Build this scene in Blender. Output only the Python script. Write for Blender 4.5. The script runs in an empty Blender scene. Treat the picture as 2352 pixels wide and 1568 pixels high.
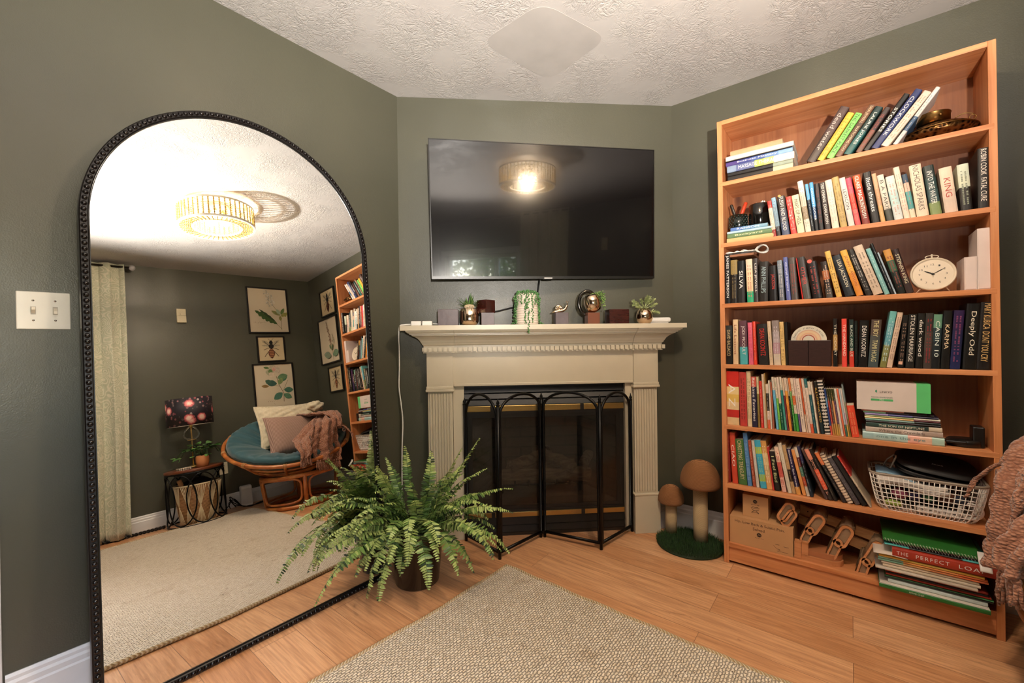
import bpy, bmesh, math, random
from mathutils import Vector, Matrix, Euler, Quaternion
PI = math.pi
C = bpy.context.scene.collection
SC = bpy.context.scene

# ------------------------------------------------------------------ camera, world, lights, exposure
RR = Vector((.620242, -.784303, -.01297)); UU = Vector((.011728, -.00726, .999905)); FF = Vector((.784323, .620335, -.004695))
FLEN, CAMH = 982.6, 1.1003
cd = bpy.data.cameras.new('camera'); cam = bpy.data.objects.new('camera', cd); C.objects.link(cam)
cam.matrix_world = Matrix(((RR.x, UU.x, -FF.x, 0), (RR.y, UU.y, -FF.y, 0), (RR.z, UU.z, -FF.z, CAMH), (0, 0, 0, 1)))
cd.sensor_fit = 'HORIZONTAL'; cd.sensor_width = 36; cd.lens = FLEN * 36 / 2352; cd.clip_start = .02; cd.clip_end = 100
SC.camera = cam
SC.view_settings.view_transform = 'Standard'; SC.view_settings.look = 'None'
SC.view_settings.exposure = 0.12; SC.view_settings.gamma = 1.0; SC.view_settings.use_curve_mapping = False
w = bpy.data.worlds.new('world'); SC.world = w; w.use_nodes = True
nt = w.node_tree; nt.nodes.clear()
sky = nt.nodes.new('ShaderNodeTexSky'); sky.sky_type = 'NISHITA'; sky.sun_elevation = math.radians(42); sky.sun_rotation = math.radians(200); sky.sun_disc = False
bg = nt.nodes.new('ShaderNodeBackground'); bg.inputs[1].default_value = 6.0
wo = nt.nodes.new('ShaderNodeOutputWorld'); nt.links.new(sky.outputs[0], bg.inputs[0]); nt.links.new(bg.outputs[0], wo.inputs[0])

def lamp(name, kind, loc, energy, color, size=.1, rot=None, **kw):
    l = bpy.data.lights.new(name, kind); l.energy = energy; l.color = color
    if kind == 'AREA': l.size = size
    elif kind in ('POINT', 'SPOT'): l.shadow_soft_size = size
    for k, v in kw.items(): setattr(l, k, v)
    o = bpy.data.objects.new(name, l); o.location = loc; C.objects.link(o)
    if rot: o.rotation_euler = rot
    return o
# the photographer's flash, bounced off the ceiling beside the camera (it throws the chandelier's shadow)
fl = lamp('bounce_flash', 'SPOT', (-.38, -.60, 1.27), 930, (1.0, .93, .86), .035, spot_size=math.radians(104), spot_blend=1.0)
fl.rotation_euler = Vector((1.12, 1.0, 1.35)).to_track_quat('-Z', 'Y').to_euler()
# daylight enters by the window in the rear wall
por = lamp('window_portal', 'AREA', (-.58, -1.60, 1.42), 10, (1, 1, 1), 1.24, shape='RECTANGLE', size_y=1.0)
por.rotation_euler = (math.radians(90), 0, 0); por.rotation_euler = Vector((0, 1, 0)).to_track_quat('-Z', 'Z').to_euler()
por.data.cycles.is_portal = True
sun = lamp('sun', 'SUN', (0, -6, 6), 5.0, (1, .95, .86)); sun.data.angle = .02
sun.rotation_euler = Vector((-.5, -.55, -.75)).to_track_quat('-Z', 'Y').to_euler()

# ------------------------------------------------------------------ measured geometry of the room (metres)
YL, XR, Y0, CE = 1.9426, 2.5328, -1.5361, 2.44
XW = -2.6
A = Vector((1.4653, 1.9426, 0)); B = Vector((2.5328, .8038, 0)); WL = (B - A).length
T = (B - A).normalized(); FN = Vector((T.y, -T.x, 0)) * -1
if FN.dot(A) < 0: FN = -FN
FROT = math.atan2(T.y, T.x)
def fpt(u, v, z=0): return A + T * u - FN * v + Vector((0, 0, z))
XS = 2.2742; SY1, SY2, SH = .4924, -.4252, 2.1486

# ------------------------------------------------------------------ helpers
def hx(h):
    h = h.lstrip('#'); c = [int(h[i:i + 2], 16) / 255 for i in (0, 2, 4)]
    return tuple((x / 12.92 if x <= .04045 else ((x + .055) / 1.055) ** 2.4) for x in c) + (1,)
MATS = {}
class NB:
    """short node builder"""
    def __init__(s, name):
        s.m = bpy.data.materials.new(name); s.m.use_nodes = True; s.t = s.m.node_tree; s.t.nodes.clear()
        s.out = s.n('ShaderNodeOutputMaterial'); s.b = s.n('ShaderNodeBsdfPrincipled'); s.l(s.b.outputs[0], s.out.inputs[0])
    def n(s, typ, **kw):
        x = s.t.nodes.new(typ)
        for k, v in kw.items():
            if hasattr(x, k): setattr(x, k, v)
        return x
    def l(s, a, b): s.t.links.new(a, b)
    def coord(s, scale=(1, 1, 1), rot=(0, 0, 0), kind='Object'):
        tc = s.n('ShaderNodeTexCoord'); mp = s.n('ShaderNodeMapping'); mp.inputs['Scale'].default_value = scale; mp.inputs['Rotation'].default_value = rot
        s.l(tc.outputs[kind], mp.inputs[0]); return mp.outputs[0]
    def noise(s, vec, scale, detail=3, rough=.5, dist=0):
        x = s.n('ShaderNodeTexNoise'); x.inputs['Scale'].default_value = scale; x.inputs['Detail'].default_value = detail
        x.inputs['Roughness'].default_value = rough; x.inputs['Distortion'].default_value = dist; s.l(vec, x.inputs['Vector']); return x.outputs[0]
    def ramp(s, fac, stops, interp='LINEAR'):
        r = s.n('ShaderNodeValToRGB'); r.color_ramp.interpolation = interp; e = r.color_ramp.elements
        while len(e) < len(stops): e.new(.5)
        for i, (p_, c_) in enumerate(stops): e[i].position = p_; e[i].color = c_ if not isinstance(c_, str) else hx(c_)
        s.l(fac, r.inputs[0]); return r.outputs[0]
    def mix(s, fac, a, b, mode='MIX'):
        x = s.n('ShaderNodeMix'); x.data_type = 'RGBA'; x.blend_type = mode
        for sock, v in ((x.inputs[0], fac), (x.inputs[6], a), (x.inputs[7], b)):
            if hasattr(v, 'is_linked') or hasattr(v, 'links'): s.l(v, sock)
            else: sock.default_value = hx(v) if isinstance(v, str) else v
        return x.outputs[2]
    def math(s, op, a, b=0.0):
        x = s.n('ShaderNodeMath'); x.operation = op
        for sock, v in ((x.inputs[0], a), (x.inputs[1], b)):
            if hasattr(v, 'links'): s.l(v, sock)
            else: sock.default_value = v
        return x.outputs[0]
    def bump(s, h, strength=.3, dist=.002):
        x = s.n('ShaderNodeBump'); x.inputs['Strength'].default_value = strength; x.inputs['Distance'].default_value = dist
        s.l(h, x.inputs['Height']); s.l(x.outputs[0], s.b.inputs['Normal']); return x
    def set(s, **kw):
        names = {'col': 'Base Color', 'rough': 'Roughness', 'metal': 'Metallic', 'ior': 'IOR', 'trans': 'Transmission Weight', 'coat': 'Coat Weight', 'sheen': 'Sheen Weight', 'spec': 'Specular IOR Level', 'emc': 'Emission Color', 'ems': 'Emission Strength', 'alpha': 'Alpha', 'sss': 'Subsurface Weight'}
        for k, v in kw.items():
            sock = s.b.inputs[names[k]]
            if hasattr(v, 'links'): s.l(v, sock)
            else: sock.default_value = hx(v) if isinstance(v, str) else v
        return s

def M(color, rough=.55, metal=0, bump=0, bscale=200, var=.06, vscale=9, name=None, **kw):
    """plain procedural material: a colour with slight variation and a fine bump"""
    key = (color, rough, metal, bump, bscale, var, vscale, tuple(sorted(kw.items())))
    if key in MATS: return MATS[key]
    b = NB(name or 'paint_' + color.strip('#')); v = b.coord()
    nz = b.noise(v, vscale, 4)
    c = hx(color); lo = tuple(x * (1 - var) for x in c[:3]) + (1,); hi = tuple(min(1, x * (1 + var)) for x in c[:3]) + (1,)
    b.set(col=b.ramp(nz, [(.3, lo), (.7, hi)]), rough=rough, metal=metal, **kw)
    if bump: b.bump(b.noise(v, bscale, 3), bump, .001)
    MATS[key] = b.m; return b.m

class MB:
    """mesh collector; build() links it as ONE mesh object"""
    def __init__(s): s.v = []; s.f = []; s.mi = []; s.sm = []
    def add(s, vs, fs, mat=0, smooth=False):
        o = len(s.v); s.v += [tuple(x) for x in vs]; s.f += [tuple(i + o for i in f) for f in fs]
        s.mi += [mat] * len(fs); s.sm += [smooth] * len(fs); return s
    def box(s, lo, hi, mat=0, M4=None, ch=0):
        (a, b, c), (d, e, f) = lo, hi
        if ch:
            bm = bmesh.new(); bmesh.ops.create_cube(bm, size=1)
            for v in bm.verts: v.co = Vector(((a + d) / 2 + v.co.x * (d - a), (b + e) / 2 + v.co.y * (e - b), (c + f) / 2 + v.co.z * (f - c)))
            bmesh.ops.bevel(bm, geom=bm.edges[:], offset=ch, segments=2, affect='EDGES', profile=.5)
            bm.verts.index_update(); vs = [v.co.copy() for v in bm.verts]; fs = [[v.index for v in fc.verts] for fc in bm.faces]; bm.free()
            if M4: vs = [M4 @ v for v in vs]
            return s.add(vs, fs, mat, False)
        vs = [Vector(p) for p in ((a, b, c), (d, b, c), (d, e, c), (a, e, c), (a, b, f), (d, b, f), (d, e, f), (a, e, f))]
        if M4: vs = [M4 @ v for v in vs]
        return s.add(vs, [(0, 3, 2, 1), (4, 5, 6, 7), (0, 1, 5, 4), (1, 2, 6, 5), (2, 3, 7, 6), (3, 0, 4, 7)], mat)
    def tube(s, pts, r, n=8, mat=0, closed=False, caps=True, flat=1.0):
        pts = [Vector(p) for p in pts]; N = len(pts); rs = r if isinstance(r, (list, tuple)) else [r] * N
        vs = []; prev = None
        for i, p in enumerate(pts):
            t = (pts[(i + 1) % N] - pts[i - 1]) if closed else (pts[min(i + 1, N - 1)] - pts[max(i - 1, 0)])
            t = t.normalized() if t.length > 1e-9 else Vector((0, 0, 1))
            if prev is None:
                up = Vector((0, 0, 1)) if abs(t.z) < .9 else Vector((1, 0, 0)); a = t.cross(up).normalized()
            else:
                a = prev - t * prev.dot(t); a = a.normalized() if a.length > 1e-6 else t.orthogonal().normalized()
            prev = a; b = t.cross(a)
            for k in range(n):
                th = 2 * PI * k / n; vs.append(p + (a * math.cos(th) + b * math.sin(th) * flat) * rs[i])
        fs = []
        for i in range(N if closed else N - 1):
            j = (i + 1) % N
            for k in range(n): fs.append((i * n + k, i * n + (k + 1) % n, j * n + (k + 1) % n, j * n + k))
        s.add(vs, fs, mat, True)
        if not closed and caps:
            o = len(s.v) - len(vs); s.f += [tuple(o + k for k in reversed(range(n))), tuple(o + (N - 1) * n + k for k in range(n))]; s.mi += [mat] * 2; s.sm += [False] * 2
        return s
    def lathe(s, prof, c=(0, 0, 0), n=32, mat=0, M4=None, smooth=True, ripple=None):
        c = Vector(c); vs = []; fs = []
        for (r, z) in prof:
            for k in range(n):
                a = 2 * PI * k / n; rr = r * (ripple(a, z) if ripple else 1); v = Vector((rr * math.cos(a), rr * math.sin(a), z)); vs.append((M4 @ v if M4 else v) + c)
        for i in range(len(prof) - 1):
            for k in range(n): fs.append((i * n + k, i * n + (k + 1) % n, (i + 1) * n + (k + 1) % n, (i + 1) * n + k))
        s.add(vs, fs, mat, smooth)
        o = len(s.v) - len(vs)
        if prof[0] == prof[-1]: return s
        if prof[0][0] > 1e-5: s.f.append(tuple(o + k for k in reversed(range(n)))); s.mi.append(mat); s.sm.append(False)
        if prof[-1][0] > 1e-5: s.f.append(tuple(o + (len(prof) - 1) * n + k for k in range(n))); s.mi.append(mat); s.sm.append(False)
        return s
    def ball(s, c, r, n=10, m=6, mat=0, sc=(1, 1, 1), M4=None):
        prof = [(math.sin(PI * i / m), -math.cos(PI * i / m)) for i in range(m + 1)]; c = Vector(c); vs = []; fs = []
        for (q, z) in prof:
            for k in range(n):
                a = 2 * PI * k / n; v = Vector((q * math.cos(a) * sc[0] * r, q * math.sin(a) * sc[1] * r, z * sc[2] * r)); vs.append((M4 @ v if M4 else v) + c)
        for i in range(m):
            for k in range(n): fs.append((i * n + k, i * n + (k + 1) % n, (i + 1) * n + (k + 1) % n, (i + 1) * n + k))
        return s.add(vs, fs, mat, True)
    def prism(s, poly, z0, z1, mat=0, M4=None, smooth=False):
        """poly in (x,y) ccw, extruded in z"""
        n = len(poly); vs = [Vector((x, y, z0)) for x, y in poly] + [Vector((x, y, z1)) for x, y in poly]
        if M4: vs = [M4 @ v for v in vs]
        fs = [tuple(reversed(range(n))), tuple(range(n, 2 * n))]; s.add(vs, fs, mat)
        o = len(s.v) - 2 * n
        for i in range(n): s.f.append((o + i, o + (i + 1) % n, o + n + (i + 1) % n, o + n + i)); s.mi.append(mat); s.sm.append(smooth)
        return s
    def grid(s, fn, nu, nv, mat=0, closeu=False, smooth=True):
        vs = [fn(i / (nu if closeu else nu - 1), j / (nv - 1)) for j in range(nv) for i in range(nu)]; fs = []
        for j in range(nv - 1):
            for i in range(nu if closeu else nu - 1):
                i2 = (i + 1) % nu; fs.append((j * nu + i, j * nu + i2, (j + 1) * nu + i2, (j + 1) * nu + i))
        return s.add(vs, fs, mat, smooth)
    def build(s, name, mats, parent=None, loc=None, rotz=0, solid=0, subd=0):
        me = bpy.data.meshes.new(name); me.from_pydata([tuple(v) for v in s.v], [], s.f)
        if not isinstance(mats, (list, tuple)): mats = [mats]
        for m in mats: me.materials.append(m)
        me.polygons.foreach_set('material_index', s.mi); me.polygons.foreach_set('use_smooth', s.sm); me.validate(); me.update()
        o = bpy.data.objects.new(name, me); C.objects.link(o)
        if parent: o.parent = parent
        if loc is not None: o.location = loc
        o.rotation_euler = (0, 0, rotz)
        if solid: md = o.modifiers.new('solid', 'SOLIDIFY'); md.thickness = solid; md.offset = 0
        if subd: md = o.modifiers.new('sub', 'SUBSURF'); md.levels = subd; md.render_levels = subd
        return o
def tag(o, label=None, cat=None, group=None, kind=None):
    if label: o['label'] = label
    if cat: o['category'] = cat
    if group: o['group'] = group
    if kind: o['kind'] = kind
    return o
def thing(name, label, cat, loc=(0, 0, 0), rotz=0, group=None, quat=None):
    o = bpy.data.objects.new(name, None); o.empty_display_size = .05; C.objects.link(o); o.location = loc; o.rotation_euler = (0, 0, rotz)
    if quat is not None: o.rotation_euler = quat.to_euler()
    return tag(o, label, cat, group)
def struct(name, mb, m, **kw): return tag(mb.build(name, m, **kw), kind='structure')
def copy_tree(o, parent=None):
    c = o.copy(); C.objects.link(c)
    if parent: c.parent = parent
    for ch in list(o.children): copy_tree(ch, c)
    return c
def text_mesh(body, w, h, thick=.0003, shear=0, spacing=1.0, fit='both'):
    """verts/faces of a text fitted in w x h, centred on the origin, in the xy plane facing +z"""
    cu = bpy.data.curves.new('t', 'FONT'); cu.body = body; cu.align_x = 'CENTER'; cu.align_y = 'CENTER'; cu.resolution_u = 2; cu.shear = shear; cu.space_character = spacing; cu.size = 1
    ob = bpy.data.objects.new('t', cu); C.objects.link(ob); dg = bpy.context.evaluated_depsgraph_get(); me = bpy.data.meshes.new_from_object(ob.evaluated_get(dg))
    vs = [v.co.copy() for v in me.vertices]; fs = [tuple(p.vertices) for p in me.polygons]
    bpy.data.objects.remove(ob); bpy.data.curves.remove(cu); bpy.data.meshes.remove(me)
    if not vs: return [], []
    x0, x1 = min(v.x for v in vs), max(v.x for v in vs); y0, y1 = min(v.y for v in vs), max(v.y for v in vs)
    sx, sy = w / (x1 - x0), h / (y1 - y0)
    if fit == 'keep': sx = sy = min(sx, sy)
    return [Vector(((v.x - (x0 + x1) / 2) * sx, (v.y - (y0 + y1) / 2) * sy, thick)) for v in vs], fs
def lettering(body, w, h, origin, xdir, ydir, mat, parent, name='lettering', fit='both', **kw):
    vs, fs = text_mesh(body, w, h, fit=fit, **kw)
    if not vs: return None
    X, Y = Vector(xdir).normalized(), Vector(ydir).normalized(); Z = X.cross(Y); O = Vector(origin)
    mb = MB(); mb.add([O + X * v.x + Y * v.y + Z * .0006 for v in vs], fs); return mb.build(name, mat, parent)
rnd = random.Random(7)
# ------------------------------------------------------------------ materials of the place
def wall_paint():
    b = NB('dark_green_wall_paint'); v = b.coord()
    col = b.ramp(b.noise(v, 2.2, 4), [(.3, '#47463a'), (.7, '#4c4b3e')])
    b.set(col=col, rough=b.ramp(b.noise(v, 6, 3), [(.3, (.33,) * 3 + (1,)), (.7, (.41,) * 3 + (1,))]), spec=.5)
    h = b.math('ADD', b.noise(v, 260, 2), b.math('MULTIPLY', b.noise(v, 55, 3), .8)); b.bump(h, .32, .0014); return b.m
def ceiling_paint():
    b = NB('stomped_white_ceiling'); v = b.coord()
    warp = b.noise(v, 9, 2)
    mp = b.n('ShaderNodeVectorMath', operation='ADD'); sc = b.n('ShaderNodeVectorMath', operation='SCALE'); sc.inputs[3].default_value = .12
    b.l(b.t.nodes[-1].outputs[0], sc.inputs[0]) if False else None
    nz = b.n('ShaderNodeTexNoise'); nz.inputs['Scale'].default_value = 7; nz.inputs['Detail'].default_value = 2; b.l(v, nz.inputs['Vector'])
    b.l(nz.outputs['Color'], sc.inputs[0]); b.l(v, mp.inputs[0]); b.l(sc.outputs[0], mp.inputs[1])
    r = b.noise(mp.outputs[0], 42, 4, .55, 1.0); ridge = b.math('SUBTRACT', 1.0, b.math('MULTIPLY', b.math('ABSOLUTE', b.math('SUBTRACT', r, .5)), 7.0))
    patch = b.ramp(b.noise(v, 5, 3), [(.36, (0, 0, 0, 1)), (.56, (1, 1, 1, 1))])
    h = b.math('MULTIPLY', b.math('MAXIMUM', ridge, 0.0), patch)
    b.set(col=b.ramp(b.noise(v, 3, 3), [(.3, '#b2ada9'), (.7, '#b9b5b0')]), rough=.42, spec=.35); b.bump(h, .7, .0026); return b.m
def floor_wood():
    b = NB('oak_laminate_planks'); v = b.coord(rot=(0, 0, PI / 2))
    br = b.n('ShaderNodeTexBrick'); br.inputs['Scale'].default_value = 1; br.inputs['Brick Width'].default_value = 1.22; br.inputs['Row Height'].default_value = .152
    br.inputs['Mortar Size'].default_value = .0012; br.inputs['Mortar Smooth'].default_value = .3; br.offset = .37; br.offset_frequency = 2
    br.inputs['Color1'].default_value = (0, 0, 0, 1); br.inputs['Color2'].default_value = (1, 1, 1, 1); br.inputs['Mortar'].default_value = (.5, .5, .5, 1); b.l(v, br.inputs['Vector'])
    off = b.n('ShaderNodeVectorMath', operation='MULTIPLY_ADD'); off.inputs[1].default_value = (7, 3, 5); b.l(br.outputs['Color'], off.inputs[0]); b.l(v, off.inputs[2])
    mp = b.n('ShaderNodeMapping'); mp.inputs['Scale'].default_value = (1.1, 9, 1); b.l(off.outputs[0], mp.inputs[0])
    g1 = b.noise(mp.outputs[0], 2.4, 6, .62, 1.1)
    mp2 = b.n('ShaderNodeMapping'); mp2.inputs['Scale'].default_value = (3, 70, 1); b.l(off.outputs[0], mp2.inputs[0]); g2 = b.noise(mp2.outputs[0], 2, 4, .6)
    base = b.ramp(g1, [(.25, '#94603c'), (.42, '#c48c60'), (.55, '#d69e70'), (.72, '#e6b88a')])
    tone = b.mix(.32, base, b.ramp(br.outputs['Color'], [(0, '#b07a4e'), (1, '#dcb48a')]), 'MULTIPLY')
    tone = b.mix(.5, base, b.ramp(br.outputs['Color'], [(0, '#c08658'), (1, '#e6b68a')]))
    fine = b.mix(.35, tone, b.ramp(g2, [(.35, '#8a5c3c'), (.6, '#ffffff')]), 'MULTIPLY')
    mp3 = b.n('ShaderNodeMapping'); mp3.inputs['Scale'].default_value = (2, 8, 1); b.l(off.outputs[0], mp3.inputs[0])
    kn = b.noise(mp3.outputs[0], 2.2, 4, .7, 2.2); knots = b.ramp(kn, [(.64, (0, 0, 0, 1)), (.74, (1, 1, 1, 1))])
    fine = b.mix(b.math('MULTIPLY', knots, .55), fine, '#7c4d33')
    col = b.mix(b.math('MULTIPLY', br.outputs['Fac'], .65), fine, '#5a3a26')
    b.set(col=col, rough=b.ramp(g2, [(.3, (.3,) * 3 + (1,)), (.7, (.42,) * 3 + (1,))])); b.bump(b.math('SUBTRACT', g2, b.math('MULTIPLY', br.outputs['Fac'], 3.0)), .12, .001); return b.m
def rug_weave():
    b = NB('jute_rug_weave'); v = b.coord()
    mp = b.n('ShaderNodeMapping'); mp.inputs['Scale'].default_value = (1, 1, 1); b.l(v, mp.inputs[0])
    br = b.n('ShaderNodeTexBrick'); br.inputs['Scale'].default_value = 1; br.inputs['Brick Width'].default_value = .017; br.inputs['Row Height'].default_value = .0095
    br.inputs['Mortar Size'].default_value = .0022; br.inputs['Mortar Smooth'].default_value = 1.0
    wn = b.n('ShaderNodeTexNoise'); wn.inputs['Scale'].default_value = 45; wn.inputs['Detail'].default_value = 3; b.l(v, wn.inputs['Vector']); ws = b.n('ShaderNodeVectorMath', operation='SCALE'); ws.inputs[3].default_value = .016; b.l(wn.outputs['Color'], ws.inputs[0]); wa = b.n('ShaderNodeVectorMath', operation='ADD'); b.l(v, wa.inputs[0]); b.l(ws.outputs[0], wa.inputs[1]); b.l(wa.outputs[0], br.inputs['Vector'])
    br.inputs['Color1'].default_value = (0, 0, 0, 1); br.inputs['Color2'].default_value = (1, 1, 1, 1)
    n1 = b.noise(v, 60, 3); n2 = b.noise(v, 9, 4)
    col = b.ramp(n1, [(.3, '#dac8ac'), (.5, '#ead9c0'), (.72, '#f2e5d0')])
    col = b.mix(b.math('MULTIPLY', br.outputs['Color'], .18), col, '#b89a74')
    col = b.mix(b.ramp(n2, [(.58, (0, 0, 0, 1)), (.75, (.5, .5, .5, 1))]), col, '#c0a482')
    sp = b.n('ShaderNodeMapping'); sp.inputs['Scale'].default_value = (55, 95, 1); b.l(v, sp.inputs[0])
    spk = b.ramp(b.noise(sp.outputs[0], 1, 1), [(.735, (0, 0, 0, 1)), (.76, (1, 1, 1, 1))]); col = b.mix(spk, col, '#6e5238')
    col = b.mix(b.math('MULTIPLY', br.outputs['Fac'], .55), col, '#8c7050')
    b.set(col=col, rough=.95, sheen=.2); b.bump(b.math('SUBTRACT', b.math('MULTIPLY', n1, .5), b.math('MULTIPLY', br.outputs['Fac'], 1.4)), 1.0, .005); return b.m
def wood(name, axis, c0='#b9703f', c1='#d08a58', c2='#dd9f6e', knots=True, rough=.42, sc=1.0):
    b = NB(name); st = {'x': (1.1, 14, 14), 'y': (14, 1.1, 14), 'z': (14, 14, 1.1)}[axis]; v = b.coord(scale=tuple(x * sc for x in st))
    g = b.noise(v, 1.3, 5, .6, .8); st2 = {'x': (3, 90, 90), 'y': (90, 3, 90), 'z': (90, 90, 3)}[axis]; g2 = b.noise(b.coord(scale=st2), 1, 3)
    col = b.ramp(g, [(.28, c0), (.5, c1), (.72, c2)]); col = b.mix(.22, col, b.ramp(g2, [(.35, '#a0603a'), (.6, '#ffffff')]), 'MULTIPLY')
    if knots:
        st3 = {'x': (2.2, 6, 6), 'y': (6, 2.2, 6), 'z': (6, 6, 2.2)}[axis]; vo = b.n('ShaderNodeTexVoronoi'); vo.inputs['Scale'].default_value = .9; b.l(b.coord(scale=st3), vo.inputs['Vector'])
        col = b.mix(b.ramp(vo.outputs['Distance'], [(.05, (.85,) * 3 + (1,)), (.13, (0, 0, 0, 1))]), col, '#4a2412')
    b.set(col=col, rough=rough); b.bump(g2, .08, .001); return b.m
def brushed(name, c, rough=.25, metal=1, **kw): return M(c, rough, metal, name=name, var=.03, **kw)
WALL, CEIL, FLOOR, RUG = wall_paint(), ceiling_paint(), floor_wood(), rug_weave()
WHITE_TRIM = M('#dcdad8', .38, bump=.05, bscale=80, name='white_trim_paint')
CREAM = M('#c2b7a0', .34, bump=.06, bscale=60, var=.03, name='cream_mantel_paint')
BLACK_METAL = M('#0f0e0e', .38, .6, name='black_metal'); BLACK_SATIN = M('#141210', .32, name='black_satin')
BLACK_MATTE = M('#0d0c0c', .7, name='black_matte'); WHITE_PLASTIC = M('#e2ded8', .35, name='white_plastic')
GOLD = brushed('polished_gold', '#ead0b4', .10); BRASS = brushed('brass', '#d2b06c', .28); CHROME = brushed('chrome', '#e6e2dc', .08)
PAPER = M('#d9cdb8', .8, name='book_pages', bump=.3, bscale=500)

# ------------------------------------------------------------------ the room
mb = MB(); mb.box((XW - .1, Y0 - .1, -.08), (XR + .5, YL + .5, 0)); struct('floor', mb, FLOOR)
mb = MB(); mb.box((XW - .1, Y0 - .1, CE), (XR + .5, YL + .5, CE + .08)); ceil = struct('ceiling', mb, CEIL)
c4 = [(1.439, 1.296), (1.425, .952), (1.78, .838), (1.874, 1.218)]
mb = MB(); pts = []
for i in range(4):      # rounded diamond of smooth joint compound, a millimetre proud
    a, b_, c_ = Vector(c4[i - 1]), Vector(c4[i]), Vector(c4[(i + 1) % 4])
    for k in range(7):
        t = k / 6; p = (b_ + (a - b_) * .22) * (1 - t) ** 2 + b_ * 2 * t * (1 - t) + (b_ + (c_ - b_) * .22) * t * t; pts.append((p.x, p.y))
mb.prism(pts, CE - .0006, CE + .001); o = mb.build('smooth_patch', M('#aba6a1', .4, name='smooth_ceiling_patch'), ceil)
mb = MB(); mb.box((XW, YL, 0), (A.x + .25, YL + .1, CE)); wl = struct('wall_left', mb, WALL)
mb = MB(); mb.box((XR, Y0 - .1, 0), (XR + .1, B.y + .25, CE)); struct('wall_right', mb, WALL)
OU0, OU1, OZ = .338, 1.262, .852
mb = MB(); mb.box((-.0, 0, 0), (OU0, .1, CE)); mb.box((OU1, 0, 0), (WL, .1, CE)); mb.box((OU0, 0, OZ), (OU1, .1, CE))
struct('wall_fireplace', mb, WALL, loc=A, rotz=FROT)
WX0, WX1, WZ0, WZ1 = -1.2, .04, .92, 1.93
mb = MB(); mb.box((XW, Y0 - .1, 0), (WX0, Y0, CE)); mb.box((WX1, Y0 - .1, 0), (XR + .1, Y0, CE)); mb.box((WX0, Y0 - .1, 0), (WX1, Y0, WZ0)); mb.box((WX0, Y0 - .1, WZ1), (WX1, Y0, CE))
struct('wall_rear', mb, WALL)
mb = MB(); mb.box((XW - .1, Y0 - .1, 0), (XW, YL + .1, CE)); struct('wall_west', mb, WALL)
def baseboard(name, p0, p1, nrm):
    p0, p1 = Vector(p0), Vector(p1); d = (p1 - p0).normalized(); nv = Vector(nrm).normalized(); L = (p1 - p0).length
    prof = [(0, 0), (.015, 0), (.015, .092), (.012, .098), (.012, .113), (.008, .121), (.008, .131), (.004, .1396), (0, .1396)]
    mb = MB(); vs = [];
    for s_ in (0, L):
        for (v_, z_) in prof: vs.append(p0 + d * s_ + nv * (v_ + .0005) + Vector((0, 0, z_)))
    n = len(prof); fs = [(i, (i + 1) % n, n + (i + 1) % n, n + i) for i in range(n)] + [tuple(range(n)), tuple(reversed(range(n, 2 * n)))]
    mb.add(vs, fs); return struct(name, mb, WHITE_TRIM)
baseboard('baseboard_left', (.05, YL, 0), (A.x, YL, 0), (0, -1, 0))
baseboard('baseboard_right', (XR, B.y, 0), (XR, Y0, 0), (-1, 0, 0))
baseboard('baseboard_rear', (XR, Y0, 0), (XW, Y0, 0), (0, 1, 0))
baseboard('baseboard_west', (XW, Y0, 0), (XW, YL, 0), (1, 0, 0))
baseboard('baseboard_fireplace', fpt(1.435, 0), fpt(WL, 0), -FN)
baseboard('baseboard_corner', fpt(0, 0), fpt(.146, 0), -FN)
# door beside the light switch, only the edge of its casing comes into the picture
mb = MB(); mb.box((-.045, YL - .018, 0), (.045, YL, 2.10), ch=.004); mb.box((-.98, YL - .018, 0), (-.89, YL, 2.10), ch=.004); mb.box((-.98, YL - .018, 2.03), (.045, YL, 2.12), ch=.004)
d1 = struct('door_1', mb, WHITE_TRIM)
mb = MB(); mb.box((-.89, YL - .008, .01), (-.045, YL - .001, 2.03), ch=.002)
for (a, b_) in ((.2, .95), (1.08, 1.85)):
    for x0 in (-.8, -.42): mb.box((x0, YL - .012, a), (x0 + .29, YL - .006, b_), ch=.003)
mb.build('door_panel', WHITE_TRIM, d1)
mb = MB(); mb.ball((-.12, YL - .055, .95), .028, 16, 10); mb.tube([(-.12, YL - .008, .95), (-.12, YL - .05, .95)], .012); mb.build('door_handle', BRASS, d1)
# window with its sashes
def glass(name='window_glass', tint='#ffffff', refl=.1, rough=0.0, tr=1.0):
    b = NB(name); b.t.nodes.remove(b.b); t = b.n('ShaderNodeBsdfTransparent'); t.inputs[0].default_value = hx(tint); g = b.n('ShaderNodeBsdfGlossy'); g.inputs['Roughness'].default_value = rough
    m = b.n('ShaderNodeMixShader'); fr = b.n('ShaderNodeFresnel'); fr.inputs[0].default_value = 1.5; b.l(fr.outputs[0], m.inputs[0]); b.l(t.outputs[0], m.inputs[1]); b.l(g.outputs[0], m.inputs[2]); b.l(m.outputs[0], b.out.inputs[0]); return b.m
GLASS = glass()
mb = MB()
for (a, b_) in (((WX0, WZ0), (WX0 + .05, WZ1)), ((WX1 - .05, WZ0), (WX1, WZ1)), ((WX0, WZ0), (WX1, WZ0 + .05)), ((WX0, WZ1 - .05), (WX1, WZ1))): mb.box((a[0], Y0 - .09, a[1]), (b_[0], Y0 - .02, b_[1]))
mb.box((-.36, Y0 - .08, WZ0), (-.30, Y0 - .03, WZ1)); win = struct('window_1', mb, WHITE_TRIM)
mb = MB()
for (a, b_) in (((WX0 - .08, WZ0 - .02), (WX0, WZ1)), ((WX1, WZ0 - .02), (WX1 + .08, WZ1)), ((WX0 - .08, WZ1), (WX1 + .08, WZ1 + .08))): mb.box((a[0], Y0, a[1]), (b_[0], Y0 + .018, b_[1]), ch=.003)
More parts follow.
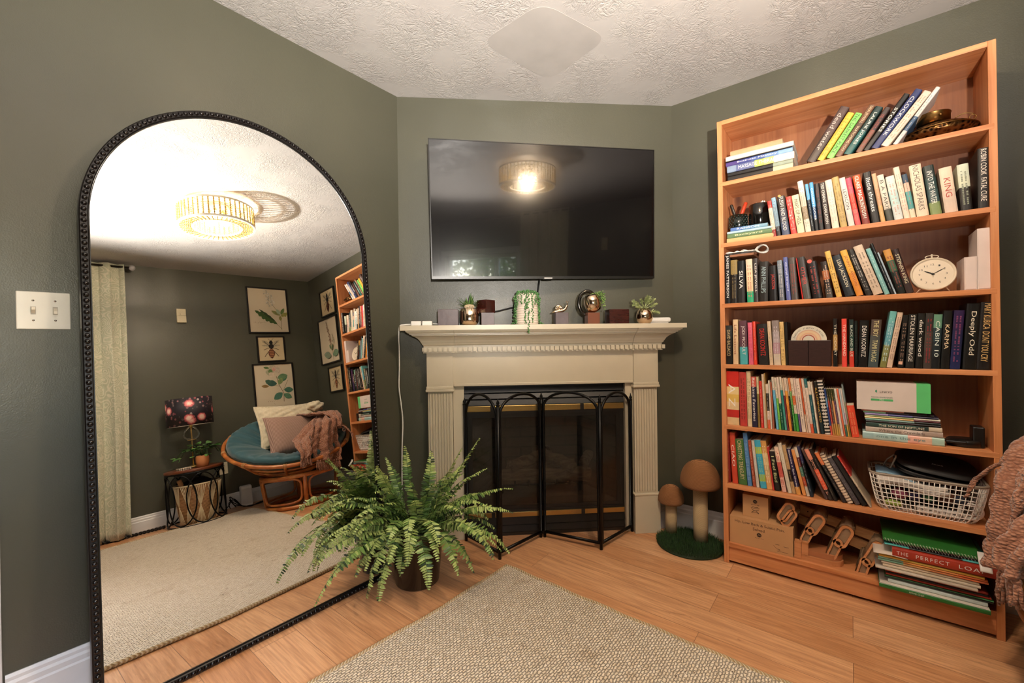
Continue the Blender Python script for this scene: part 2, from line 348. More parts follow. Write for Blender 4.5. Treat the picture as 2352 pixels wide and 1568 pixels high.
mb.build('window_casing', WHITE_TRIM, win)
mb = MB(); mb.box((WX0 - .1, Y0 - .02, WZ0 - .03), (WX1 + .1, Y0 + .05, WZ0), ch=.004); mb.build('window_sill', WHITE_TRIM, win)
mb = MB(); mb.box((WX0 + .05, Y0 - .062, WZ0 + .05), (-.36, Y0 - .056, WZ1 - .05)); mb.build('pane', GLASS, win)
mb = MB(); mb.box((-.30, Y0 - .062, WZ0 + .05), (WX1 - .05, Y0 - .056, WZ1 - .05)); mb.build('pane', GLASS, win)
# outside: lawn and trees
mb = MB(); mb.box((-12, -16, -.5), (10, Y0 - .3, -.35)); tag(mb.build('lawn', M('#5c7a34', .9, var=.3, vscale=3, bump=.5, bscale=60)), 'green lawn outside the window', 'grass', kind='stuff')
def leafcloud(seed, c, R, n, sz, cols=(0, 1, 2)):
    r = random.Random(seed); mb = MB()
    for i in range(n):
        d = Vector((r.gauss(0, 1), r.gauss(0, 1), r.gauss(0, 1))).normalized() * (r.random() ** .4); P = Vector(c) + Vector((d.x * R[0], d.y * R[1], d.z * R[2]))
        a = Vector((r.gauss(0, 1), r.gauss(0, 1), r.gauss(0, 1))).normalized(); b_ = a.orthogonal().normalized(); s_ = sz * r.uniform(.6, 1.4)
        mb.add([P - a * s_, P + b_ * s_ * .45, P + a * s_, P - b_ * s_ * .45], [(0, 1, 2, 3)], r.choice(cols))
    return mb
LEAFM = [M('#4f7a2a', .5, var=.2), M('#7c9c48', .5, var=.2), M('#31561f', .5, var=.2)]
BARK = M('#4a3a2c', .9, bump=.6, bscale=40, name='bark')
for i, (x, y, z, R, lb) in enumerate([(-1.9, -5.0, 2.1, (1.4, 1.1, 1.6), 'leafy green tree left of centre outside the window'), (1.4, -6.4, 2.5, (1.6, 1.1, 2.0), 'leafy green tree right of centre outside the window'), (-5.2, -8.2, 3.0, (1.7, 1.3, 2.3), 'leafy green tree furthest left outside the window')]):
    t = thing('tree', lb, 'tree', (x, y, -.4), group='trees outside the window')
    leafcloud(i, (0, 0, z), R, 4200, .09).build('crown', LEAFM, t); mb = MB(); mb.tube([(0, 0, 0), (.1, 0, 1.2), (0, .1, 2.4)], [.16, .12, .07]); mb.build('trunk', BARK, t)

# rug
mb = MB(); ed = []
for i in range(41): ed.append((1.59 - .016 * math.sin(i / 40 * PI) + .004 * math.sin(i * 1.7), 1.308 - i / 40 * 2.42))
for i in range(1, 31): ed.append((1.6 - i / 30 * 3.1, -1.112 - .02 * math.sin(i / 30 * PI) - .003 * math.sin(i * 2.1)))
for i in range(1, 41): ed.append((-1.5 + .004 * math.sin(i), -1.11 + i / 40 * 2.44))
for i in range(1, 30):
    x = -1.5 + i / 30 * 3.09; ed.append((x, 1.33 + .045 * math.exp(-((x - .65) / .35) ** 2) - .022 * (i / 30) + .003 * math.sin(i * 1.9)))
cx = sum(p[0] for p in ed) / len(ed); 
mb.prism([(x, y) for x, y in reversed(ed)], .001, .013)
rug = thing('rug', 'large cream woven jute rug lying on the wooden floor', 'rug', (0, 0, 0))
mb.build('weave', RUG, rug); mb = MB(); mb.tube([(x, y, .009) for x, y in ed], .0085, 8, closed=True)
b = NB('rug_braid'); v = b.coord(scale=(1, 1, 1), rot=(0, 0, .8)); wv = b.n('ShaderNodeTexWave'); wv.inputs['Scale'].default_value = 34; wv.inputs['Distortion'].default_value = .6; b.l(v, wv.inputs[0])
b.set(col=b.ramp(wv.outputs['Fac'], [(0, '#b39468'), (1, '#d9c6a6')]), rough=.95); b.bump(wv.outputs['Fac'], 1, .004); mb.build('braided_edge', b.m, rug)
# ------------------------------------------------------------------ bookcase
PX, PY, PZ = wood('pine_grain_depth', 'x', sc=1.0), wood('pine_grain_long', 'y'), wood('pine_grain_upright', 'z')
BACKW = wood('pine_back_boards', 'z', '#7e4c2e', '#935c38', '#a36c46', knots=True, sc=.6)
case = thing('bookcase', 'tall orange pine bookcase packed with books against the green wall', 'bookcase', (XS, 0, 0))
XB = XR - .018 - XS
def sheared(mb, k=.0058):
    mb.v = [(x, y + k * z, z) for x, y, z in mb.v]; return mb
mb = MB(); mb.box((0, SY1 - .0215, 0), (XB, SY1, SH), ch=.0015); sheared(mb).build('side_panel', PZ, case)
mb = MB(); mb.box((0, SY2 - .002, 0), (XB, SY2 + .0195, SH), ch=.0015); sheared(mb).build('side_panel', PZ, case)
mb = MB(); mb.box((.0, SY2 + .0195, SH - .02), (XB, SY1 - .0215, SH), ch=.001); sheared(mb).build('top_board', PY, case)
ZS = {1: 1.851, 2: 1.554, 3: 1.2605, 4: .9665, 5: .6715, 6: .386, 7: .101}
for k, z in ZS.items():
    mb = MB(); mb.box((-.0007, SY2 + .006 if k < 7 else SY2 + .0195, z - .0195), (XB - .008, SY1 - .009 if k < 7 else SY1 - .0215, z), ch=.001); sheared(mb).build('shelf_board', PY, case)
mb = MB(); mb.box((.006, SY2 + .0195, .012), (.024, SY1 - .0215, .082), ch=.001); sheared(mb).build('kick_board', PY, case)
mb = MB(); mb.box((XB - .008, SY2 + .015, .08), (XB, SY1 - .015, SH - .005)); sheared(mb).build('back_panel', BACKW, case)

# ------------------------------------------------------------------ books
SHN = {1: 'top shelf', 2: 'second shelf', 3: 'third shelf', 4: 'fourth shelf', 5: 'fifth shelf', 6: 'sixth shelf'}
BOOKS = [
(1,0.118,0.0322,0.2344,-31.31,'#3a2c26 #4a3530','dead water','#b9aaa0','dark brown hardcover with grey lettering'),
(1,0.0878,0.023,0.2013,-32.19,'#e0ab3c','','#8a6a20','golden yellow slim book'),
(1,0.055,0.0231,0.1885,-32.12,'#7fca5e','THE DARKEST PLACE','#26401c','bright green book'),
(1,0.027,0.0221,0.2118,-32.44,'#6b4a34 #56402f #6b4a34','LISA JEWELL   WATCHING YOU','#d8b48a','brown book with pink lettering'),
(1,-0.005,0.0251,0.1944,-32.7,'#1f5552 #16302e','LAURIE JONES','#d8d8c8','dark teal book with cream lettering'),
(1,-0.0392,0.0191,0.1797,-31.58,'#6a4a3a #3a2a26','','#b02a20','brown book with red lettering'),
(1,-0.0627,0.0189,0.226,-34.17,'#15100e','STORIES','#e6ddd0','tall slim black book'),
(1,-0.0921,0.0229,0.2321,-35.09,'#2c3560','CLOCKWORK','#e8e0d4','navy book with large white lettering'),
(1,-0.1224,0.024,0.2154,-36.4,'#d9c2ae','','#9a7a60','pale cream book'),
(1,-0.1503,0.0143,0.2203,-34.49,'#c9c4c0 #3d5570 #cfc7be #d8d2ca','','#7c8794','thin white book, tallest at the end'),
(2,0.2773,0.0165,0.1681,6.77,'#8a2420 #cfc0ac #cfc0ac #cfc0ac #b8332c','','#8f8374','narrow cream paperback with red ends'),
(2,0.2603,0.0168,0.1802,6.6,'#2a2426 #7f97a6 #7f97a6 #86a8bd','','#56646c','narrow light blue paperback'),
(2,0.2384,0.0279,0.1801,6.08,'#454e66 #3f414d #38332f','FLESH AND BLOOD','#d7d3cf','dark slate book with a gold emblem'),
(2,0.2045,0.0207,0.1721,6.85,'#d8433c','','#f2d9cc','coral red book with a small feather'),
(2,0.1804,0.0261,0.1733,7.19,'#dcc9a6','MAPS OF HELL','#3b3128','cream book with black lettering'),
(2,0.151,0.02,0.2326,7.32,'#d9cbb8 #8c7a60 #cdbda8 #d8cfc4','','#8a8074','cream patterned book, tallest at the left'),
(2,0.13,0.0118,0.2123,6.06,'#16181c #1d2a38 #5fa5cf','','#dfe7ec','black book with a sky blue top'),
(2,0.1174,0.0138,0.2161,5.22,'#14161c #1e3a60 #4f9bcf #4f9bcf','COLLEEN HOOVER','#e6eef2','bright blue book fading to black'),
(2,0.1028,0.0173,0.2059,4.58,'#131012','','#8c1f1c','black book with dark red lettering'),
(2,0.081,0.0198,0.2062,5.66,'#3a3230','TED CHIANG  EXHALATION','#e2dacf','charcoal book with white lettering'),
(2,0.0565,0.0233,0.2122,6.75,'#e0cdb8 #d6c6b8','','#b09a8a','ivory hardcover'),
(2,0.0287,0.0226,0.2186,7.7,'#b0955a','','#7a6434','olive gold book'),
(2,0.002,0.0201,0.2108,8.53,'#cfc3bb','LEXICON','#3d3634','pale grey book with wide black lettering'),
(2,-0.0204,0.0177,0.2052,8.9,'#d9545a #d8392e #d24860','','#f39a78','red and pink speckled book'),
(2,-0.0432,0.0237,0.2089,8.64,'#7a2a20 #8a4630 #a83a20 #d2562a','CLARE MACKINTOSH','#f2e6da','orange and rust book with white lettering'),
(2,-0.0728,0.0258,0.2136,7.7,'#15110f','little threats','#e8e4de','black book with white script'),
(2,-0.1009,0.014,0.203,8.06,'#c9a06a #b98f6c #c79f7c','','#d8bf90','tan paperback'),
(2,-0.1184,0.0205,0.1918,8.86,'#3f4038 #cabfae #d2c7b6 #cfc6b6','B A PARIS','#4a423a','cream book with a dark mossy foot'),
(2,-0.1424,0.0258,0.1798,8.78,'#c6ccc8 #b2cac6 #cfd2c6','','#c48a78','pale sea green book'),
(2,-0.1705,0.0178,0.2114,8.81,'#e2cbb6','','#c58a80','peach cream book'),
(2,-0.1891,0.0156,0.1776,8.3,'#d8cbb0 #4f9490 #5b9c98 #d2b09a #31465a','','#c86a60','teal and navy book'),
(2,-0.2071,0.0338,0.2051,6.36,'#ddc8ae','NICHOLAS SPARKS','#6b5a50','wide ivory book with grey lettering'),
(2,-0.2462,0.0299,0.1926,6.64,'#7a8a56 #2c4446 #233a38 #1d2825','INTO THE WATER','#e6e4dc','dark green water patterned book'),
(2,-0.2848,0.0345,0.1732,5.8,'#cfb8a6 #dfc6ae','KING','#a83a30','wide cream book with large red lettering'),
(2,-0.3264,0.0297,0.1736,3.52,'#17120f #20180f #c9ccb4 #c6cdb9','','#5f6656','black book with a pale green top half'),
(2,-0.3693,0.0289,0.2187,0.0,'#14100e','ROBIN COOK  FATAL CURE','#eadccf','tall black hardcover with large cream lettering'),
(3,0.4807,0.0265,0.2385,0.0,'#0e0c0c','JAMES PATTERSON','#e6e2dc','black book with white block lettering'),
(3,0.4523,0.0283,0.2084,0.0,'#1a1512 #1a1512 #8a7444','','#b59a60','black paperback with a gold top'),
(3,0.4221,0.0304,0.201,0.35,'#23211f #101012','SILVA','#eae4dc','black paperback with large white lettering'),
(3,0.3824,0.0269,0.2048,1.58,'#2f9f72 #d6bf98 #dcc6a0 #d3c0a8','','#a8463a','cream paperback with a green foot'),
(3,0.3551,0.0197,0.2052,0.84,'#37302f','LISA JEWELL','#dcd4cc','charcoal book with pale lettering'),
(3,0.2975,0.0359,0.1853,-0.84,'#24201c','ANN PHILLIPS','#9fb4b8','thick brown black paperback'),
(3,0.2914,0.0316,0.1628,1.19,'#120c0b','JACKSON','#b8281c','short black paperback with red lettering'),
(3,0.252,0.0196,0.1839,2.73,'#5f6570 #6b7078 #77808a','','#d5c8c4','steel grey paperback'),
(3,0.2246,0.0168,0.1954,3.73,'#5a63a0 #5b6398','Cheryl Strayed','#d8daee','periwinkle book'),
(3,0.2051,0.0249,0.1908,3.58,'#4f4642','','#a83c34','warm grey book with red lettering'),
(3,0.1661,0.0048,0.1849,7.05,'#c0302c','','#c0302c','very thin red book'),
(3,0.1605,0.0264,0.1884,6.93,'#55534f #3a3634','OTHER','#c23a34','dark grey book with a red title'),
(3,0.1269,0.0336,0.1634,7.44,'#1a1211','','#c83a2e','black paperback with a red medallion'),
(3,0.0791,0.0227,0.1585,7.5,'#4a4642 #241a16 #a8603a #2a201c','','#cfc4b4','black book with an orange label'),
(3,0.0449,0.019,0.2032,11.27,'#d9ae5a','','#5a4420','mustard yellow book with dark handwriting'),
(3,0.0144,0.031,0.1817,14.63,'#24282e','LISA JACKSON','#e0d6b8','dark slate paperback with cream lettering'),
(3,-0.0221,0.0226,0.202,15.6,'#d88a38 #dba648','JENNY LAWSON','#a85a20','orange yellow book'),
(3,-0.0527,0.02,0.2034,17.26,'#2b2724','','#e3ddd3','black brown book with white script'),
(3,-0.0763,0.0295,0.2157,17.35,'#cdb7a2','','#6b5a4a','thick blush cream book'),
(3,-0.1107,0.0153,0.1998,17.09,'#7fb4b4','','#e4eeec','light teal book'),
(3,-0.13,0.009,0.2204,16.85,'#1b1c20','','#d8d6d4','black book, tallest in the slope'),
(3,-0.14,0.0057,0.1794,16.88,'#a9bccb','','#7a8a9a','very thin pale blue book'),
(3,-0.1512,0.0226,0.1839,14.32,'#161a16 #1a241e #3a5a44 #c08a44','','#a8342c','dark green book with an orange top'),
(3,-0.1758,0.0217,0.182,14.21,'#3a2c2a #3f1c18 #2a1614','STEPHEN KING','#d9cfae','dark maroon book with pale lettering'),
(4,0.4787,0.0285,0.188,0.0,'#1c1a18 #201c1a #2a2e30','DAVID BALDACCI','#c9b68a','black paperback with a starry top'),
(4,0.4461,0.0222,0.2161,0.0,'#d9b994 #dbbd98','Life Lessons','#8a4634','beige book with brown lettering'),
(4,0.4153,0.0321,0.2087,1.01,'#4fa8ae #4fa8ae #5a3a44 #5a3a44 #5a3a44','JODI PICOULT','#e8dcd8','purple and turquoise book'),
(4,0.3776,0.0186,0.1989,1.37,'#d9637e','','#c43a5a','pink book'),
(4,0.3572,0.013,0.2034,1.52,'#d8402c','','#e8c8a0','thin vermilion book'),
(4,0.336,0.0394,0.1904,2.5,'#24211f','DEAN KOONTZ','#c8281e','thick black paperback with red lettering'),
(4,0.2929,0.014,0.2024,2.8,'#d2b89a','','#8a7a60','thin beige book'),
(4,0.2762,0.0269,0.2048,2.01,'#cfc0ac #b08a94 #a89a9c #8a7c78','','#d8ccd4','silvery lilac book'),
(4,0.2467,0.0163,0.1976,2.26,'#dcb878','','#7a6030','pale gold book'),
(4,0.2296,0.0118,0.1959,1.76,'#16120e','','#3a3020','thin black book before the gap'),
(4,0.058,0.0151,0.2049,0.0,'#14120f #b08a50 #1c1816','THE COURT','#e0d6c4','black and bronze paperback'),
(4,0.0286,0.017,0.2029,0.0,'#e04a40','THE HANDMAID','#f2dcd0','bright red book'),
(4,0.0036,0.0153,0.1989,0.0,'#cc4030 #27443c #1f2e2c','BLACK AND BLUE','#d6dcd0','deep green book with a red foot'),
(4,-0.0132,0.0113,0.1928,0.0,'#101210','','#4a6a64','narrow black book'),
(4,-0.0538,0.0284,0.1932,-2.11,'#12100f','DEAN KOONTZ','#ece6de','black book with bold white lettering'),
(4,-0.0872,0.0311,0.1948,-3.87,'#3f4c50 #4a4c4c #54463f','THE BOY   TAMI HOAG','#d8cf9a','brown and slate blue book'),
(4,-0.1124,0.0195,0.2276,-8.58,'#7a7a44 #86885a #5f9aa8 #6aa3ac #6cb0b0','','#e2ecec','tall aqua and moss green book'),
(4,-0.1299,0.0163,0.2223,-8.99,'#d2b8a2','','#7a5a50','tall beige book leaning right'),
(4,-0.1641,0.0165,0.2102,-4.49,'#171412','','#d8a890','black book with a barcode'),
(4,-0.194,0.0241,0.212,-3.19,'#1f1d1b','STOLEN MARRIAGE','#e4dcd2','charcoal book with white serif lettering'),
(4,-0.2199,0.0215,0.2141,-2.59,'#171513','dark wood','#e8e0d8','black book with white branches'),
(4,-0.2425,0.0222,0.2139,-2.61,'#3f3834 #4a403a #33302e','','#b0202a','grey black book with crimson lettering'),
(4,-0.266,0.0231,0.2078,-2.59,'#16181a #1a2228 #22343c #5f8a74','CABIN 10','#dfe6dc','dark book with a sage green top'),
(4,-0.2912,0.0227,0.2208,-2.77,'#0f0d0c','KARMA','#e2c8a2','glossy black hardcover with gold lettering'),
(4,-0.3201,0.0269,0.2205,-3.59,'#1f2450 #1d2044 #2c1a44','','#b04a70','navy and violet hardcover'),
(4,-0.3613,0.0349,0.243,-3.15,'#100e0d','Deeply Odd','#e8dcc8','thick glossy black hardcover with thin lettering'),
(4,-0.3968,0.0349,0.2462,-3.2,'#1a1514','MARY KUBICA  DONT YOU CRY','#d8b070','tall black brown hardcover with spaced gold lettering'),
(5,0.4822,0.0586,0.26,0.0,'#d9b888 #b8261e #e0c090 #d8b25a #e0c48a #c8281e #c8281e','A Z','#f6ece0','thick golden book with red panels'),
(5,0.4187,0.0303,0.2577,0.84,'#b83a34','','#5c1612','crimson storybook'),
(5,0.3865,0.0187,0.2621,1.04,'#d9c19a','','#8f7a50','cream storybook with gold lettering'),
(5,0.3658,0.0211,0.2376,1.39,'#231d3a #231d3a #231d3a #231d3a #c8584a','Bedtime Favorites','#efe6e0','navy book with a picture at its top'),
(5,0.3429,0.0091,0.2376,1.53,'#8a6f38 #8a7a44 #d2c8a0','','#5f5420','slim olive book'),
(5,0.3309,0.0117,0.2183,2.1,'#cc3a30','','#f0d8c8','slim scarlet book'),
(5,0.3174,0.0098,0.2513,2.39,'#cdb8a0','','#a08c78','slim grey cream book'),
(5,0.3069,0.0028,0.256,2.42,'#c8a060','','#c8a060','very thin tan book'),
(5,0.3036,0.0111,0.2043,2.43,'#d8603a #e2cabc #2a2420 #2a2420 #d8c4b4','','#efe4d8','slim white book with black lettering band'),
(5,0.2919,0.0066,0.2228,2.43,'#ded6c6','','#ded6c6','very thin white book'),
(5,0.2836,0.0068,0.2152,2.75,'#b0674c','','#b0674c','very thin terracotta book'),
(5,0.2695,0.0098,0.2395,4.54,'#6cb4d8 #6cb4d8 #6cb4d8 #d8c8b4','','#2a6a90','slim sky blue book'),
(5,0.2587,0.0086,0.2381,4.59,'#6cb04a #7cbf52 #7cbf52 #dccab8 #dccab8','','#2f6a2a','slim lime green book'),
(5,0.2479,0.0096,0.2407,4.95,'#115a44 #115a44 #dcc0a8 #dcc8b8','','#d8e8dc','slim book with a dark green lower half'),
(5,0.2366,0.0087,0.2415,5.05,'#5aa694 #4a9a90 #2f8a84 #d8ccb8','','#1c5450','slim jade book'),
(5,0.2267,0.0063,0.2369,5.08,'#7a2a38 #7a2a38 #d8c0a8','','#d8c0a8','slim maroon book'),
(5,0.2188,0.0101,0.2392,5.24,'#e08a38 #e08a38 #e8a040 #dcc8b4','','#7a3c18','slim orange book'),
(5,0.2074,0.0054,0.2358,5.41,'#1c1a14 #1c1a14 #c8b8a8','','#e6dcc8','slim black and white book'),
(5,0.2011,0.0081,0.2389,5.47,'#3f8a3a #3f8a3a #6a9a54 #e07a40','','#dce4c8','slim leaf green book'),
(5,0.1916,0.0105,0.2388,5.66,'#3a9a3c #3a9a3c #dcc8b4 #e0703c #dcc8b4 #dcc8b4','','#2a5a24','slim cream book with emerald foot'),
(5,0.1796,0.007,0.2395,5.79,'#5a4a7a #dcc4b8 #dcc4b8','','#6a5aa0','slim pale book with violet print'),
(5,0.1714,0.0147,0.2376,6.0,'#dcc8b8 #dcc8b8','','#1f1a18','white book spotted with black'),
(5,0.1543,0.0054,0.2392,6.41,'#dcc0a8 #d8663a #d8663a','','#8a3018','slim book with burnt orange upper spine'),
(5,0.1479,0.0097,0.2387,6.41,'#dcc8b8','','#b04a34','plain cream white book'),
(5,0.1374,0.01,0.2387,6.41,'#d85a38 #dcc8b8 #dcc8b8 #dcc8b8 #dcc8b8 #2a6a70','','#a89a8c','white book with a teal cap'),
(5,0.1266,0.0096,0.2258,6.41,'#1c5560 #1c5560 #1c5560 #dccab8','','#e6dccc','slim dark teal book'),
(5,0.1157,0.0074,0.2255,6.52,'#ded0bc','','#b09a80','slim ivory book'),
(5,0.1078,0.0034,0.222,6.52,'#6a4632','','#6a4632','very thin brown book'),
(5,0.1038,0.0129,0.2268,6.52,'#16282e #191410','ILLUMINATED','#d8a844','black book with gold lettering'),
(5,0.0883,0.0189,0.2343,6.86,'STRIPE','','#e4d8cc','black notebook with white bars'),
(5,0.0682,0.0062,0.1978,6.91,'#d8584a #2f4480 #2f4480 #6a94bc #2f4480','','#2f4480','thin royal blue booklet'),
(5,0.0613,0.0068,0.1979,6.91,'#b8864a #a82a28 #a82a28 #3a3a24','','#e8d8c0','thin red booklet with dark top'),
(5,0.0539,0.0065,0.1983,6.92,'#c08a44 #5a4a40 #5a4a40 #42421f','','#e8d8c0','thin grey brown booklet'),
(5,0.0468,0.0067,0.1987,6.93,'#c8a050 #dca06a #dca06a #42421f','','#dca06a','thin apricot booklet'),
(5,0.0395,0.0062,0.1991,7.02,'#c89a50 #5a3a5c #5a3a5c #42421f','','#d8c8c0','thin plum booklet'),
(5,0.0328,0.0082,0.1994,7.08,'#d8ccc0 #d8d0c4','','#b0a494','thin white booklet'),
(5,0.024,0.0063,0.2,7.12,'#dc6a48 #dc6a48','','#dc6a48','thin salmon booklet'),
(5,0.0172,0.0064,0.2004,7.12,'#3a6a5a #b8c4cc #b8c4cc #b8c4cc','','#8a98a4','thin pale blue booklet'),
(5,0.0102,0.0055,0.2008,7.2,'#c8a04a #c8aab8 #d8ccc0 #d8ccc0','','#c87a90','thin lilac booklet'),
(5,0.0042,0.0052,0.2196,7.2,'#8a6a34 #8a8a70 #8a9a9c','','#8a9a9c','thin taller grey green booklet'),
(5,-0.0026,0.0245,0.1321,7.56,'#d8492e #d8492e #d8492e','','#e8a070','short thick book with orange label'),
(6,0.4821,0.0188,0.2487,1.65,'#7c1c1c','Christmas','#e2cfc0','dark red book'),
(6,0.4559,0.0238,0.2457,3.1,'#c8452c','CIAO','#f2e6dc','tomato red book'),
(6,0.4279,0.0355,0.2168,4.14,'#3f6a34','CHRISTMAS TREASURY','#d8c49a','thick green book'),
(6,0.3901,0.0185,0.2521,4.56,'#4f7fb4','','#9cc0de','tall denim blue book'),
(6,0.3675,0.0125,0.2179,5.52,'#a04c34','','#ead8c8','narrow rust book'),
(6,0.3537,0.0127,0.2198,5.42,'#cfc6bc','','#a09a94','narrow white grey book'),
(6,0.3363,0.025,0.2242,6.49,'#3fa4c4 #a8c050 #3fa4c4 #3fa4c4 #3fa4c4 #b8c84a #3fa4c4','','#9fd0a8','cyan book with lime bands'),
(6,0.3102,0.0222,0.2234,6.65,'#d8a060 #c8a878 #dcc08a #d29a54','','#f0dcc0','mottled golden cream book'),
(6,0.2873,0.0072,0.1981,6.65,'#c03a34','','#c03a34','thin cherry red book'),
(6,0.2779,0.0217,0.1798,7.22,'#131010','I Feel Bad','#cfd89a','black rounded book with lime lettering'),
(6,0.2502,0.0169,0.2016,8.86,'#e2b0a0 #c85a50 #e6c4ac','','#b04038','cream and pink striped book'),
(6,0.2273,0.015,0.2242,10.26,'#d2c6b2','','#aaa090','tall ivory book'),
(6,0.2112,0.014,0.2158,10.31,'#b89468 #2a1c14 #b89468 #b89468','','#8a6a40','tan book with a dark square'),
(6,0.195,0.0166,0.2034,10.73,'#d89a50 #241a44 #241a44 #241a44 #241a44 #241a44','Become a Spa Owner','#ece4e4','indigo book with an orange foot'),
(6,0.1718,0.013,0.2015,12.35,'#dc9454','','#dc9454','plain orange book'),
(6,0.157,0.0117,0.2144,12.67,'#c8b8a8 #b0482c #4a7a6a #5c1c20 #d8c8b4','','#e8d8c8','multicoloured book with a white cap'),
(6,0.1432,0.0108,0.2221,12.84,'#202c38 #141518 #2c2a50','','#c8d0dc','blue black book with pale lettering'),
(6,0.0917,0.0113,0.2223,22.86,'#4c3430','','#8a6a60','thin brown book leaning steeply'),
(6,0.0785,0.0161,0.2225,22.9,'#2a201c #dc5a3c #dc5a3c #1c1816 #e08a70','','#f2c8b0','black book with orange label'),
(6,0.0596,0.0128,0.2278,22.95,'#1a1614','','#8a8078','narrow black book leaning steeply'),
(6,0.03,0.0133,0.2189,26.57,'#241c20 #17141a #1c1a1a #dc7a48','','#b8b0a8','black book with orange upper spine'),
(6,0.0125,0.0183,0.2139,26.93,'NOTE','','#d8c0ac','cream notebook striped by its spiral'),
(6,-0.012,0.0171,0.2031,27.76,'#4a4448','','#8a8488','grey notebook'),
(6,-0.0338,0.0176,0.2163,28.11,'#141212','','#2a2828','thick plain black book'),
(6,-0.058,0.0078,0.2215,28.93,'#b0a08a #b0a08a #c8b8a0 #b8342c #b8342c','','#f0d8c8','slim book with a red upper spine leaning on the basket'),
]
def blend(a, b_, f=.35): A_, B_ = [[int(h[i:i + 2], 16) for i in (1, 3, 5)] for h in (a, b_)]; return '#' + ''.join('%02x' % int(x * (1 - f) + y * f) for x, y in zip(A_, B_))
def inkmat(c): return M(c, .5, var=.02, name='ink_' + c.strip('#'))
BC = {}
def covermat(c, gl): return M(c, gl, var=.09, vscale=30, name='cover_' + c.strip('#'))
def make_book(name, th, h, dep, secs, text, ink, loc, quat, label, group=None, gl=.4, hard=False):
    """spine at local x=0, thickness along local y from 0 to -th, height along z"""
    ya, yb = 0.0, -th; c = min(.0022 if hard else .0009, th * .18); w_ = th
    outer = [(dep, ya), (.003, ya), (.0008, ya - .14 * w_), (0, ya - .36 * w_), (0, ya - .64 * w_), (.0008, ya - .86 * w_), (.003, yb), (dep, yb)]
    inner = [(dep, yb + c), (.005, yb + c), (.005, ya - c), (dep, ya - c)]
    ring = outer + inner; n = len(ring); cols = []; mats = []
    for s_ in secs:
        if s_ not in cols: cols.append(s_)
    mats = [covermat(x, gl) for x in cols]; mb = MB(); K = len(secs)
    ovh = .002 if hard else 0
    vs = [Vector((x, y, h * k / K)) for k in range(K + 1) for x, y in ring]
    fs = []; mi = []
    for k in range(K):
        for i in range(n): fs.append((k * n + i, (k + 1) * n + i, (k + 1) * n + (i + 1) % n, k * n + (i + 1) % n)); mi.append(cols.index(secs[k]))
    fs += [tuple(range(n)), tuple(reversed(range(K * n, K * n + n)))]; mi += [cols.index(secs[0]), cols.index(secs[-1])]
    mb.v = [tuple(v) for v in vs]; mb.f = fs; mb.mi = mi; mb.sm = [False] * len(fs)
    ob = mb.build(name, mats, None, loc); ob.rotation_euler = quat.to_euler()
    tag(ob, label, 'book' if name != 'notebook' else 'notebook', group)
    pg = MB(); pg.box((.0048, yb + c, .001 + ovh), (dep - .002 - ovh, ya - c, h - .0012 - ovh)); pg.build('page_block', PAPER, ob)
    if text:
        W_, H_ = h * (.86 if len(text) > 14 else .66 if len(text) > 7 else .42), th * (.5 if th > .012 else .55)
        lettering(text, W_, H_, (-.0001, -th / 2, h * .55), (0, 0, -1), (0, -1, 0), inkmat(ink), ob, 'title_lettering')
    elif ink != secs[-1] and th > .0035:
        r = random.Random(int(th * 1e6) + int(h * 1e5)); mb = MB(); z = h * r.uniform(.84, .92); hh = th * .17
        while z > h * .12:
            L = r.uniform(.002, .006)
            for q_ in (-.42, .42) if th > .016 else (0,):
                if r.random() < .9: mb.box((-.0006, -th / 2 + q_ * th * .4 - hh / 2 * r.uniform(.6, 1), z - L), (-.0001, -th / 2 + q_ * th * .4 + hh / 2, z))
            z -= L + r.choice((.0015, .0015, .002, .008))
        if mb.v: mb.build('spine_print', inkmat(blend(ink, secs[len(secs) // 2])), ob)
    return ob
seen = {}

DEPTHS = {1: .15, 2: .135, 3: .125, 4: .14, 5: .19, 6: .17}
for (k, y, th, h, lean, cols, text, ink, desc) in BOOKS:
    hard = 'hardcover' in desc or 'tall' in desc; r = random.Random(int(abs(y) * 1e5) + k)
    dep = min(DEPTHS[k] * r.uniform(.93, 1.07), XR - .03 - XS - .03, max(h * .72, .1))
    if cols == 'STRIPE': secs = [('#15110f' if i % 2 else '#cfc4ba') for i in range(33)]
    elif cols == 'NOTE': secs = [('#5f4436' if i % 3 == 2 else '#d9c2a8') for i in range(54)]
    else: secs = cols.split(' ')
    q_ = Quaternion((1, 0, 0), math.radians(-lean))
    x0 = {1: .012, 2: .012, 3: .012, 4: .012, 5: .015, 6: .022}[k] + XS + r.uniform(-.0015, .0015)
    loc = Vector((x0, y, ZS[k] + .0004))
    if lean < 0: loc = loc + (q_ @ Vector((0, th, 0)))
    nm = 'notebook' if 'notebook' in desc else 'book'
    make_book(nm, th, h, dep, secs, text, ink, loc, q_, desc + ' on the ' + SHN[k], 'books standing on the ' + SHN[k], .34 if 'glossy' in desc or k in (3, 4) else .45, hard)
    if cols == 'STRIPE' or cols == 'NOTE': pass
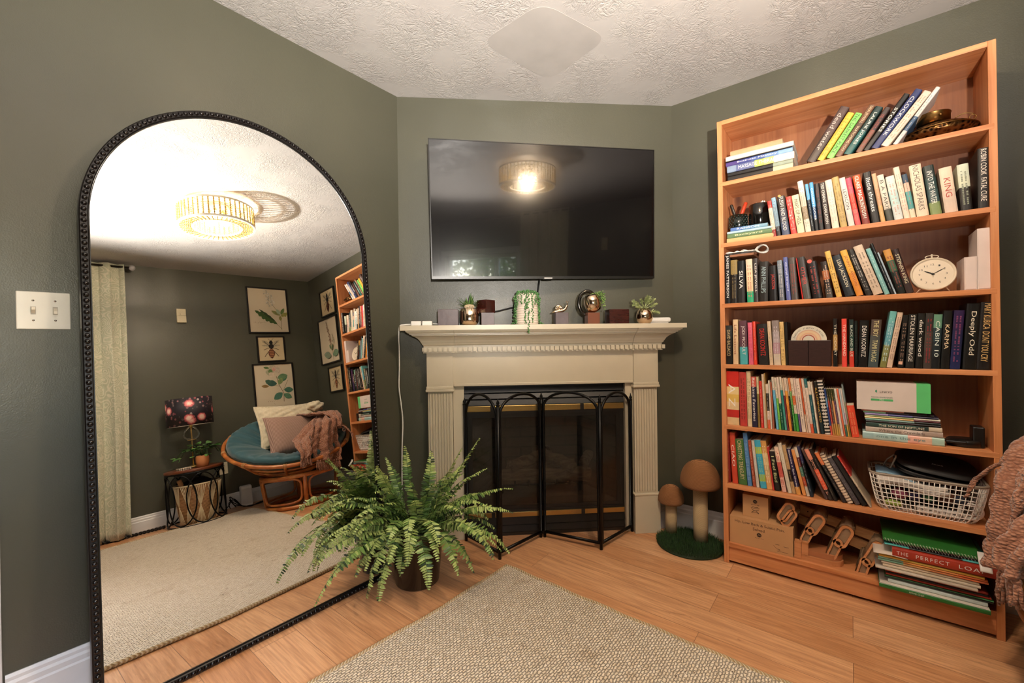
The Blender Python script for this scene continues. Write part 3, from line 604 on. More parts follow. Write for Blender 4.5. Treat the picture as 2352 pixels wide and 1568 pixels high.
# small emblems on a few spines
def spine_flat(ob, kind, z, r_, th, mat, name):
    mb = MB()
    if kind == 'disc': mb.prism([(r_ * math.cos(2 * PI * i / 16), r_ * math.sin(2 * PI * i / 16)) for i in range(16)], 0, .0004, M4=Matrix.Translation((0, -th / 2, z)) @ Matrix.Rotation(-PI / 2, 4, 'Y'))
    else: mb.box((-.0005, -th / 2 - r_, z - r_), (-.0001, -th / 2 + r_, z + r_))
    mb.build(name, mat, ob)
for o in list(C.objects):
    lb = o.get('label', '')
    if 'red medallion' in lb: spine_flat(o, 'disc', .165, .0085, .02, inkmat('#d8584a'), 'medallion')
    if 'barcode' in lb: spine_flat(o, 'sq', .02, .006, .012, inkmat('#d8a890'), 'barcode')
    if 'gold emblem' in lb: spine_flat(o, 'disc', .182, .006, .018, inkmat('#b89a50'), 'emblem')
    if 'small feather' in lb: spine_flat(o, 'disc', .085, .0035, .014, inkmat('#f0dcd0'), 'emblem')

# books and papers lying flat: (x front, y left, y right, z, thickness, depth, colours bottom to top along the spine, text, ink, name, label)
def flat(xf, yl, yr, z, th, dep, secs, text, ink, label, name='book', gl=.4, hard=False, tilt=0, group=None, twist=0):
    # spine runs along -y: rotate the upright book so its height lies along -y and its thickness upwards
    L = yl - yr; ob = make_book(name, th, L, dep, secs, '', secs[-1], (xf, yl, z), Quaternion((1, 0, 0), 0), label, group, gl, hard)
    Mx = Matrix(((1, 0, 0), (0, 0, -1), (0, -1, 0)));   # local y(-th..0) -> z up, local z -> -y
    ob.rotation_euler = (Matrix.Rotation(math.radians(twist), 3, 'Z') @ Matrix.Rotation(math.radians(tilt), 3, 'X') @ Mx.to_3x3()).to_euler() if False else (0, 0, 0)
    for me in [ob.data] + [c.data for c in ob.children]:
        me.transform(Matrix(((1, 0, 0, 0), (0, 0, -1, 0), (0, -1, 0, 0), (0, 0, 0, 1)))); me.flip_normals() if hasattr(me, 'flip_normals') else None
        me.update()
    ob.rotation_euler = (math.radians(tilt), 0, math.radians(twist))
    if text:
        off, frac = (.5, .6)
        lettering(text, L * frac, th * .5, (-.0002, -L * .48, th / 2), (0, -1, 0), (0, 0, 1), inkmat(ink), ob, 'title_lettering')
    return ob
z = ZS[1] + .0005; g1 = 'books stacked flat on the top shelf'
for (th, yl, yr, dep, secs, tx, ink, lb, dx) in [
    (.024, .462, .196, .19, ['#1e1a17'] * 5 + ['#c9b89a'] * 2, '', '', 'black book with a cream end at the bottom of the top shelf stack', .006),
    (.017, .462, .196, .19, ['#161413'] * 5 + ['#8f9a88'] * 2, '', '', 'black book with a sage end second from the bottom of the top shelf stack', .006),
    (.031, .463, .190, .2, ['#7f90a8', '#5f668e', '#5f668e', '#a8b860', '#d8c878', '#e2d8c0', '#e2d2c0'], 'MASSAGE THERAPY', '#ece4dc', 'thick blue and cream textbook in the top shelf stack', .002),
    (.019, .468, .196, .2, ['#4a3a78', '#3f4480', '#4c5f96', '#6a8ab8', '#86a8cc'], 'Business Mastery', '#ece6ea', 'purple to light blue workbook in the top shelf stack', .003),
    (.005, .470, .198, .2, ['#15131a'], '', '', 'thin black folder in the top shelf stack', .002),
    (.021, .468, .192, .21, ['#cdc6bd', '#d8d0c6', '#d2cabf'], '', '', 'white ring bound journal in the top shelf stack', .0),
    (.026, .450, .235, .16, ['#c79a72'], '', '', 'tan kraft notebook near the top of the top shelf stack', .012)]:
    flat(XS + .008 + dx, yl, yr, z, th, dep, secs, tx, ink, lb, 'book' if 'notebook' not in lb else 'notebook', group=g1); z += th + .0005
flat(XS + .06, .435, .318, z, .008, .11, ['#3f9a92', '#2a2a28', '#58aaa4'], '', '', 'small teal magazine on top of the top shelf stack', 'magazine', group=g1)
z = ZS[2] + .0005; g2 = 'books stacked flat on the second shelf'
for (th, yl, yr, dep, secs, tx, ink, lb, dx) in [
    (.021, .468, .272, .13, ['#c9aa74'], '', '', 'pale yellow book at the bottom of the second shelf stack', .002),
    (.021, .466, .276, .13, ['#5f7a54'], 'Backyard', '#e8e0b0', 'leaf green book in the second shelf stack', .003),
    (.011, .466, .276, .14, ['#a8c4cc'], '', '', 'pale blue book in the second shelf stack', .002),
    (.017, .452, .296, .15, ['#4f70a8', '#5f8ab0', '#7aa0b4'], 'RANSOM', '#e0e6ec', 'blue book on top of the second shelf stack', .006)]:
    flat(XS + .01 + dx, yl, yr, z, th, dep, secs, tx, ink, lb, group=g2); z += th + .0005
ztop2 = z
z = ZS[5] + .0005; g5 = 'books and magazines stacked flat on the fifth shelf'
for (th, yl, yr, dep, secs, tx, ink, lb, dx) in [
    (.030, -.037, -.278, .2, ['#9ab8b8', '#a4c0be', '#a4c0be', '#a8c4c0', '#e0a898', '#dcb49a', '#a8c4b4'], 'one in the eye', '#6a8a88', 'thick pale aqua hardcover at the bottom of the fifth shelf stack', .004),
    (.021, -.047, -.274, .19, ['#b8a89c', '#b4a296', '#c8b8b0', '#a89488'], 'Where the Crawdads', '#5a4a44', 'grey pink hardcover in the fifth shelf stack', .006),
    (.017, -.048, -.272, .19, ['#2f4440', '#34504a', '#34504a', '#34504a', '#2a3a38', '#c8b8a4'], 'THE SON OF NEPTUNE', '#dcd4c0', 'dark green hardcover in the fifth shelf stack', .005),
    (.009, -.048, -.268, .19, ['#1c1616', '#2a1c22', '#141010'], '', '', 'black magazine in the fifth shelf stack', .006),
    (.008, -.046, -.268, .2, ['#6a9a90', '#7a9a94', '#1c2420'], '', '', 'seafoam magazine in the fifth shelf stack', .004),
    (.006, -.044, -.266, .2, ['#e0c88a', '#dcb070', '#5a2430'], '', '', 'butter yellow magazine in the fifth shelf stack', .003),
    (.006, -.045, -.267, .2, ['#7a8a4c', '#8a9a68', '#e0d8c8'], '', '', 'olive magazine in the fifth shelf stack', .004),
    (.008, -.044, -.262, .2, ['#8a7ab0', '#4a4a88', '#1c1c34'], '', '', 'lavender magazine in the fifth shelf stack', .004),
    (.007, -.040, -.250, .2, ['#8ac0a0', '#34303c', '#181418'], '', '', 'mint magazine in the fifth shelf stack', .005),
    (.006, -.034, -.230, .2, ['#c88a7c', '#b87a6c', '#2a1a1a'], '', '', 'dusty pink magazine on top of the fifth shelf stack', .002)]:
    flat(XS + .008 + dx, yl, yr, z, th, dep, secs, tx, ink, lb, 'magazine' if 'magazine' in lb else 'book', group=g5, gl=.25); z += th + .0004
z5 = z
# the pencil sharpener box on that stack
t = thing('product_box', 'white pencil sharpener box with a green end on the magazine stack', 'box', (XS + .003, -.019, z5 + .0005))
mb = MB(); mb.box((0, -.181, 0), (.13, 0, .113)); mb.build('carton', M('#d2c4bc', .35, name='white_card'), t)
mb = MB(); mb.box((-.0002, -.221, 0), (.13, -.181, .113)); mb.build('green_end', M('#5cbf74', .35), t)
lettering('LINKYO', .037, .0075, (-.0002, -.092, .075), (0, -1, 0), (0, 0, 1), inkmat('#1c1a1c'), t, 'brand_lettering')
lettering('PENCIL SHARPENER', .066, .006, (-.0002, -.079, .053), (0, -1, 0), (0, 0, 1), inkmat('#7a8a80'), t, 'product_lettering')
lettering('R E M O V E R', .066, .0035, (-.0002, -.079, .0615), (0, -1, 0), (0, 0, 1), inkmat('#c0928a'), t, 'small_lettering') if False else None
mb = MB(); mb.box((-.0006, -.113, .0385), (-.0001, -.045, .0465)); mb.build('green_band', M('#4fa868', .35), t)
lettering('PRO', .014, .005, (-.0007, -.079, .0425), (0, -1, 0), (0, 0, 1), inkmat('#e8ece4'), t, 'band_lettering')
mb = MB(); mb.prism([(.0055 * math.cos(a), .0055 * math.sin(a)) for a in [2 * PI * i / 18 for i in range(10)]], 0, .0005, M4=Matrix.Translation((-.0001, -.064, .077)) @ Matrix.Rotation(-PI / 2, 4, 'Y')); mb.build('emblem', inkmat('#2f8a6a'), t)
# phone stand
t = thing('phone_stand', 'black round based phone stand at the right end of the fifth shelf', 'stand', (XS + .085, -.34, ZS[5] + .0005))
mb = MB(); mb.lathe([(0, 0), (.046, 0), (.05, .004), (.05, .022), (.046, .026), (0, .026)], n=32); mb.build('base', BLACK_SATIN, t)
mb = MB(); mb.box((-.03, -.05, .0), (.03, -.018, .078), ch=.004); mb.build('upright', BLACK_SATIN, t)
mb = MB(); mb.box((-.055, .0, .014), (-.01, .058, .024), ch=.004); mb.build('clip', BLACK_SATIN, t)

# brass lantern dish on the top shelf
t = thing('lantern_dish', 'pierced antique brass lantern dish with ring handles at top shelf right', 'lantern', (XS + .122, -.279, ZS[1] + .001))
AB = NB('pierced_antique_brass'); v = AB.coord(); vo = AB.n('ShaderNodeTexVoronoi'); vo.inputs['Scale'].default_value = 70; AB.l(v, vo.inputs['Vector'])
AB.set(col=AB.ramp(vo.outputs['Distance'], [(.25, '#1c120a'), (.42, '#6a4626'), (.7, '#8a6236')]), rough=.32, metal=.9); AB.bump(vo.outputs['Distance'], .8, .003); AB = AB.m
AB2 = brushed('antique_brass', '#8a6a3c', .28)
mb = MB(); mb.lathe([(0, .0), (.04, .001), (.075, .012), (.1, .028), (.112, .042)], n=48); mb.build('bowl', AB, t)
mb = MB(); mb.lathe([(.112, .042), (.114, .045), (.095, .058), (.07, .07), (.052, .076), (0, .077)], n=48); mb.build('lid', AB, t)
mb = MB(); mb.tube([(.1135 * math.cos(2 * PI * i / 48), .1135 * math.sin(2 * PI * i / 48), .0435) for i in range(48)], .0018, 6, closed=True); mb.build('rim_bead', AB2, t)
mb = MB(); mb.lathe([(.049, .074), (.049, .108), (.051, .110), (.051, .113), (.048, .113), (.046, .079), (0, .079)], (-.02, .015, 0), n=40); mb.build('collar', AB2, t)
mb = MB(); mb.tube([(-.02 + .012 * math.cos(a), .055 , .118 + .012 * math.sin(a)) for a in [2 * PI * i / 18 for i in range(18)]], .0028, 6, closed=True); mb.build('ring_handle', AB2, t)
mb = MB(); mb.tube([(-.04, -.09 + .009 * math.cos(a), .066 + .009 * math.sin(a)) for a in [2 * PI * i / 16 for i in range(16)]], .0016, 6, closed=True); mb.tube([(-.06 + .0 * i, -.04 - .005 * i, .07 + .01 * math.sin(i / 10 * PI)) for i in range(11)], .0016, 6); mb.build('ring_handle', AB2, t)
mb = MB(); mb.ball((-.07, .0, .094), .006, 12, 8); mb.build('rivet', AB2, t)

# things on the second shelf stack
t = thing('tumbler', 'dark green hobnail tumbler on the second shelf stack', 'tumbler', (XS + .075, .428, ztop2 + .0005))
DG = M('#0c1613', .18, name='dark_glazed_glass', coat=.4)
mb = MB(); mb.lathe([(0, 0), (.038, 0), (.041, .004), (.041, .066), (.038, .066), (.036, .008), (0, .008)], n=32); mb.build('cup', DG, t)
mb = MB()
for j in range(6):
    for i in range(16): a = 2 * PI * (i + .5 * (j % 2)) / 16; mb.ball((.041 * math.cos(a), .041 * math.sin(a), .01 + j * .0095), .0036, 6, 4)
mb.build('hobnails', M('#2c3a34', .2, .2, coat=.6), t)
cxm = XS + .075
for nm, lb, cat, p0, p1, r0, c_ in [('marker', 'orange red marker pen leaning in the green tumbler', 'pen', (0, .008, .012), (.004, -.035, .128), .0085, '#b83a1e'), ('letter_opener', 'black flat handled opener leaning in the green tumbler', 'opener', (.004, .0, .012), (-.01, .03, .125), .0075, '#171210'), ('pencil', 'lime green pencil leaning in the green tumbler', 'pencil', (.014, .0, .012), (.01, -.027, .1), .0035, '#a0b83c')]:
    t = thing(nm, lb, cat, (XS + .075, .428, ztop2 + .0005)); mb = MB(); a, b_ = Vector(p0), Vector(p1)
    mb.tube([a, a.lerp(b_, .5), a.lerp(b_, .97), b_], [r0 * .8, r0, r0, r0 * .4], 10, flat=.5 if nm == 'letter_opener' else 1); mb.build('barrel', M(c_, .35), t)
t = thing('canister', 'glossy black canister beside the tumbler on the second shelf stack', 'canister', (XS + .08, .338, ztop2 + .0005))
mb = MB(); mb.lathe([(0, 0), (.043, 0), (.045, .003), (.045, .1), (.042, .104), (.039, .1), (.039, .006), (0, .006)], n=36); mb.build('body', M('#0b0908', .12, name='gloss_black', coat=.5), t)
t = thing('cord_roll', 'small roll of white cord inside the black canister', 'cord', (XS + .08, .338, ztop2 + .008)); mb = MB()
for i in range(5): mb.tube([(.014 * math.cos(a), .022 * math.cos(i), .088 + .016 * math.sin(a) + .002 * i) for a in [2 * PI * k / 20 for k in range(20)]], .003, 6, closed=True)
mb.build('loops', WHITE_PLASTIC, t); mb = MB(); mb.tube([(0, 0, 0), (0, 0, .09)], .003); mb.build('tail', WHITE_PLASTIC, t)

# third shelf: flat brown box, crumpled tissue, clock, white boxes
ht = ZS[3] + .216
t = thing('wooden_box', 'thin brown box lying on top of the third shelf books', 'box', (XS + .014, .464, ZS[3] + .2245))
mb = MB(); mb.box((.0, -.11, 0), (.16, 0, .011), ch=.001); mb.build('lid_board', M('#8a5a3c', .5), t)
def crumple(seed, W_, D_, H_, nu=34, nv=26):
    r = random.Random(seed); ph = [(r.uniform(8, 30), r.uniform(8, 30), r.uniform(0, 6), r.uniform(.2, 1)) for _ in range(9)]
    def fn(u, v):
        s_ = sum(a * math.sin(fx * u + fy * v + p_) for fx, fy, p_, a in ph) / 3; e = math.sin(PI * min(1, u * 1.05)) ** .5
        return (v * D_, -u * W_ + .006 * s_, .004 + H_ * (.35 + .3 * s_) * (.35 + .65 * e) * (1 if v > .03 else .2))
    return fn
mb = MB(); mb.grid(crumple(3, .13, .08, .02), 40, 28, smooth=False)
for i in range(1):
    mb.tube([(.02 + .01 * math.sin(a * 2), -.128 - .022 * (1 - math.cos(a)), .012 + .017 * math.sin(a)) for a in [PI * 2 * k / 22 for k in range(22)]], .003, 5, closed=True, flat=4)
tag(mb.build('tissue_paper', M('#d0ccc6', .7, bump=.2), None, (XS + .004, .470, ZS[3] + .2365), solid=.0008), 'crumpled white tissue wrap on top of the thin brown box', 'tissue')
CLKC = (XS + .055, -.253, ZS[3])
t = thing('alarm_clock', 'round cream retro alarm clock on the third shelf', 'clock', CLKC, 0)
Rk = .066; qt = Quaternion((0, 1, 0), math.radians(10)); cz = .0705; MC = Matrix.Translation((0, 0, cz)) @ qt.to_matrix().to_4x4() @ Matrix.Rotation(-PI / 2, 4, 'Y')
CLK = M('#d8c9b4', .35, name='cream_enamel')
mb = MB(); mb.lathe([(0, -.026), (.05, -.026), (Rk - .004, -.018), (Rk - .002, .0), (Rk, .012), (Rk - .002, .017), (Rk - .006, .017), (Rk - .009, .011)], n=64, M4=MC); mb.build('case', CLK, t)
mb = MB(); mb.lathe([(0, .0102), (Rk - .0085, .0105)], n=64, M4=MC); mb.build('dial', M('#dccdb2', .5, name='clock_dial'), t)
INK = inkmat('#2c2a26'); ex = MC.to_3x3() @ Vector((0, -1, 0)); 
def cp(x, y, z): return MC @ Vector((y, -x, z))     # x to the right on the dial, y up
upv = (MC.to_3x3() @ Vector((1, 0, 0))); rtv = (MC.to_3x3() @ Vector((0, -1, 0)))
for i in range(1, 13):
    a = math.radians(90 - 30 * i); lettering(str(i), .0042 * len(str(i)) + .001, .0072, cp(.038 * math.cos(a), .038 * math.sin(a), .0105), rtv, upv, INK, t, 'numeral')
mb = MB()
for i in range(60):
    a = 2 * PI * i / 60; L = .0035 if i % 5 == 0 else .0016; d = Vector((math.cos(a), math.sin(a))); q_ = Vector((-d.y, d.x)) * .0003
    P = [d * .049 + q_, d * .049 - q_, d * (.049 + L) - q_, d * (.049 + L) + q_]; mb.add([cp(x.x, x.y, .0109) for x in P], [(0, 1, 2, 3)])
mb.build('minute_track', INK, t)
def hand(ang, L, w_, zz):
    a = math.radians(ang); d = Vector((math.cos(a), math.sin(a))); q_ = Vector((-d.y, d.x)); P = [-d * .006 - q_ * w_ * .5, d * L * .55 - q_ * w_, d * L, d * L * .55 + q_ * w_, -d * .006 + q_ * w_ * .5]
    mb = MB(); mb.add([cp(x.x, x.y, zz) for x in P], [(0, 1, 2, 3, 4)]); return mb
hand(150, .030, .0026, .0122).build('hour_hand', BLACK_MATTE, t); hand(32, .044, .0013, .0128).build('minute_hand', BLACK_MATTE, t); hand(-90, .016, .0006, .0132).build('alarm_hand', BLACK_MATTE, t)
mb = MB(); mb.lathe([(0, .0105), (.0032, .0105), (.0032, .0138), (0, .0142)], n=16, M4=MC); mb.build('centre_boss', BLACK_MATTE, t)
mb = MB(); mb.tube([cp(.0, Rk - .002, 0), cp(0, Rk + .012, 0)], .003, 8); mb.ball(cp(0, Rk + .013, 0), .0045, 10, 6); mb.build('crown_knob', CLK, t)
mb = MB(); mb.tube([Vector(cp(0, Rk + .006, 0)) + Vector((0, .019 * math.cos(a), .0065 * math.sin(a))) for a in [2 * PI * i / 28 for i in range(28)]], .0018, 6, closed=True); mb.build('carry_ring', CLK, t)
for s_ in (-1, 1): mb = MB(); mb.tube([cp(.034 * s_, -.052, .006), (-.006, -.048 * s_, .001)], [.0026, .0016], 8); mb.build('foot', CLK, t)
mb = MB(); mb.tube([cp(0, -.05, -.02), (.045, 0, .002)], .0026, 8); mb.build('foot', CLK, t)
for (nm, y0_, y1_, hh, lb) in (('small', -.3335, -.3660, .122, 'short white cardboard box beside the cream clock'), ('tall', -.3668, -.4020, .222, 'tall white cardboard box at the right end of the third shelf')):
    t = thing('white_box', lb, 'box', (XS + .012, y0_, ZS[3] + .0005), group='white boxes on the third shelf'); W_ = y0_ - y1_
    mb = MB(); mb.box((0.002, -W_, 0), (.15, 0, hh)); mb.build('sleeve', M('#d6c8c2', .45, name='white_carton'), t)
    mb = MB(); mb.box((0, -W_ + .003, .003), (.004, -.003, hh - .003)); mb.build('end_flap', M('#dccbc6', .45, name='white_carton_flap'), t)

# fourth shelf: rainbow sign on two dark blocks
DARKW = NB('dark_stained_block'); v = DARKW.coord(scale=(30, 30, 120)); DARKW.set(col=DARKW.ramp(DARKW.noise(v, 1.5, 4), [(.3, '#2a1917'), (.7, '#3a2321')]), rough=.38); DARKW = DARKW.m
for (y0_, y1_, lb) in ((.2205, .1465, 'left dark wood block under the rainbow sign'), (.1450, .0655, 'right dark wood block under the rainbow sign')):
    mb = MB(); mb.box((0, y1_ - y0_, 0), (.075, 0, .1125), ch=.0012); tag(mb.build('wooden_block', DARKW, None, (XS + .014, y0_, ZS[4] + .0005)), lb, 'block', 'dark blocks on the fourth shelf')
t = thing('rainbow_sign', 'half round sign with a painted rainbow and script on the dark blocks', 'sign', (XS + .03, .1455, ZS[4] + .1135))
def halfdisc(r0, r1, x0, x1, n=40):
    P = [(r1 * math.cos(PI * i / n), r1 * math.sin(PI * i / n)) for i in range(n + 1)]
    Q = [(r0 * math.cos(PI * i / n), r0 * math.sin(PI * i / n)) for i in range(n, -1, -1)] if r0 > 0 else []
    mb = MB(); L = len(P) + len(Q); ring = P + Q; m = MB(); MM = Matrix(((0, 0, 1, 0), (1, 0, 0, 0), (0, 1, 0, 0), (0, 0, 0, 1)))
    if r0 <= 0: mb.prism(ring, x0, x1, M4=MM); return mb
    for i in range(n):
        a0, a1 = PI * i / n, PI * (i + 1) / n; c_ = [(r0, a0), (r1, a0), (r1, a1), (r0, a1)]; mb.prism([(r * math.cos(a), r * math.sin(a)) for r, a in c_], x0, x1, M4=MM)
    return mb
halfdisc(0, .0655, 0, .009).build('board', M('#d2cbbb', .5, name='sign_board'), t)
for (a, b_, c_) in ((.042, .0465, '#cfa890'), (.034, .0415, '#dcc09a'), (.0265, .0335, '#d8a888'), (.0205, .0245, '#a84a3a')): halfdisc(a, b_, -.0006, .0002, 30).build('painted_arc', M(c_, .6), t)
def arctext(body, r, a0, a1, hgt):
    n = len(body)
    for i, ch in enumerate(body):
        if ch == ' ': continue
        a = math.radians(a0 + (a1 - a0) * (i + .5) / n); pos = Vector((-.0004, -r * math.cos(a), r * math.sin(a))); up = Vector((0, -math.cos(a), math.sin(a))); right = Vector((0, -math.sin(a), -math.cos(a)))
        yield ch, pos, up, right
mbv = MB()
for word, a0, a1 in (('thankful', 170, 122), ('grateful', 112, 68), ('blessed', 58, 12)):
    for ch, pos, up, right in arctext(word, .0545, a0, a1, .006):
        vs, fs = text_mesh(ch, .0042, .0065, shear=.3); Z = right.cross(up); mbv.add([pos + right * v_.x + up * v_.y for v_ in vs], fs)
mbv.build('script_lettering', inkmat('#3c3a38'), t)
# ------------------------------------------------------------------ sixth shelf: wire basket with the black case
WIRE = M('#f0eae2', .4, name='white_wire')
def rrect(w2, d2, r, z, n=6):
    P = []
    for (sx, sy, a0) in ((1, 1, 0), (-1, 1, 90), (-1, -1, 180), (1, -1, 270)):
        for i in range(n + 1): a = math.radians(a0 + 90 * i / n); P.append(Vector((sx * (w2 - r) + r * math.cos(a), sy * (d2 - r) + r * math.sin(a), z)))
    return P
BK = (XS + .122, -.2275, ZS[6] + .002)
t = thing('wire_basket', 'white wire basket full of odds and ends on the sixth shelf', 'basket', BK)
HB = .142; W0, W1, D0, D1 = .135, .1685, .085, .106    # half sizes bottom/top; local x=depth, y=width
def lvl(f): return (D0 + (D1 - D0) * f ** .6, W0 + (W1 - W0) * f ** .6, HB * f)
rings = MB()
for j in range(9):
    f = j / 8; d, w_, z = lvl(f); P = rrect(d, w_, .035, z)
    rings.tube(P, .0026 if j == 8 else .0016, 6 if j == 8 else 5, closed=True)
rings.build('wire_hoops', WIRE, t)
ups = MB(); bott = MB(); NW = 20
for i in range(NW):
    yy = -1 + 2 * (i + .5) / NW
    for sx in (-1, 1): ups.tube([(sx * lvl(j / 8)[0], yy * (lvl(j / 8)[1] - .02), lvl(j / 8)[2]) for j in range(9)], .0016, 5)
    bott.tube([(-D0, yy * (W0 - .02), 0), (D0, yy * (W0 - .02), 0)], .0012, 4)
for i in range(11):
    xx = -1 + 2 * (i + .5) / 11
    for sy in (-1, 1): ups.tube([(xx * (lvl(j / 8)[0] - .015), sy * lvl(j / 8)[1], lvl(j / 8)[2]) for j in range(9)], .0016, 5)
    bott.tube([(xx * (D0 - .015), -W0, 0), (xx * (D0 - .015), W0, 0)], .0012, 4)
for (sx, sy) in ((-1, 1), (-1, -1), (1, 1), (1, -1)):
    for k in range(3):
        q_ = []
        for j in range(9):
            d, w_, z = lvl(j / 8); a = math.radians(20 + 25 * k); q_.append((sx * (d - .035 + .035 * math.cos(a)), sy * (w_ - .035 + .035 * math.sin(a)), z))
        ups.tube(q_, .0016, 5)
ups.build('wire_uprights', WIRE, t); bott.build('wire_bottom', WIRE, t)
mb = MB(); mb.tube(rrect(D1, W1, .038, HB + .004), .005, 8, closed=True); mb.build('rim', M('#8f8274', .5, name='grey_rim'), t)
mb = MB(); mb.tube([(.075, .12, HB), (-.02, .10, HB + .015), (-.055, .085, HB + .07), (-.05, .085, HB + .075)], .0032, 7); mb.tube([(.03, .125, HB), (-.02, .11, HB + .05), (-.04, .09, HB + .075)], .0028, 7); mb.build('handle', M('#8f8274', .5, name='grey_rim'), t)
# contents
def blob(name, lb, cat, loc, sc, col, seed, rough=.6, amp=.15, grp=None):
    r = random.Random(seed); ph = [(r.uniform(2, 7), r.uniform(2, 7), r.uniform(0, 6)) for _ in range(5)]
    def fn(u, v):
        a, b_ = 2 * PI * u, PI * v; k = 1 + amp * sum(math.sin(p[0] * a + p[2]) * math.sin(p[1] * b_) for p in ph) / 3 if False else 1 + amp * sum(math.sin(round(p[0]) * a + p[2]) * math.sin(p[1] * b_) for p in ph) / 3
        return (sc[0] * k * math.sin(b_) * math.cos(a), sc[1] * k * math.sin(b_) * math.sin(a), sc[2] * (-math.cos(b_)) * k + sc[2])
    mb = MB(); mb.grid(fn, 26, 14, closeu=True); return tag(mb.build(name, col if not isinstance(col, str) else M(col, rough), None, loc), lb, cat, grp)
bx, by, bz = BK
mb = MB(); mb.grid(lambda u, v: (-.088 + .05 * v, .145 - .21 * u, .1 + .012 * math.sin(6 * u) + .02 * v), 24, 6); tag(mb.build('folded_papers', M('#cfc5bd', .7), None, BK, solid=.012), 'folded white papers near the top of the wire basket', 'papers')
mb = MB(); mb.grid(lambda u, v: (-.06 + .1 * v, .148 - .12 * u, .128 + .014 * math.sin(3 * u + 1) + .008 * v), 20, 8); tag(mb.build('blue_folder', M('#7fa4bc', .4), None, BK, solid=.004), 'pale blue folder under the rim of the wire basket', 'folder')
mb = MB(); mb.box((-.012, -.06, 0), (.012, .06, .026), ch=.005); 
t = thing('power_strip', 'white power strip lying at the front of the wire basket', 'power strip', (bx - .066, by - .035, bz + .006)); mb.build('housing', WHITE_PLASTIC, t)
mb = MB()
for i in range(5):
    for dz in (-.004, .004): mb.box((-.0128, -.048 + i * .022, .013 + dz - .0012), (-.0118, -.040 + i * .022, .013 + dz + .0012))
mb.build('sockets', BLACK_MATTE, t)
for i, (nm, lb, cat, dx, dy, dz, sc, c_) in enumerate([
    ('yarn_bundle', 'pink yarn bundle in the wire basket', 'yarn', -.05, .075, .045, (.022, .026, .02), '#9a4a66'), ('yarn_bundle', 'indigo yarn bundle in the wire basket', 'yarn', -.045, .03, .046, (.022, .022, .02), '#3a3468'),
    ('yarn_bundle', 'green yarn bundle in the wire basket', 'yarn', -.05, -.012, .052, (.02, .02, .016), '#3f7a52'), ('sponge', 'lime sponge at the left bottom of the wire basket', 'sponge', -.062, .095, .012, (.014, .03, .012), '#9ab04a'),
    ('leather_pouch', 'brown leather pouch in the wire basket', 'pouch', -.04, -.06, .05, (.024, .03, .02), '#5a3424'), ('fabric_wad', 'black fabric filling the middle of the wire basket', 'fabric', .02, .0, .01, (.05, .11, .035), '#17130f'),
    ('cable_bundle', 'dark cable bundle at the left of the wire basket', 'cable', -.045, .112, .035, (.02, .014, .02), '#241f1c'), ('fabric_wad', 'small dark blue cloth wad in the wire basket', 'fabric', -.05, -.1, .048, (.02, .022, .02), '#222638')]):
    blob(nm, lb, cat, (bx + dx, by + dy, bz + dz), sc, c_, i)
mb = MB(); mb.tube([(.0, .03 * math.cos(a), .032 + .028 * math.sin(a)) for a in [2 * PI * i / 28 for i in range(28)]], .006, 8, closed=True); tag(mb.build('cable_coil', WHITE_PLASTIC, None, (bx - .06, by - .125, bz + .008)), 'coiled white cable at the right end of the wire basket', 'cable')
t = thing('carry_case', 'black zipped oval carry case lying on the wire basket', 'case', (bx + .012, -.262, bz + HB + .030))
t.rotation_euler = (math.radians(8), math.radians(-16), 0)
FAB = M('#100e0e', .55, bump=.3, bscale=600, name='black_nylon')
def caseh(z0, z1, top):
    mb = MB(); prof = [(0, z0), (.82, z0 + .006), (.97, z0 + .016), (1, (z0 + z1) / 2), (.985, z1 - .012), (.9, z1 - .004), (0, z1)]
    def fn(u, v):
        i = v * (len(prof) - 1); k = min(int(i), len(prof) - 2); f = i - k; r_ = prof[k][0] * (1 - f) + prof[k + 1][0] * f; z = prof[k][1] * (1 - f) + prof[k + 1][1] * f
        a = 2 * PI * u; c_, s_ = math.cos(a), math.sin(a); e = .62; return (.088 * r_ * math.copysign(abs(c_) ** e, c_), .122 * r_ * math.copysign(abs(s_) ** e, s_), z)
    mb.grid(fn, 56, 19, closeu=True); return mb
caseh(-.028, .004, 0).build('lower_shell', FAB, t); caseh(.001, .03, 1).build('upper_shell', FAB, t)
mb = MB(); P = []
for i in range(64): a = 2 * PI * i / 64; c_, s_ = math.cos(a), math.sin(a); P.append((.0885 * math.copysign(abs(c_) ** .62, c_), .1225 * math.copysign(abs(s_) ** .62, s_), .002))
mb.tube(P, .0022, 6, closed=True); mb.build('zip', M('#1c1a1a', .4), t)
lettering('away', .034, .010, (-.03, .0, .0308), (0, 1, 0), (-1, 0, 0), inkmat('#d8e4ea'), t, 'brand_lettering')
lettering('Set Rxpert', .03, .0045, (-.012, .0, .0308), (0, 1, 0), (-1, 0, 0), inkmat('#a8b0b4'), t, 'small_lettering') if False else None

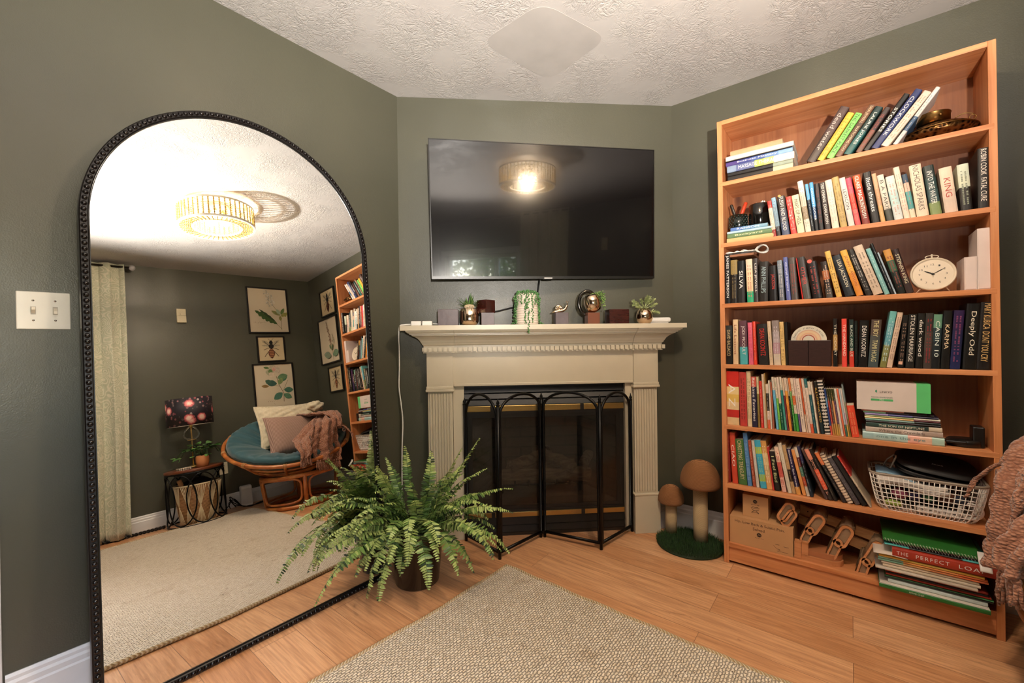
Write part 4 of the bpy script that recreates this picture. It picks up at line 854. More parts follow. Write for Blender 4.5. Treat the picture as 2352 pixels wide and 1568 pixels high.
# ------------------------------------------------------------------ bottom shelf
KR = M('#bd8f62', .65, bump=.15, bscale=120, var=.04, name='kraft_cardboard'); KRI = inkmat('#2a1a14')
z7 = ZS[7] + .0005
t = thing('cardboard_box', 'large kraft cardboard box with black lettering on the bottom shelf', 'box', (XS + .014, .468, z7))
mb = MB(); mb.box((0, -.2595, 0), (.2, 0, .1285)); mb.build('carton', KR, t)
yc = -.13
lettering('Hip, Low Back & Sciatic Pain.', .205, .0155, (0, yc + .005, .108), (0, -1, 0), (0, 0, 1), KRI, t, 'headline_lettering')
lettering('Solved.', .052, .0135, (0, yc + .005, .0875), (0, -1, 0), (0, 0, 1), KRI, t, 'headline_lettering')
def logo(parent, y, z, r, x=-.0006):
    mb = MB(); MM = Matrix.Translation((x, y, z)) @ Matrix.Rotation(-PI / 2, 4, 'Y'); mb.prism([(r * math.cos(2 * PI * i / 28), r * math.sin(2 * PI * i / 28)) for i in range(28)], 0, .0005, M4=MM); mb.build('logo_disc', KRI, parent)
    mb = MB(); mb.tube([(x - .0008, y + r * .55, z - r * .3), (x - .0008, y + r * .15, z + r * .3), (x - .0008, y - r * .1, z - .1 * r), (x - .0008, y - r * .35, z + r * .2), (x - .0008, y - r * .6, z - r * .3)], r * .09, 6); mb.build('logo_mark', M('#c89a6a', .6), parent)
logo(t, yc + .005, .064, .0095)
lettering('ALEVIA', .034, .0035, (0, yc + .005, .048), (0, -1, 0), (0, 0, 1), inkmat('#6a4a34'), t, 'brand_lettering') if False else None
mb = MB(); r = random.Random(2)
for i in range(6): mb.box((-.0006, yc + .022 - i * .0062, .047), (-.0001, yc + .0195 - i * .0062, .0495))
mb.build('brand_print', inkmat('#6a4a34'), t)
mb = MB(); mb.tube([(-.0006, -.183, .034), (-.0006, -.19, .026), (-.0006, -.2, .0195), (-.0006, -.209, .018)], .0005, 5); mb.tube([(-.0006, -.202, .023), (-.0006, -.209, .018), (-.0006, -.202, .0135)], .0006, 5); mb.build('arrow_print', KRI, t)
mb = MB(); mb.box((-.0005, -.24, .0105), (-.0001, -.196, .0115)); mb.box((-.0005, -.206, .0395), (-.0001, -.19, .041)); mb.box((-.0005, -.242, .0365), (-.0001, -.222, .0378)); mb.build('fine_print', KRI, t)
t = thing('cardboard_box', 'small kraft cardboard box standing on the large lettered one', 'box', (XS + .046, .4165, z7 + .129))
mb = MB(); mb.box((0, -.107, 0), (.11, 0, .1055)); mb.build('carton', KR, t); logo(t, -.053, .078, .0088)
mb = MB()
for i in range(6): mb.box((-.0006, -.036 - i * .0062, .061), (-.0001, -.0385 - i * .0062, .0635))
mb.build('brand_print', KRI, t)
mb = MB(); z0 = .036
for pts in ([(.016, .006), (.006, .0), (-.006, -.002), (-.016, -.012)], [(-.016, .006), (-.006, .0), (.006, -.002), (.016, -.012)], [(.016, -.012), (0, -.007), (-.016, -.012)], [(.018, .012), (.0, .009), (-.018, .012)], [(.012, .017), (0, .014), (-.012, .017)]):
    mb.tube([(-.0006, -.053 + a, z0 + b_) for a, b_ in pts], .0008, 5)
mb.build('diagram_print', KRI, t)
# slatted wooden rack wrapped in film with curved pegs
PEG = wood('ash_peg_wood', 'y', '#b0703c', '#c8885a', '#d29a66', knots=False, rough=.5); PINE2 = wood('light_pine_slats', 'y', '#b98550', '#cfa06c', '#dcb080', knots=True, rough=.5)
FILM = NB('wrinkled_wrap_film'); FILM.t.nodes.remove(FILM.b); tr = FILM.n('ShaderNodeBsdfTransparent'); tr.inputs[0].default_value = (.82, .74, .66, 1); gl_ = FILM.n('ShaderNodeBsdfPrincipled'); gl_.inputs['Base Color'].default_value = hx('#a08468'); gl_.inputs['Roughness'].default_value = .25
mx = FILM.n('ShaderNodeMixShader'); mx.inputs[0].default_value = .8; FILM.l(tr.outputs[0], mx.inputs[1]); FILM.l(gl_.outputs[0], mx.inputs[2]); FILM.l(mx.outputs[0], FILM.out.inputs[0])
v = FILM.coord(); bmp = FILM.n('ShaderNodeBump'); bmp.inputs['Strength'].default_value = .8; bmp.inputs['Distance'].default_value = .004; FILM.l(FILM.noise(v, 60, 4), bmp.inputs['Height']); FILM.l(bmp.outputs[0], gl_.inputs['Normal']); FILM = FILM.m
t = thing('slatted_rack', 'disassembled pine slat rack with film wrapped pegs on the bottom shelf', 'rack', (XS, 0, 0))
for (a, b_) in (((.175, .205, .255), (.120, -.085, .213)), ((.18, .203, .206), (.125, -.06, .158))):
    a, b_ = Vector(a), Vector(b_); d = (b_ - a).normalized(); u = Vector((0, 0, 1)); u = (u - d * u.dot(d)).normalized(); s_ = d.cross(u)
    MM = Matrix((( d.x, s_.x, u.x, a.x), (d.y, s_.y, u.y, a.y), (d.z, s_.z, u.z, a.z), (0, 0, 0, 1))); mb = MB(); mb.box((0, -.008, 0), ((b_ - a).length, .008, .042), M4=MM, ch=.001)
    sl = mb.build('slat', PINE2, t)
    mb = MB()
    for q_ in (.14, .62): mb.ball(MM @ Vector(((b_ - a).length * q_, .009 if (MM.to_3x3() @ Vector((0, 1, 0))).x < 0 else -.009, .024)), .0028, 8, 6)
    mb.build('nail_hole', BLACK_MATTE, sl)
def peg(y, z, ln, wd, dp, lean, film=True):
    """bent wooden loop: a stadium shaped hoop standing in the y-z plane, running dp deep in x"""
    P = []; n = 12; R_ = wd / 2; Lh = ln / 2 - R_
    for i in range(n + 1): a = PI * i / n; P.append((R_ * math.cos(a), Lh + R_ * math.sin(a)))
    for i in range(n + 1): a = PI + PI * i / n; P.append((R_ * math.cos(a), -Lh + R_ * math.sin(a)))
    Q = [(x * .62, yy * .84) for x, yy in P]
    MM = Matrix.Translation((.03, y, z)) @ Matrix.Rotation(math.radians(lean), 4, 'X') @ Matrix(((0, 0, 1, 0), (1, 0, 0, 0), (0, 1, 0, 0), (0, 0, 0, 1))); mb = MB(); N = len(P)
    for i in range(N):
        j = (i + 1) % N; c4_ = [P[i], P[j], Q[j], Q[i]]
        mb.add([MM @ Vector((x, yy, zz)) for zz in (0, .022) for x, yy in c4_], [(0, 1, 2, 3), (7, 6, 5, 4), (0, 4, 5, 1), (1, 5, 6, 2), (2, 6, 7, 3), (3, 7, 4, 0)])
    o = mb.build('peg', PEG, t)
    if film:
        fb = MB(); F = [(x * 1.08, yy * 1.05) for x, yy in P]; k = 5
        vs = []
        for s_ in range(k):
            f = s_ / (k - 1); sc = 1 - .25 * f ** 2
            for x, yy in F: vs.append(MM @ Vector((x * sc + .003 * math.sin(9 * yy / ln * 6 + s_), yy * sc + .02 * f, .006 + dp * f)))
        m_ = len(F); fs = [(s_ * m_ + i, s_ * m_ + (i + 1) % m_, (s_ + 1) * m_ + (i + 1) % m_, (s_ + 1) * m_ + i) for s_ in range(k - 1) for i in range(m_)]; fb.add(vs, fs, 0, True); fb.build('wrap_film', FILM, o)
        mb = MB(); mb.prism([(x, yy) for x, yy in Q], .008, .012, M4=MM); mb.build('film_window', FILM, o)
for (y, z, ln, wd, dp, le) in ((.238, .292, .1, .045, .1, 28), (.226, .268, .09, .04, .1, 30), (.128, .262, .105, .048, .12, 28), (.158, .208, .085, .036, .08, 22), (.030, .236, .105, .05, .12, 24), (.060, .175, .1, .036, .09, 20), (-.066, .19, .12, .04, .09, 24), (-.036, .125, .09, .036, .09, 14)): peg(y, z, ln, wd, dp, le)
# round ended wooden blocks on the shelf bottom
t = thing('wooden_runner', 'pair of round ended wooden runners with an upright block on the bottom shelf', 'wood pieces', (XS + .02, .205, z7))
def runner(x0, x1, L, z0, z1):
    P = [(x0, 0), (x1, 0)]; c_ = (x0 + x1) / 2; r_ = (x1 - x0) / 2; P += [(c_ + r_ * math.cos(a), -(L - r_) - r_ * math.sin(a)) for a in [PI * i / 14 for i in range(15)]]
    mb = MB(); mb.prism(list(reversed(P)), z0, z1); return mb
runner(.0, .1, .175, 0, .022).build('runner', PEG, t); runner(.006, .1, .172, .0235, .045).build('runner', M('#a86a44', .5), t)
mb = MB(); mb.box((-.004, -.026, .0), (.03, .0, .075), ch=.001); mb.box((-.002, -.052, .023), (.03, -.027, .078), ch=.001); mb.build('upright_block', PEG, t)
# the stack of big books at right
z = z7; g7 = 'books and binders stacked flat on the bottom shelf'
XF7 = XS - .048
t0 = flat(XF7 - .002, -.083, -.383, z + .0, .017, .24, ['#246a2c'], '', '#246a2c', 'white binder with a green spine at the bottom of the stack', 'binder', group=g7); z += .0175
lettering('HOME CHEF', .042, .0065, (-.0003, -.108, .0085), (0, -1, 0), (0, 0, 1), inkmat('#d8e4d0'), t0, 'title_lettering')
mb = MB(); mb.box((.0015, -.2985, .0172), (.238, -.0015, .0178)); mb.build('white_cover', M('#d4cabd', .5), t0)
z += .001
for (dx, th, yl, yr, dep, secs, tx, ink, lb, nm) in [
    (.018, .016, -.110, -.379, .235, ['#c4d0cc', '#c8d4d0', '#c0ccc8'], '', '#6a7a78', 'pale grey blue spiral binder in the bottom shelf stack', 'binder'),
    (.016, .007, -.100, -.392, .24, ['#1c2a22', '#16201c'], '', '', 'black green folder in the bottom shelf stack', 'folder'),
    (.014, .004, -.100, -.393, .24, ['#2f6a3a'], '', '', 'thin green folder in the bottom shelf stack', 'folder'),
    (.017, .008, -.104, -.388, .23, ['#a83a22', '#98301e', '#8a281a'], '', '#e8d0c0', 'brick red cookbook in the bottom shelf stack', 'book'),
    (.016, .007, -.104, -.381, .23, ['#221c26', '#1c181e'], '', '#1c181e', 'black magazine in the bottom shelf stack', 'magazine'),
    (.014, .009, -.102, -.379, .23, ['#c8452c', '#222440', '#222440', '#8a2418', '#7c2016', '#7c2016'], '', '#e0c8b8', 'dark red and navy cookbook in the bottom shelf stack', 'book'),
    (-.004, .009, -.072, -.352, .235, ['#c4b8aa', '#b8aa9a'], '', '', 'curled white sheet music pad in the bottom shelf stack', 'papers'),
    (.006, .012, -.094, -.360, .235, ['#d8c8b0', '#cfc0a8', '#d8ccb8'], '', '#a89880', 'cream plastic comb bound workbook in the bottom shelf stack', 'book'),
    (.004, .010, -.090, -.356, .235, ['#d8cab4', '#c8b89c'], '', '#a89880', 'ivory workbook in the bottom shelf stack', 'book'),
    (.0, .008, -.080, -.378, .235, ['#78a890', '#c89a60', '#c87a48', '#c86a40'], '', '', 'orange and seafoam music book in the bottom shelf stack', 'book'),
    (-.002, .008, -.080, -.376, .235, ['#84b098', '#d8924c', '#d8884a', '#c86838'], '', '', 'peach and mint music book in the bottom shelf stack', 'book'),
    (-.004, .009, -.082, -.368, .235, ['#d8b04c', '#dcb85a', '#d8a848'], '', '', 'sunny yellow music book in the bottom shelf stack', 'book')]:
    flat(XF7 + dx, yl, yr, z, th, dep, secs, tx, ink or secs[-1], lb, nm, group=g7, tilt=0); z += th + .0006
mb = MB(); mb.grid(lambda u, v: (-.01 + .2 * v, .0 - .1 * u, .002 + .003 * math.sin(3 * u)), 12, 6); 
tag(mb.build('loose_sheet', M('#c8b8aa', .6), None, (XF7 - .004, -.066, z + .002), solid=.0015), 'loose white sheet sticking out left of the red spine', 'paper')
z += .004
flat(XF7 - .012, -.122, -.405, z, .0345, .235, ['#a0301c', '#a83420', '#a0301c', '#982c1a'], '', '', 'large red baking book with wide white capital lettering', 'book', group=g7, gl=.35)
ob = [o for o in C.objects if o.get('label', '').startswith('large red baking')][0]
lettering('THE', .033, .013, (-.0003, -.029, .018), (0, -1, 0), (0, 0, 1), inkmat('#e8dcd4'), ob, 'title_lettering', spacing=1.2)
lettering('PERFECT', .09, .0135, (-.0003, -.112, .018), (0, -1, 0), (0, 0, 1), inkmat('#e8dcd4'), ob, 'title_lettering', spacing=1.25)
lettering('LOAF', .066, .014, (-.0003, -.214, .018), (0, -1, 0), (0, 0, 1), inkmat('#e8dcd4'), ob, 'title_lettering', spacing=1.15)
z += .035
flat(XF7 + .002, -.100, -.386, z, .0055, .235, ['#3f9a98', '#1c1c1c', '#1c1c1c', '#4aa09e'], '', '', 'teal workbook under the spiral books on the bottom shelf', 'book', group=g7); z += .006
def spiralbook(yl, yr, z, th, dep, c_, lb, dx):
    ob = flat(XF7 + dx, yl, yr, z, th, dep, [c_], '', c_, lb, 'spiral_notebook', group=g7); L = yl - yr; n = int(L / .0085); mb = MB()
    P = []
    for i in range(n * 8 + 1): a = 2 * PI * i / 8; P.append((.0015 + (th * .42) * math.cos(a), -.004 - (L - .008) * i / (n * 8), th / 2 + th * .62 * math.sin(a)))
    mb.tube(P, .0009, 5); mb.build('spiral_wire', M('#d8d4cc', .3, .3), ob); ob['category'] = 'notebook'
spiralbook(-.118, -.372, z, .0085, .23, '#231c18', 'black spiral notebook near the top of the bottom shelf stack', .010); z += .0095
spiralbook(-.096, -.365, z, .0085, .235, '#2c6a2c', 'green covered spiral book on top of the bottom shelf stack', .004); z += .009
mb = MB(); mb.grid(lambda u, v: (.0 + .02 * math.cos(2.6 * u), -.002 * u - .03 * v, .055 * (1 - u)), 12, 6); tag(mb.build('rolled_booklet', M('#d6d0ca', .35), None, (XF7 - .022, -.350, z - .032), solid=.004), 'curled white booklet at the right end of the spiral books', 'booklet')

# ------------------------------------------------------------------ mushroom cat scratcher
ROPE = NB('sisal_rope'); v = ROPE.coord(scale=(1, 1, 1)); wv = ROPE.n('ShaderNodeTexWave'); wv.bands_direction = 'Z'; wv.inputs['Scale'].default_value = 110; wv.inputs['Distortion'].default_value = .8; wv.inputs['Detail'].default_value = 3; ROPE.l(v, wv.inputs[0])
ROPE.set(col=ROPE.ramp(wv.outputs['Fac'], [(0, '#bd9a68'), (.6, '#e6cca0')]), rough=.9); ROPE.bump(wv.outputs['Fac'], .9, .003); ROPE = ROPE.m
ROPE2 = NB('brown_sisal_rope'); v = ROPE2.coord(); wv = ROPE2.n('ShaderNodeTexWave'); wv.bands_direction = 'Z'; wv.inputs['Scale'].default_value = 100; wv.inputs['Distortion'].default_value = .9; wv.inputs['Detail'].default_value = 3; ROPE2.l(v, wv.inputs[0])
ROPE2.set(col=ROPE2.ramp(wv.outputs['Fac'], [(0, '#7c4c2a'), (.6, '#a87448')]), rough=.9); ROPE2.bump(wv.outputs['Fac'], .9, .003); ROPE2 = ROPE2.m
sc_ = thing('cat_scratcher', 'mushroom shaped sisal cat scratcher on a round green grass mat', 'scratcher', (2.350, .676, 0))
GRASSM = [M('#26401c', .7, var=.2), M('#31521f', .7, var=.2), M('#1c3016', .7, var=.2)]
mb = MB(); mb.lathe([(0, .001), (.162, .001), (.165, .006), (.16, .014), (0, .014)], n=56, mat=2); r = random.Random(5)
for i in range(9000):
    a = r.uniform(0, 2 * PI); rr = .166 * math.sqrt(r.random()); x, y = rr * math.cos(a), rr * math.sin(a); h = r.uniform(.012, .026); la = r.uniform(0, 2 * PI); lx, ly = r.uniform(0, .01) * math.cos(la), r.uniform(0, .01) * math.sin(la); w_ = .0011
    if rr > .15: lx += .006 * math.cos(a); ly += .006 * math.sin(a)
    mb.add([(x - w_ * math.sin(la), y + w_ * math.cos(la), .012), (x + w_ * math.sin(la), y - w_ * math.cos(la), .012), (x + lx, y + ly, .010 + h)], [(0, 1, 2)], r.choice((0, 0, 1, 2)))
mb.build('grass_mat', GRASSM, sc_)
def shroom(x, y, hr, zc, rp, rc, hc):
    mb = MB(); mb.lathe([(rp, .012), (rp * 1.02, .1), (rp, zc + .01)], (x, y, 0), 32); mb.build('post', ROPE, sc_)
    prof = [(0, zc)] + [(rc * .9, zc), (rc, zc + hc * .1)] + [(rc * math.cos(a) ** .8, zc + hc * .1 + hc * .9 * math.sin(a)) for a in [PI / 2 * i / 12 for i in range(1, 13)]]
    mb = MB(); mb.lathe([(max(q[0], 0), q[1]) for q in prof], (x, y, 0), 40); mb.build('cap', ROPE2, sc_)
shroom(.064, .116, 0, .180, .030, .069, .098)
shroom(.054, -.042, 0, .306, .036, .101, .137)
# ------------------------------------------------------------------ fireplace: local frame x along the wall, -y into the room
FQ = dict(loc=A, rotz=FROT)
fpz = thing('fireplace_mantel', 'cream painted fireplace mantel with fluted pilasters and dentil moulding', 'mantel', A, FROT)
mb = MB(); 
P = [(.023, -.001), (1.555, -.001), (1.555, -.168), (1.548, -.18), (.03, -.18), (.023, -.168)]
mb.prism(P, 1.153, 1.178); mb.build('mantel_shelf', CREAM, fpz)
def crown(u0, u1, vb, left, right, name='crown_moulding'):
    prof = [(1.072, .0), (1.078, .006), (1.084, .008), (1.090, .012), (1.100, .017), (1.110, .026), (1.118, .037), (1.124, .050), (1.126, .054), (1.130, .054), (1.132, .064), (1.137, .064), (1.139, .072), (1.143, .074), (1.145, .080), (1.1525, .082)]
    mb = MB(); vs = []; fs = []
    for z, q_ in prof:
        a, b_ = u0 - (q_ if left else 0), u1 + (q_ if right else 0); v_ = vb + q_
        vs += [(a, -.001, z), (a, -v_, z), (b_, -v_, z), (b_, -.001, z)]
    for i in range(len(prof) - 1):
        for k in range(3): fs.append((i * 4 + k, i * 4 + k + 1, (i + 1) * 4 + k + 1, (i + 1) * 4 + k))
        fs.append((i * 4 + 3, i * 4, (i + 1) * 4, (i + 1) * 4 + 3))
    fs += [(0, 3, 2, 1), tuple(len(vs) - 4 + k for k in range(4))]; mb.add(vs, fs); return mb.build(name, CREAM, fpz)
crown(.135, .300, .082, True, False); crown(1.286, 1.452, .082, False, True); crown(.3005, 1.2855, .074, False, False)
mb = MB(); mb.box((.135, -.078, 1.033), (.300, -.001, 1.073)); mb.box((1.286, -.078, 1.033), (1.452, -.001, 1.073)); mb.box((.300, -.070, 1.033), (1.286, -.001, 1.073))
mb.box((.132, -.082, 1.032), (.302, -.001, 1.037)); mb.box((1.284, -.082, 1.032), (1.455, -.001, 1.037)); mb.box((.302, -.074, 1.032), (1.284, -.001, 1.037))
u = .1375
while u < 1.45:
    v_ = .078 if (u < .285 or u > 1.285) else .070
    mb.box((u, -v_ - .016, 1.040), (u + .0172, -v_ + .001, 1.062), ch=.0); u += .0262
for zz in (1.050, 1.056):
    for i in range(5):
        y = .1375 - .0
        mb.box((.127, -.012 - i * .016, 1.041), (.136, -.002 - i * .016, 1.062)) if zz < 1.051 else mb.box((1.451, -.012 - i * .016, 1.041), (1.460, -.002 - i * .016, 1.062))
mb.build('dentil_band', CREAM, fpz)
mb = MB(); mb.box((.288, -.046, .852), (1.298, -.001, 1.034)); mb.box((.292, -.052, .848), (1.294, -.001, .862), ch=.002); mb.build('frieze_board', CREAM, fpz)
for (a, b_) in ((.148, .288), (1.297, 1.437)):
    pl = MB(); pl.box((a, -.060, .85), (b_, -.001, 1.034)); pl.build('pilaster_block', CREAM, fpz)
    pl = MB(); pl.box((a - .007, -.068, .822), (b_ + .007, -.001, .836), ch=.003); pl.box((a - .004, -.064, .836), (b_ + .004, -.001, .851), ch=.003); pl.build('pilaster_capital', CREAM, fpz)
    pl = MB(); pl.box((a + .004, -.050, .222), (b_ - .004, -.001, .823)); n = 8; W_ = b_ - a - .02
    for i in range(n):
        x0 = a + .010 + i * W_ / n; pl.add([(x0 + .002, -.0495, .235), (x0 + .005, -.058, .235), (x0 + W_ / n - .005, -.058, .235), (x0 + W_ / n - .002, -.0495, .235), (x0 + .002, -.0495, .812), (x0 + .005, -.058, .812), (x0 + W_ / n - .005, -.058, .812), (x0 + W_ / n - .002, -.0495, .812)], [(3, 2, 1, 0), (4, 5, 6, 7), (0, 1, 5, 4), (1, 2, 6, 5), (2, 3, 7, 6)])
    pl.build('fluted_pilaster', CREAM, fpz)
    pl = MB(); pl.box((a - .003, -.066, .001), (b_ + .003, -.001, .216)); pl.box((a - .006, -.069, .212), (b_ + .006, -.001, .224), ch=.003); pl.build('plinth', CREAM, fpz)
for (a, b_) in ((.286, .345), (1.255, 1.299)): pl = MB(); pl.box((a, -.030, .001), (b_, -.001, .852)); pl.build('casing_leg', CREAM, fpz)
# insert
ins = thing('fireplace_insert', 'black gas fireplace insert with brass trims and glass front', 'fireplace', A, FROT)
FB = M('#141211', .42, name='black_stove_enamel'); IN0, IN1 = .346, 1.254
mb = MB(); mb.box((IN0, -.006, .682), (IN1, .012, .700)); mb.box((IN0, -.012, .838), (IN1, .03, .851)); mb.box((IN0, .0, .0), (IN0 + .022, .03, .84)); mb.box((IN1 - .022, .0, .0), (IN1, .03, .84)); mb.box((IN0, -.004, .132), (IN1, .012, .145)); mb.box((IN0, -.006, .0), (IN1, .03, .018))
mb.build('face_frame', FB, ins)
for (a, b_) in ((.806, .836), (.772, .798), (.735, .763)): mb = MB(); mb.add([(IN0, -.014, a), (IN1, -.014, a), (IN1, -.004, b_), (IN0, -.004, b_), (IN0, .02, a), (IN1, .02, a), (IN1, .02, b_), (IN0, .02, b_)], [(0, 1, 2, 3), (0, 4, 5, 1), (3, 2, 6, 7), (4, 7, 6, 5), (0, 3, 7, 4), (1, 5, 6, 2)]); mb.build('louver', FB, ins)
for (a, b_) in ((.062, .104), (.022, .056)): mb = MB(); mb.add([(IN0, -.010, a), (IN1, -.010, a), (IN1, -.002, b_), (IN0, -.002, b_), (IN0, .02, a), (IN1, .02, a), (IN1, .02, b_), (IN0, .02, b_)], [(0, 1, 2, 3), (0, 4, 5, 1), (3, 2, 6, 7), (4, 7, 6, 5), (0, 3, 7, 4), (1, 5, 6, 2)]); mb.build('louver', FB, ins)
mb = MB(); mb.box((IN0 + .001, -.011, .699), (IN1 - .001, .0, .731), ch=.002); mb.build('brass_trim', BRASS, ins)
mb = MB(); mb.box((IN0 + .001, -.011, .105), (IN1 - .001, .0, .132), ch=.002); mb.build('brass_trim', BRASS, ins)
for uu in (.49, 1.0): mb = MB(); mb.box((uu, -.0125, .104), (uu + .02, -.0105, .133)); mb.box((uu, -.0125, .698), (uu + .02, -.0105, .732)); mb.build('door_clip', FB, ins)
FGL = NB('dark_firebox_glass'); FGL.t.nodes.remove(FGL.b); tr = FGL.n('ShaderNodeBsdfTransparent'); tr.inputs[0].default_value = (.56, .52, .48, 1); gs = FGL.n('ShaderNodeBsdfGlossy'); gs.inputs['Roughness'].default_value = .06
mx = FGL.n('ShaderNodeMixShader'); mx.inputs[0].default_value = .05; FGL.l(tr.outputs[0], mx.inputs[1]); FGL.l(gs.outputs[0], mx.inputs[2]); FGL.l(mx.outputs[0], FGL.out.inputs[0]); FGL = FGL.m
mb = MB(); mb.box((IN0 + .022, .003, .145), (IN1 - .022, .006, .682)); mb.build('glass_door', FGL, ins)
mb = MB(); mb.box((IN0 + .02, .002, .145), (IN0 + .042, .014, .682)); mb.box((IN1 - .042, .002, .145), (IN1 - .02, .014, .682)); mb.box((IN0 + .04, .002, .662), (IN1 - .04, .014, .682)); mb.box((IN0 + .04, .002, .145), (IN1 - .04, .014, .163)); mb.build('door_frame', BLACK_SATIN, ins)
BR = NB('firebox_panel'); v = BR.coord(rot=(PI / 2, 0, 0)); bt = BR.n('ShaderNodeTexBrick'); bt.inputs['Scale'].default_value = 1; bt.inputs['Brick Width'].default_value = .2; bt.inputs['Row Height'].default_value = .065; bt.inputs['Mortar Size'].default_value = .005; BR.l(v, bt.inputs[0])
bt.inputs['Color1'].default_value = hx('#5e5248'); bt.inputs['Color2'].default_value = hx('#6a5c50'); bt.inputs['Mortar'].default_value = hx('#3c342e'); BR.set(col=bt.outputs['Color'], rough=.9); BR = BR.m
D_ = .42; mb = MB(); mb.add([(IN0, .02, .14), (IN1, .02, .14), (IN1 - .17, D_, .14), (IN0 + .17, D_, .14), (IN0, .02, .72), (IN1, .02, .72), (IN1 - .17, D_, .72), (IN0 + .17, D_, .72)], [(3, 7, 6, 2), (0, 4, 7, 3), (1, 2, 6, 5), (4, 5, 6, 7)]); mb.build('firebox_lining', BR, ins, solid=.004)
mb = MB(); mb.add([(IN0, .02, .148), (IN1, .02, .148), (IN1 - .17, D_, .148), (IN0 + .17, D_, .148)], [(0, 1, 2, 3)]); mb.build('firebox_floor', M('#8f857a', .9, bump=.6, bscale=80, name='firebox_floor'), ins, solid=.01)
mb = MB(); mb.box((IN0 + .1, .05, .15), (IN1 - .1, .13, .19)); mb.build('burner_pan', M('#7c736a', .8, bump=.5, bscale=120, name='burner_sand'), ins)
mb = MB()
for i in range(7): x = .55 + i * .082; mb.tube([(x, .10, .27), (x, .11, .235), (x, .32, .235), (x, .34, .29)], .006, 6)
mb.tube([(.53, .13, .235), (1.06, .13, .235)], .006); mb.tube([(.53, .3, .235), (1.06, .3, .235)], .006)
for x in (.56, 1.03): mb.tube([(x, .14, .235), (x, .13, .16)], .007); mb.tube([(x, .3, .235), (x, .31, .15)], .007)
mb.build('grate', BLACK_MATTE, ins)
LOG = NB('ceramic_log_bark'); v = LOG.coord(scale=(6, 26, 26)); n_ = LOG.noise(v, 1.6, 5, .6, .6); LOG.set(col=LOG.ramp(n_, [(.3, '#7c6a5a'), (.5, '#b8a48e'), (.68, '#ddd0bc')]), rough=.9); LOG.bump(n_, 1, .02); LOG = LOG.m
def log(p0, p1, r_, seed):
    r = random.Random(seed); p0, p1 = Vector(p0), Vector(p1); n = 9; P = [p0.lerp(p1, i / n) + Vector((0, r.uniform(-.006, .006), r.uniform(-.006, .006))) for i in range(n + 1)]
    mb = MB(); mb.tube(P, [r_ * r.uniform(.88, 1.1) for _ in P], 12); mb.build('log', LOG, ins)
log((.52, .15, .285), (1.08, .12, .290), .045, 1); log((.60, .27, .30), (1.02, .25, .31), .05, 2); log((.62, .10, .36), (.86, .28, .385), .034, 3); log((.98, .09, .345), (.78, .29, .40), .034, 4); log((1.05, .12, .35), (1.12, .27, .37), .03, 5)
mb = MB(); mb.box((OU0 + .0, .445, 0), (OU1 + .0, .46, OZ)); mb.box((OU0 - .012, .1, 0), (OU0, .46, OZ)); mb.box((OU1, .1, 0), (OU1 + .012, .46, OZ)); mb.box((OU0 - .012, .1, OZ), (OU1 + .012, .46, OZ + .012)); mb.build('firebox_shell', BLACK_MATTE, ins)
# fire screen
scr = thing('fire_screen', 'black four panel folding fire screen with arched tops', 'fire screen', (0, 0, 0))
SP = [Vector((1.672, 1.660, 0)), Vector((1.631, 1.386, 0)), Vector((1.960, 1.349, 0)), Vector((2.023, 1.025, 0)), Vector((2.321, .982, 0))]
mm = NB('fine_mesh_screen'); mm.t.nodes.remove(mm.b); tcx = mm.n('ShaderNodeTexCoord'); gr = []
sep = mm.n('ShaderNodeSeparateXYZ'); mm.l(tcx.outputs['UV'], sep.inputs[0])
for k in (0, 1):
    f_ = mm.math('FRACT', mm.math('MULTIPLY', sep.outputs[k], 1.0)); gr.append(mm.math('LESS_THAN', f_, .11))
alpha = mm.math('MAXIMUM', gr[0], gr[1]); tr = mm.n('ShaderNodeBsdfTransparent'); df = mm.n('ShaderNodeBsdfPrincipled'); df.inputs['Base Color'].default_value = (.012, .011, .01, 1); df.inputs['Roughness'].default_value = .5
mx = mm.n('ShaderNodeMixShader'); mm.l(alpha, mx.inputs[0]); mm.l(tr.outputs[0], mx.inputs[1]); mm.l(df.outputs[0], mx.inputs[2]); mm.l(mx.outputs[0], mm.out.inputs[0]); MESHM = mm.m
for i in range(4):
    a, b_ = SP[i].copy(), SP[i + 1].copy(); d = (b_ - a).normalized(); g_ = .012; a = a + d * g_; b_ = b_ - d * g_; L = (b_ - a).length; zt = (.70, .72, .72, .705)[i]; pk = (.815, .812, .812, .806)[i]
    pts = [a + Vector((0, 0, .03)), a + Vector((0, 0, zt))]
    for k in range(1, 24): t_ = PI * k / 24; pts.append(a.lerp(b_, (1 - math.cos(t_)) / 2) + Vector((0, 0, zt + (pk - zt) * math.sin(t_))))
    pts += [b_ + Vector((0, 0, zt)), b_ + Vector((0, 0, .03))]
    mb = MB(); mb.tube(pts, .0075, 8, closed=True); mb.tube([a + Vector((0, 0, .035)), b_ + Vector((0, 0, .035))], .0075, 8); pf = mb.build('panel_frame', BLACK_METAL, scr)
    me = bpy.data.meshes.new('mesh'); vs = [a + Vector((0, 0, .03)), b_ + Vector((0, 0, .03))] + [b_.lerp(a, (1 - math.cos(PI * k / 24)) / 2) + Vector((0, 0, zt + (pk - zt) * math.sin(PI * k / 24))) for k in range(25)]
    me.from_pydata([tuple(v_) for v_ in vs], [], [tuple(range(len(vs)))]); uv = me.uv_layers.new(name='UVMap')
    for lp in me.loops:
        co = me.vertices[lp.vertex_index].co; uv.data[lp.index].uv = ((co.xy - a.xy).length / .003, co.z / .003)
    me.materials.append(MESHM); o = bpy.data.objects.new('mesh_panel', me); C.objects.link(o); o.parent = pf
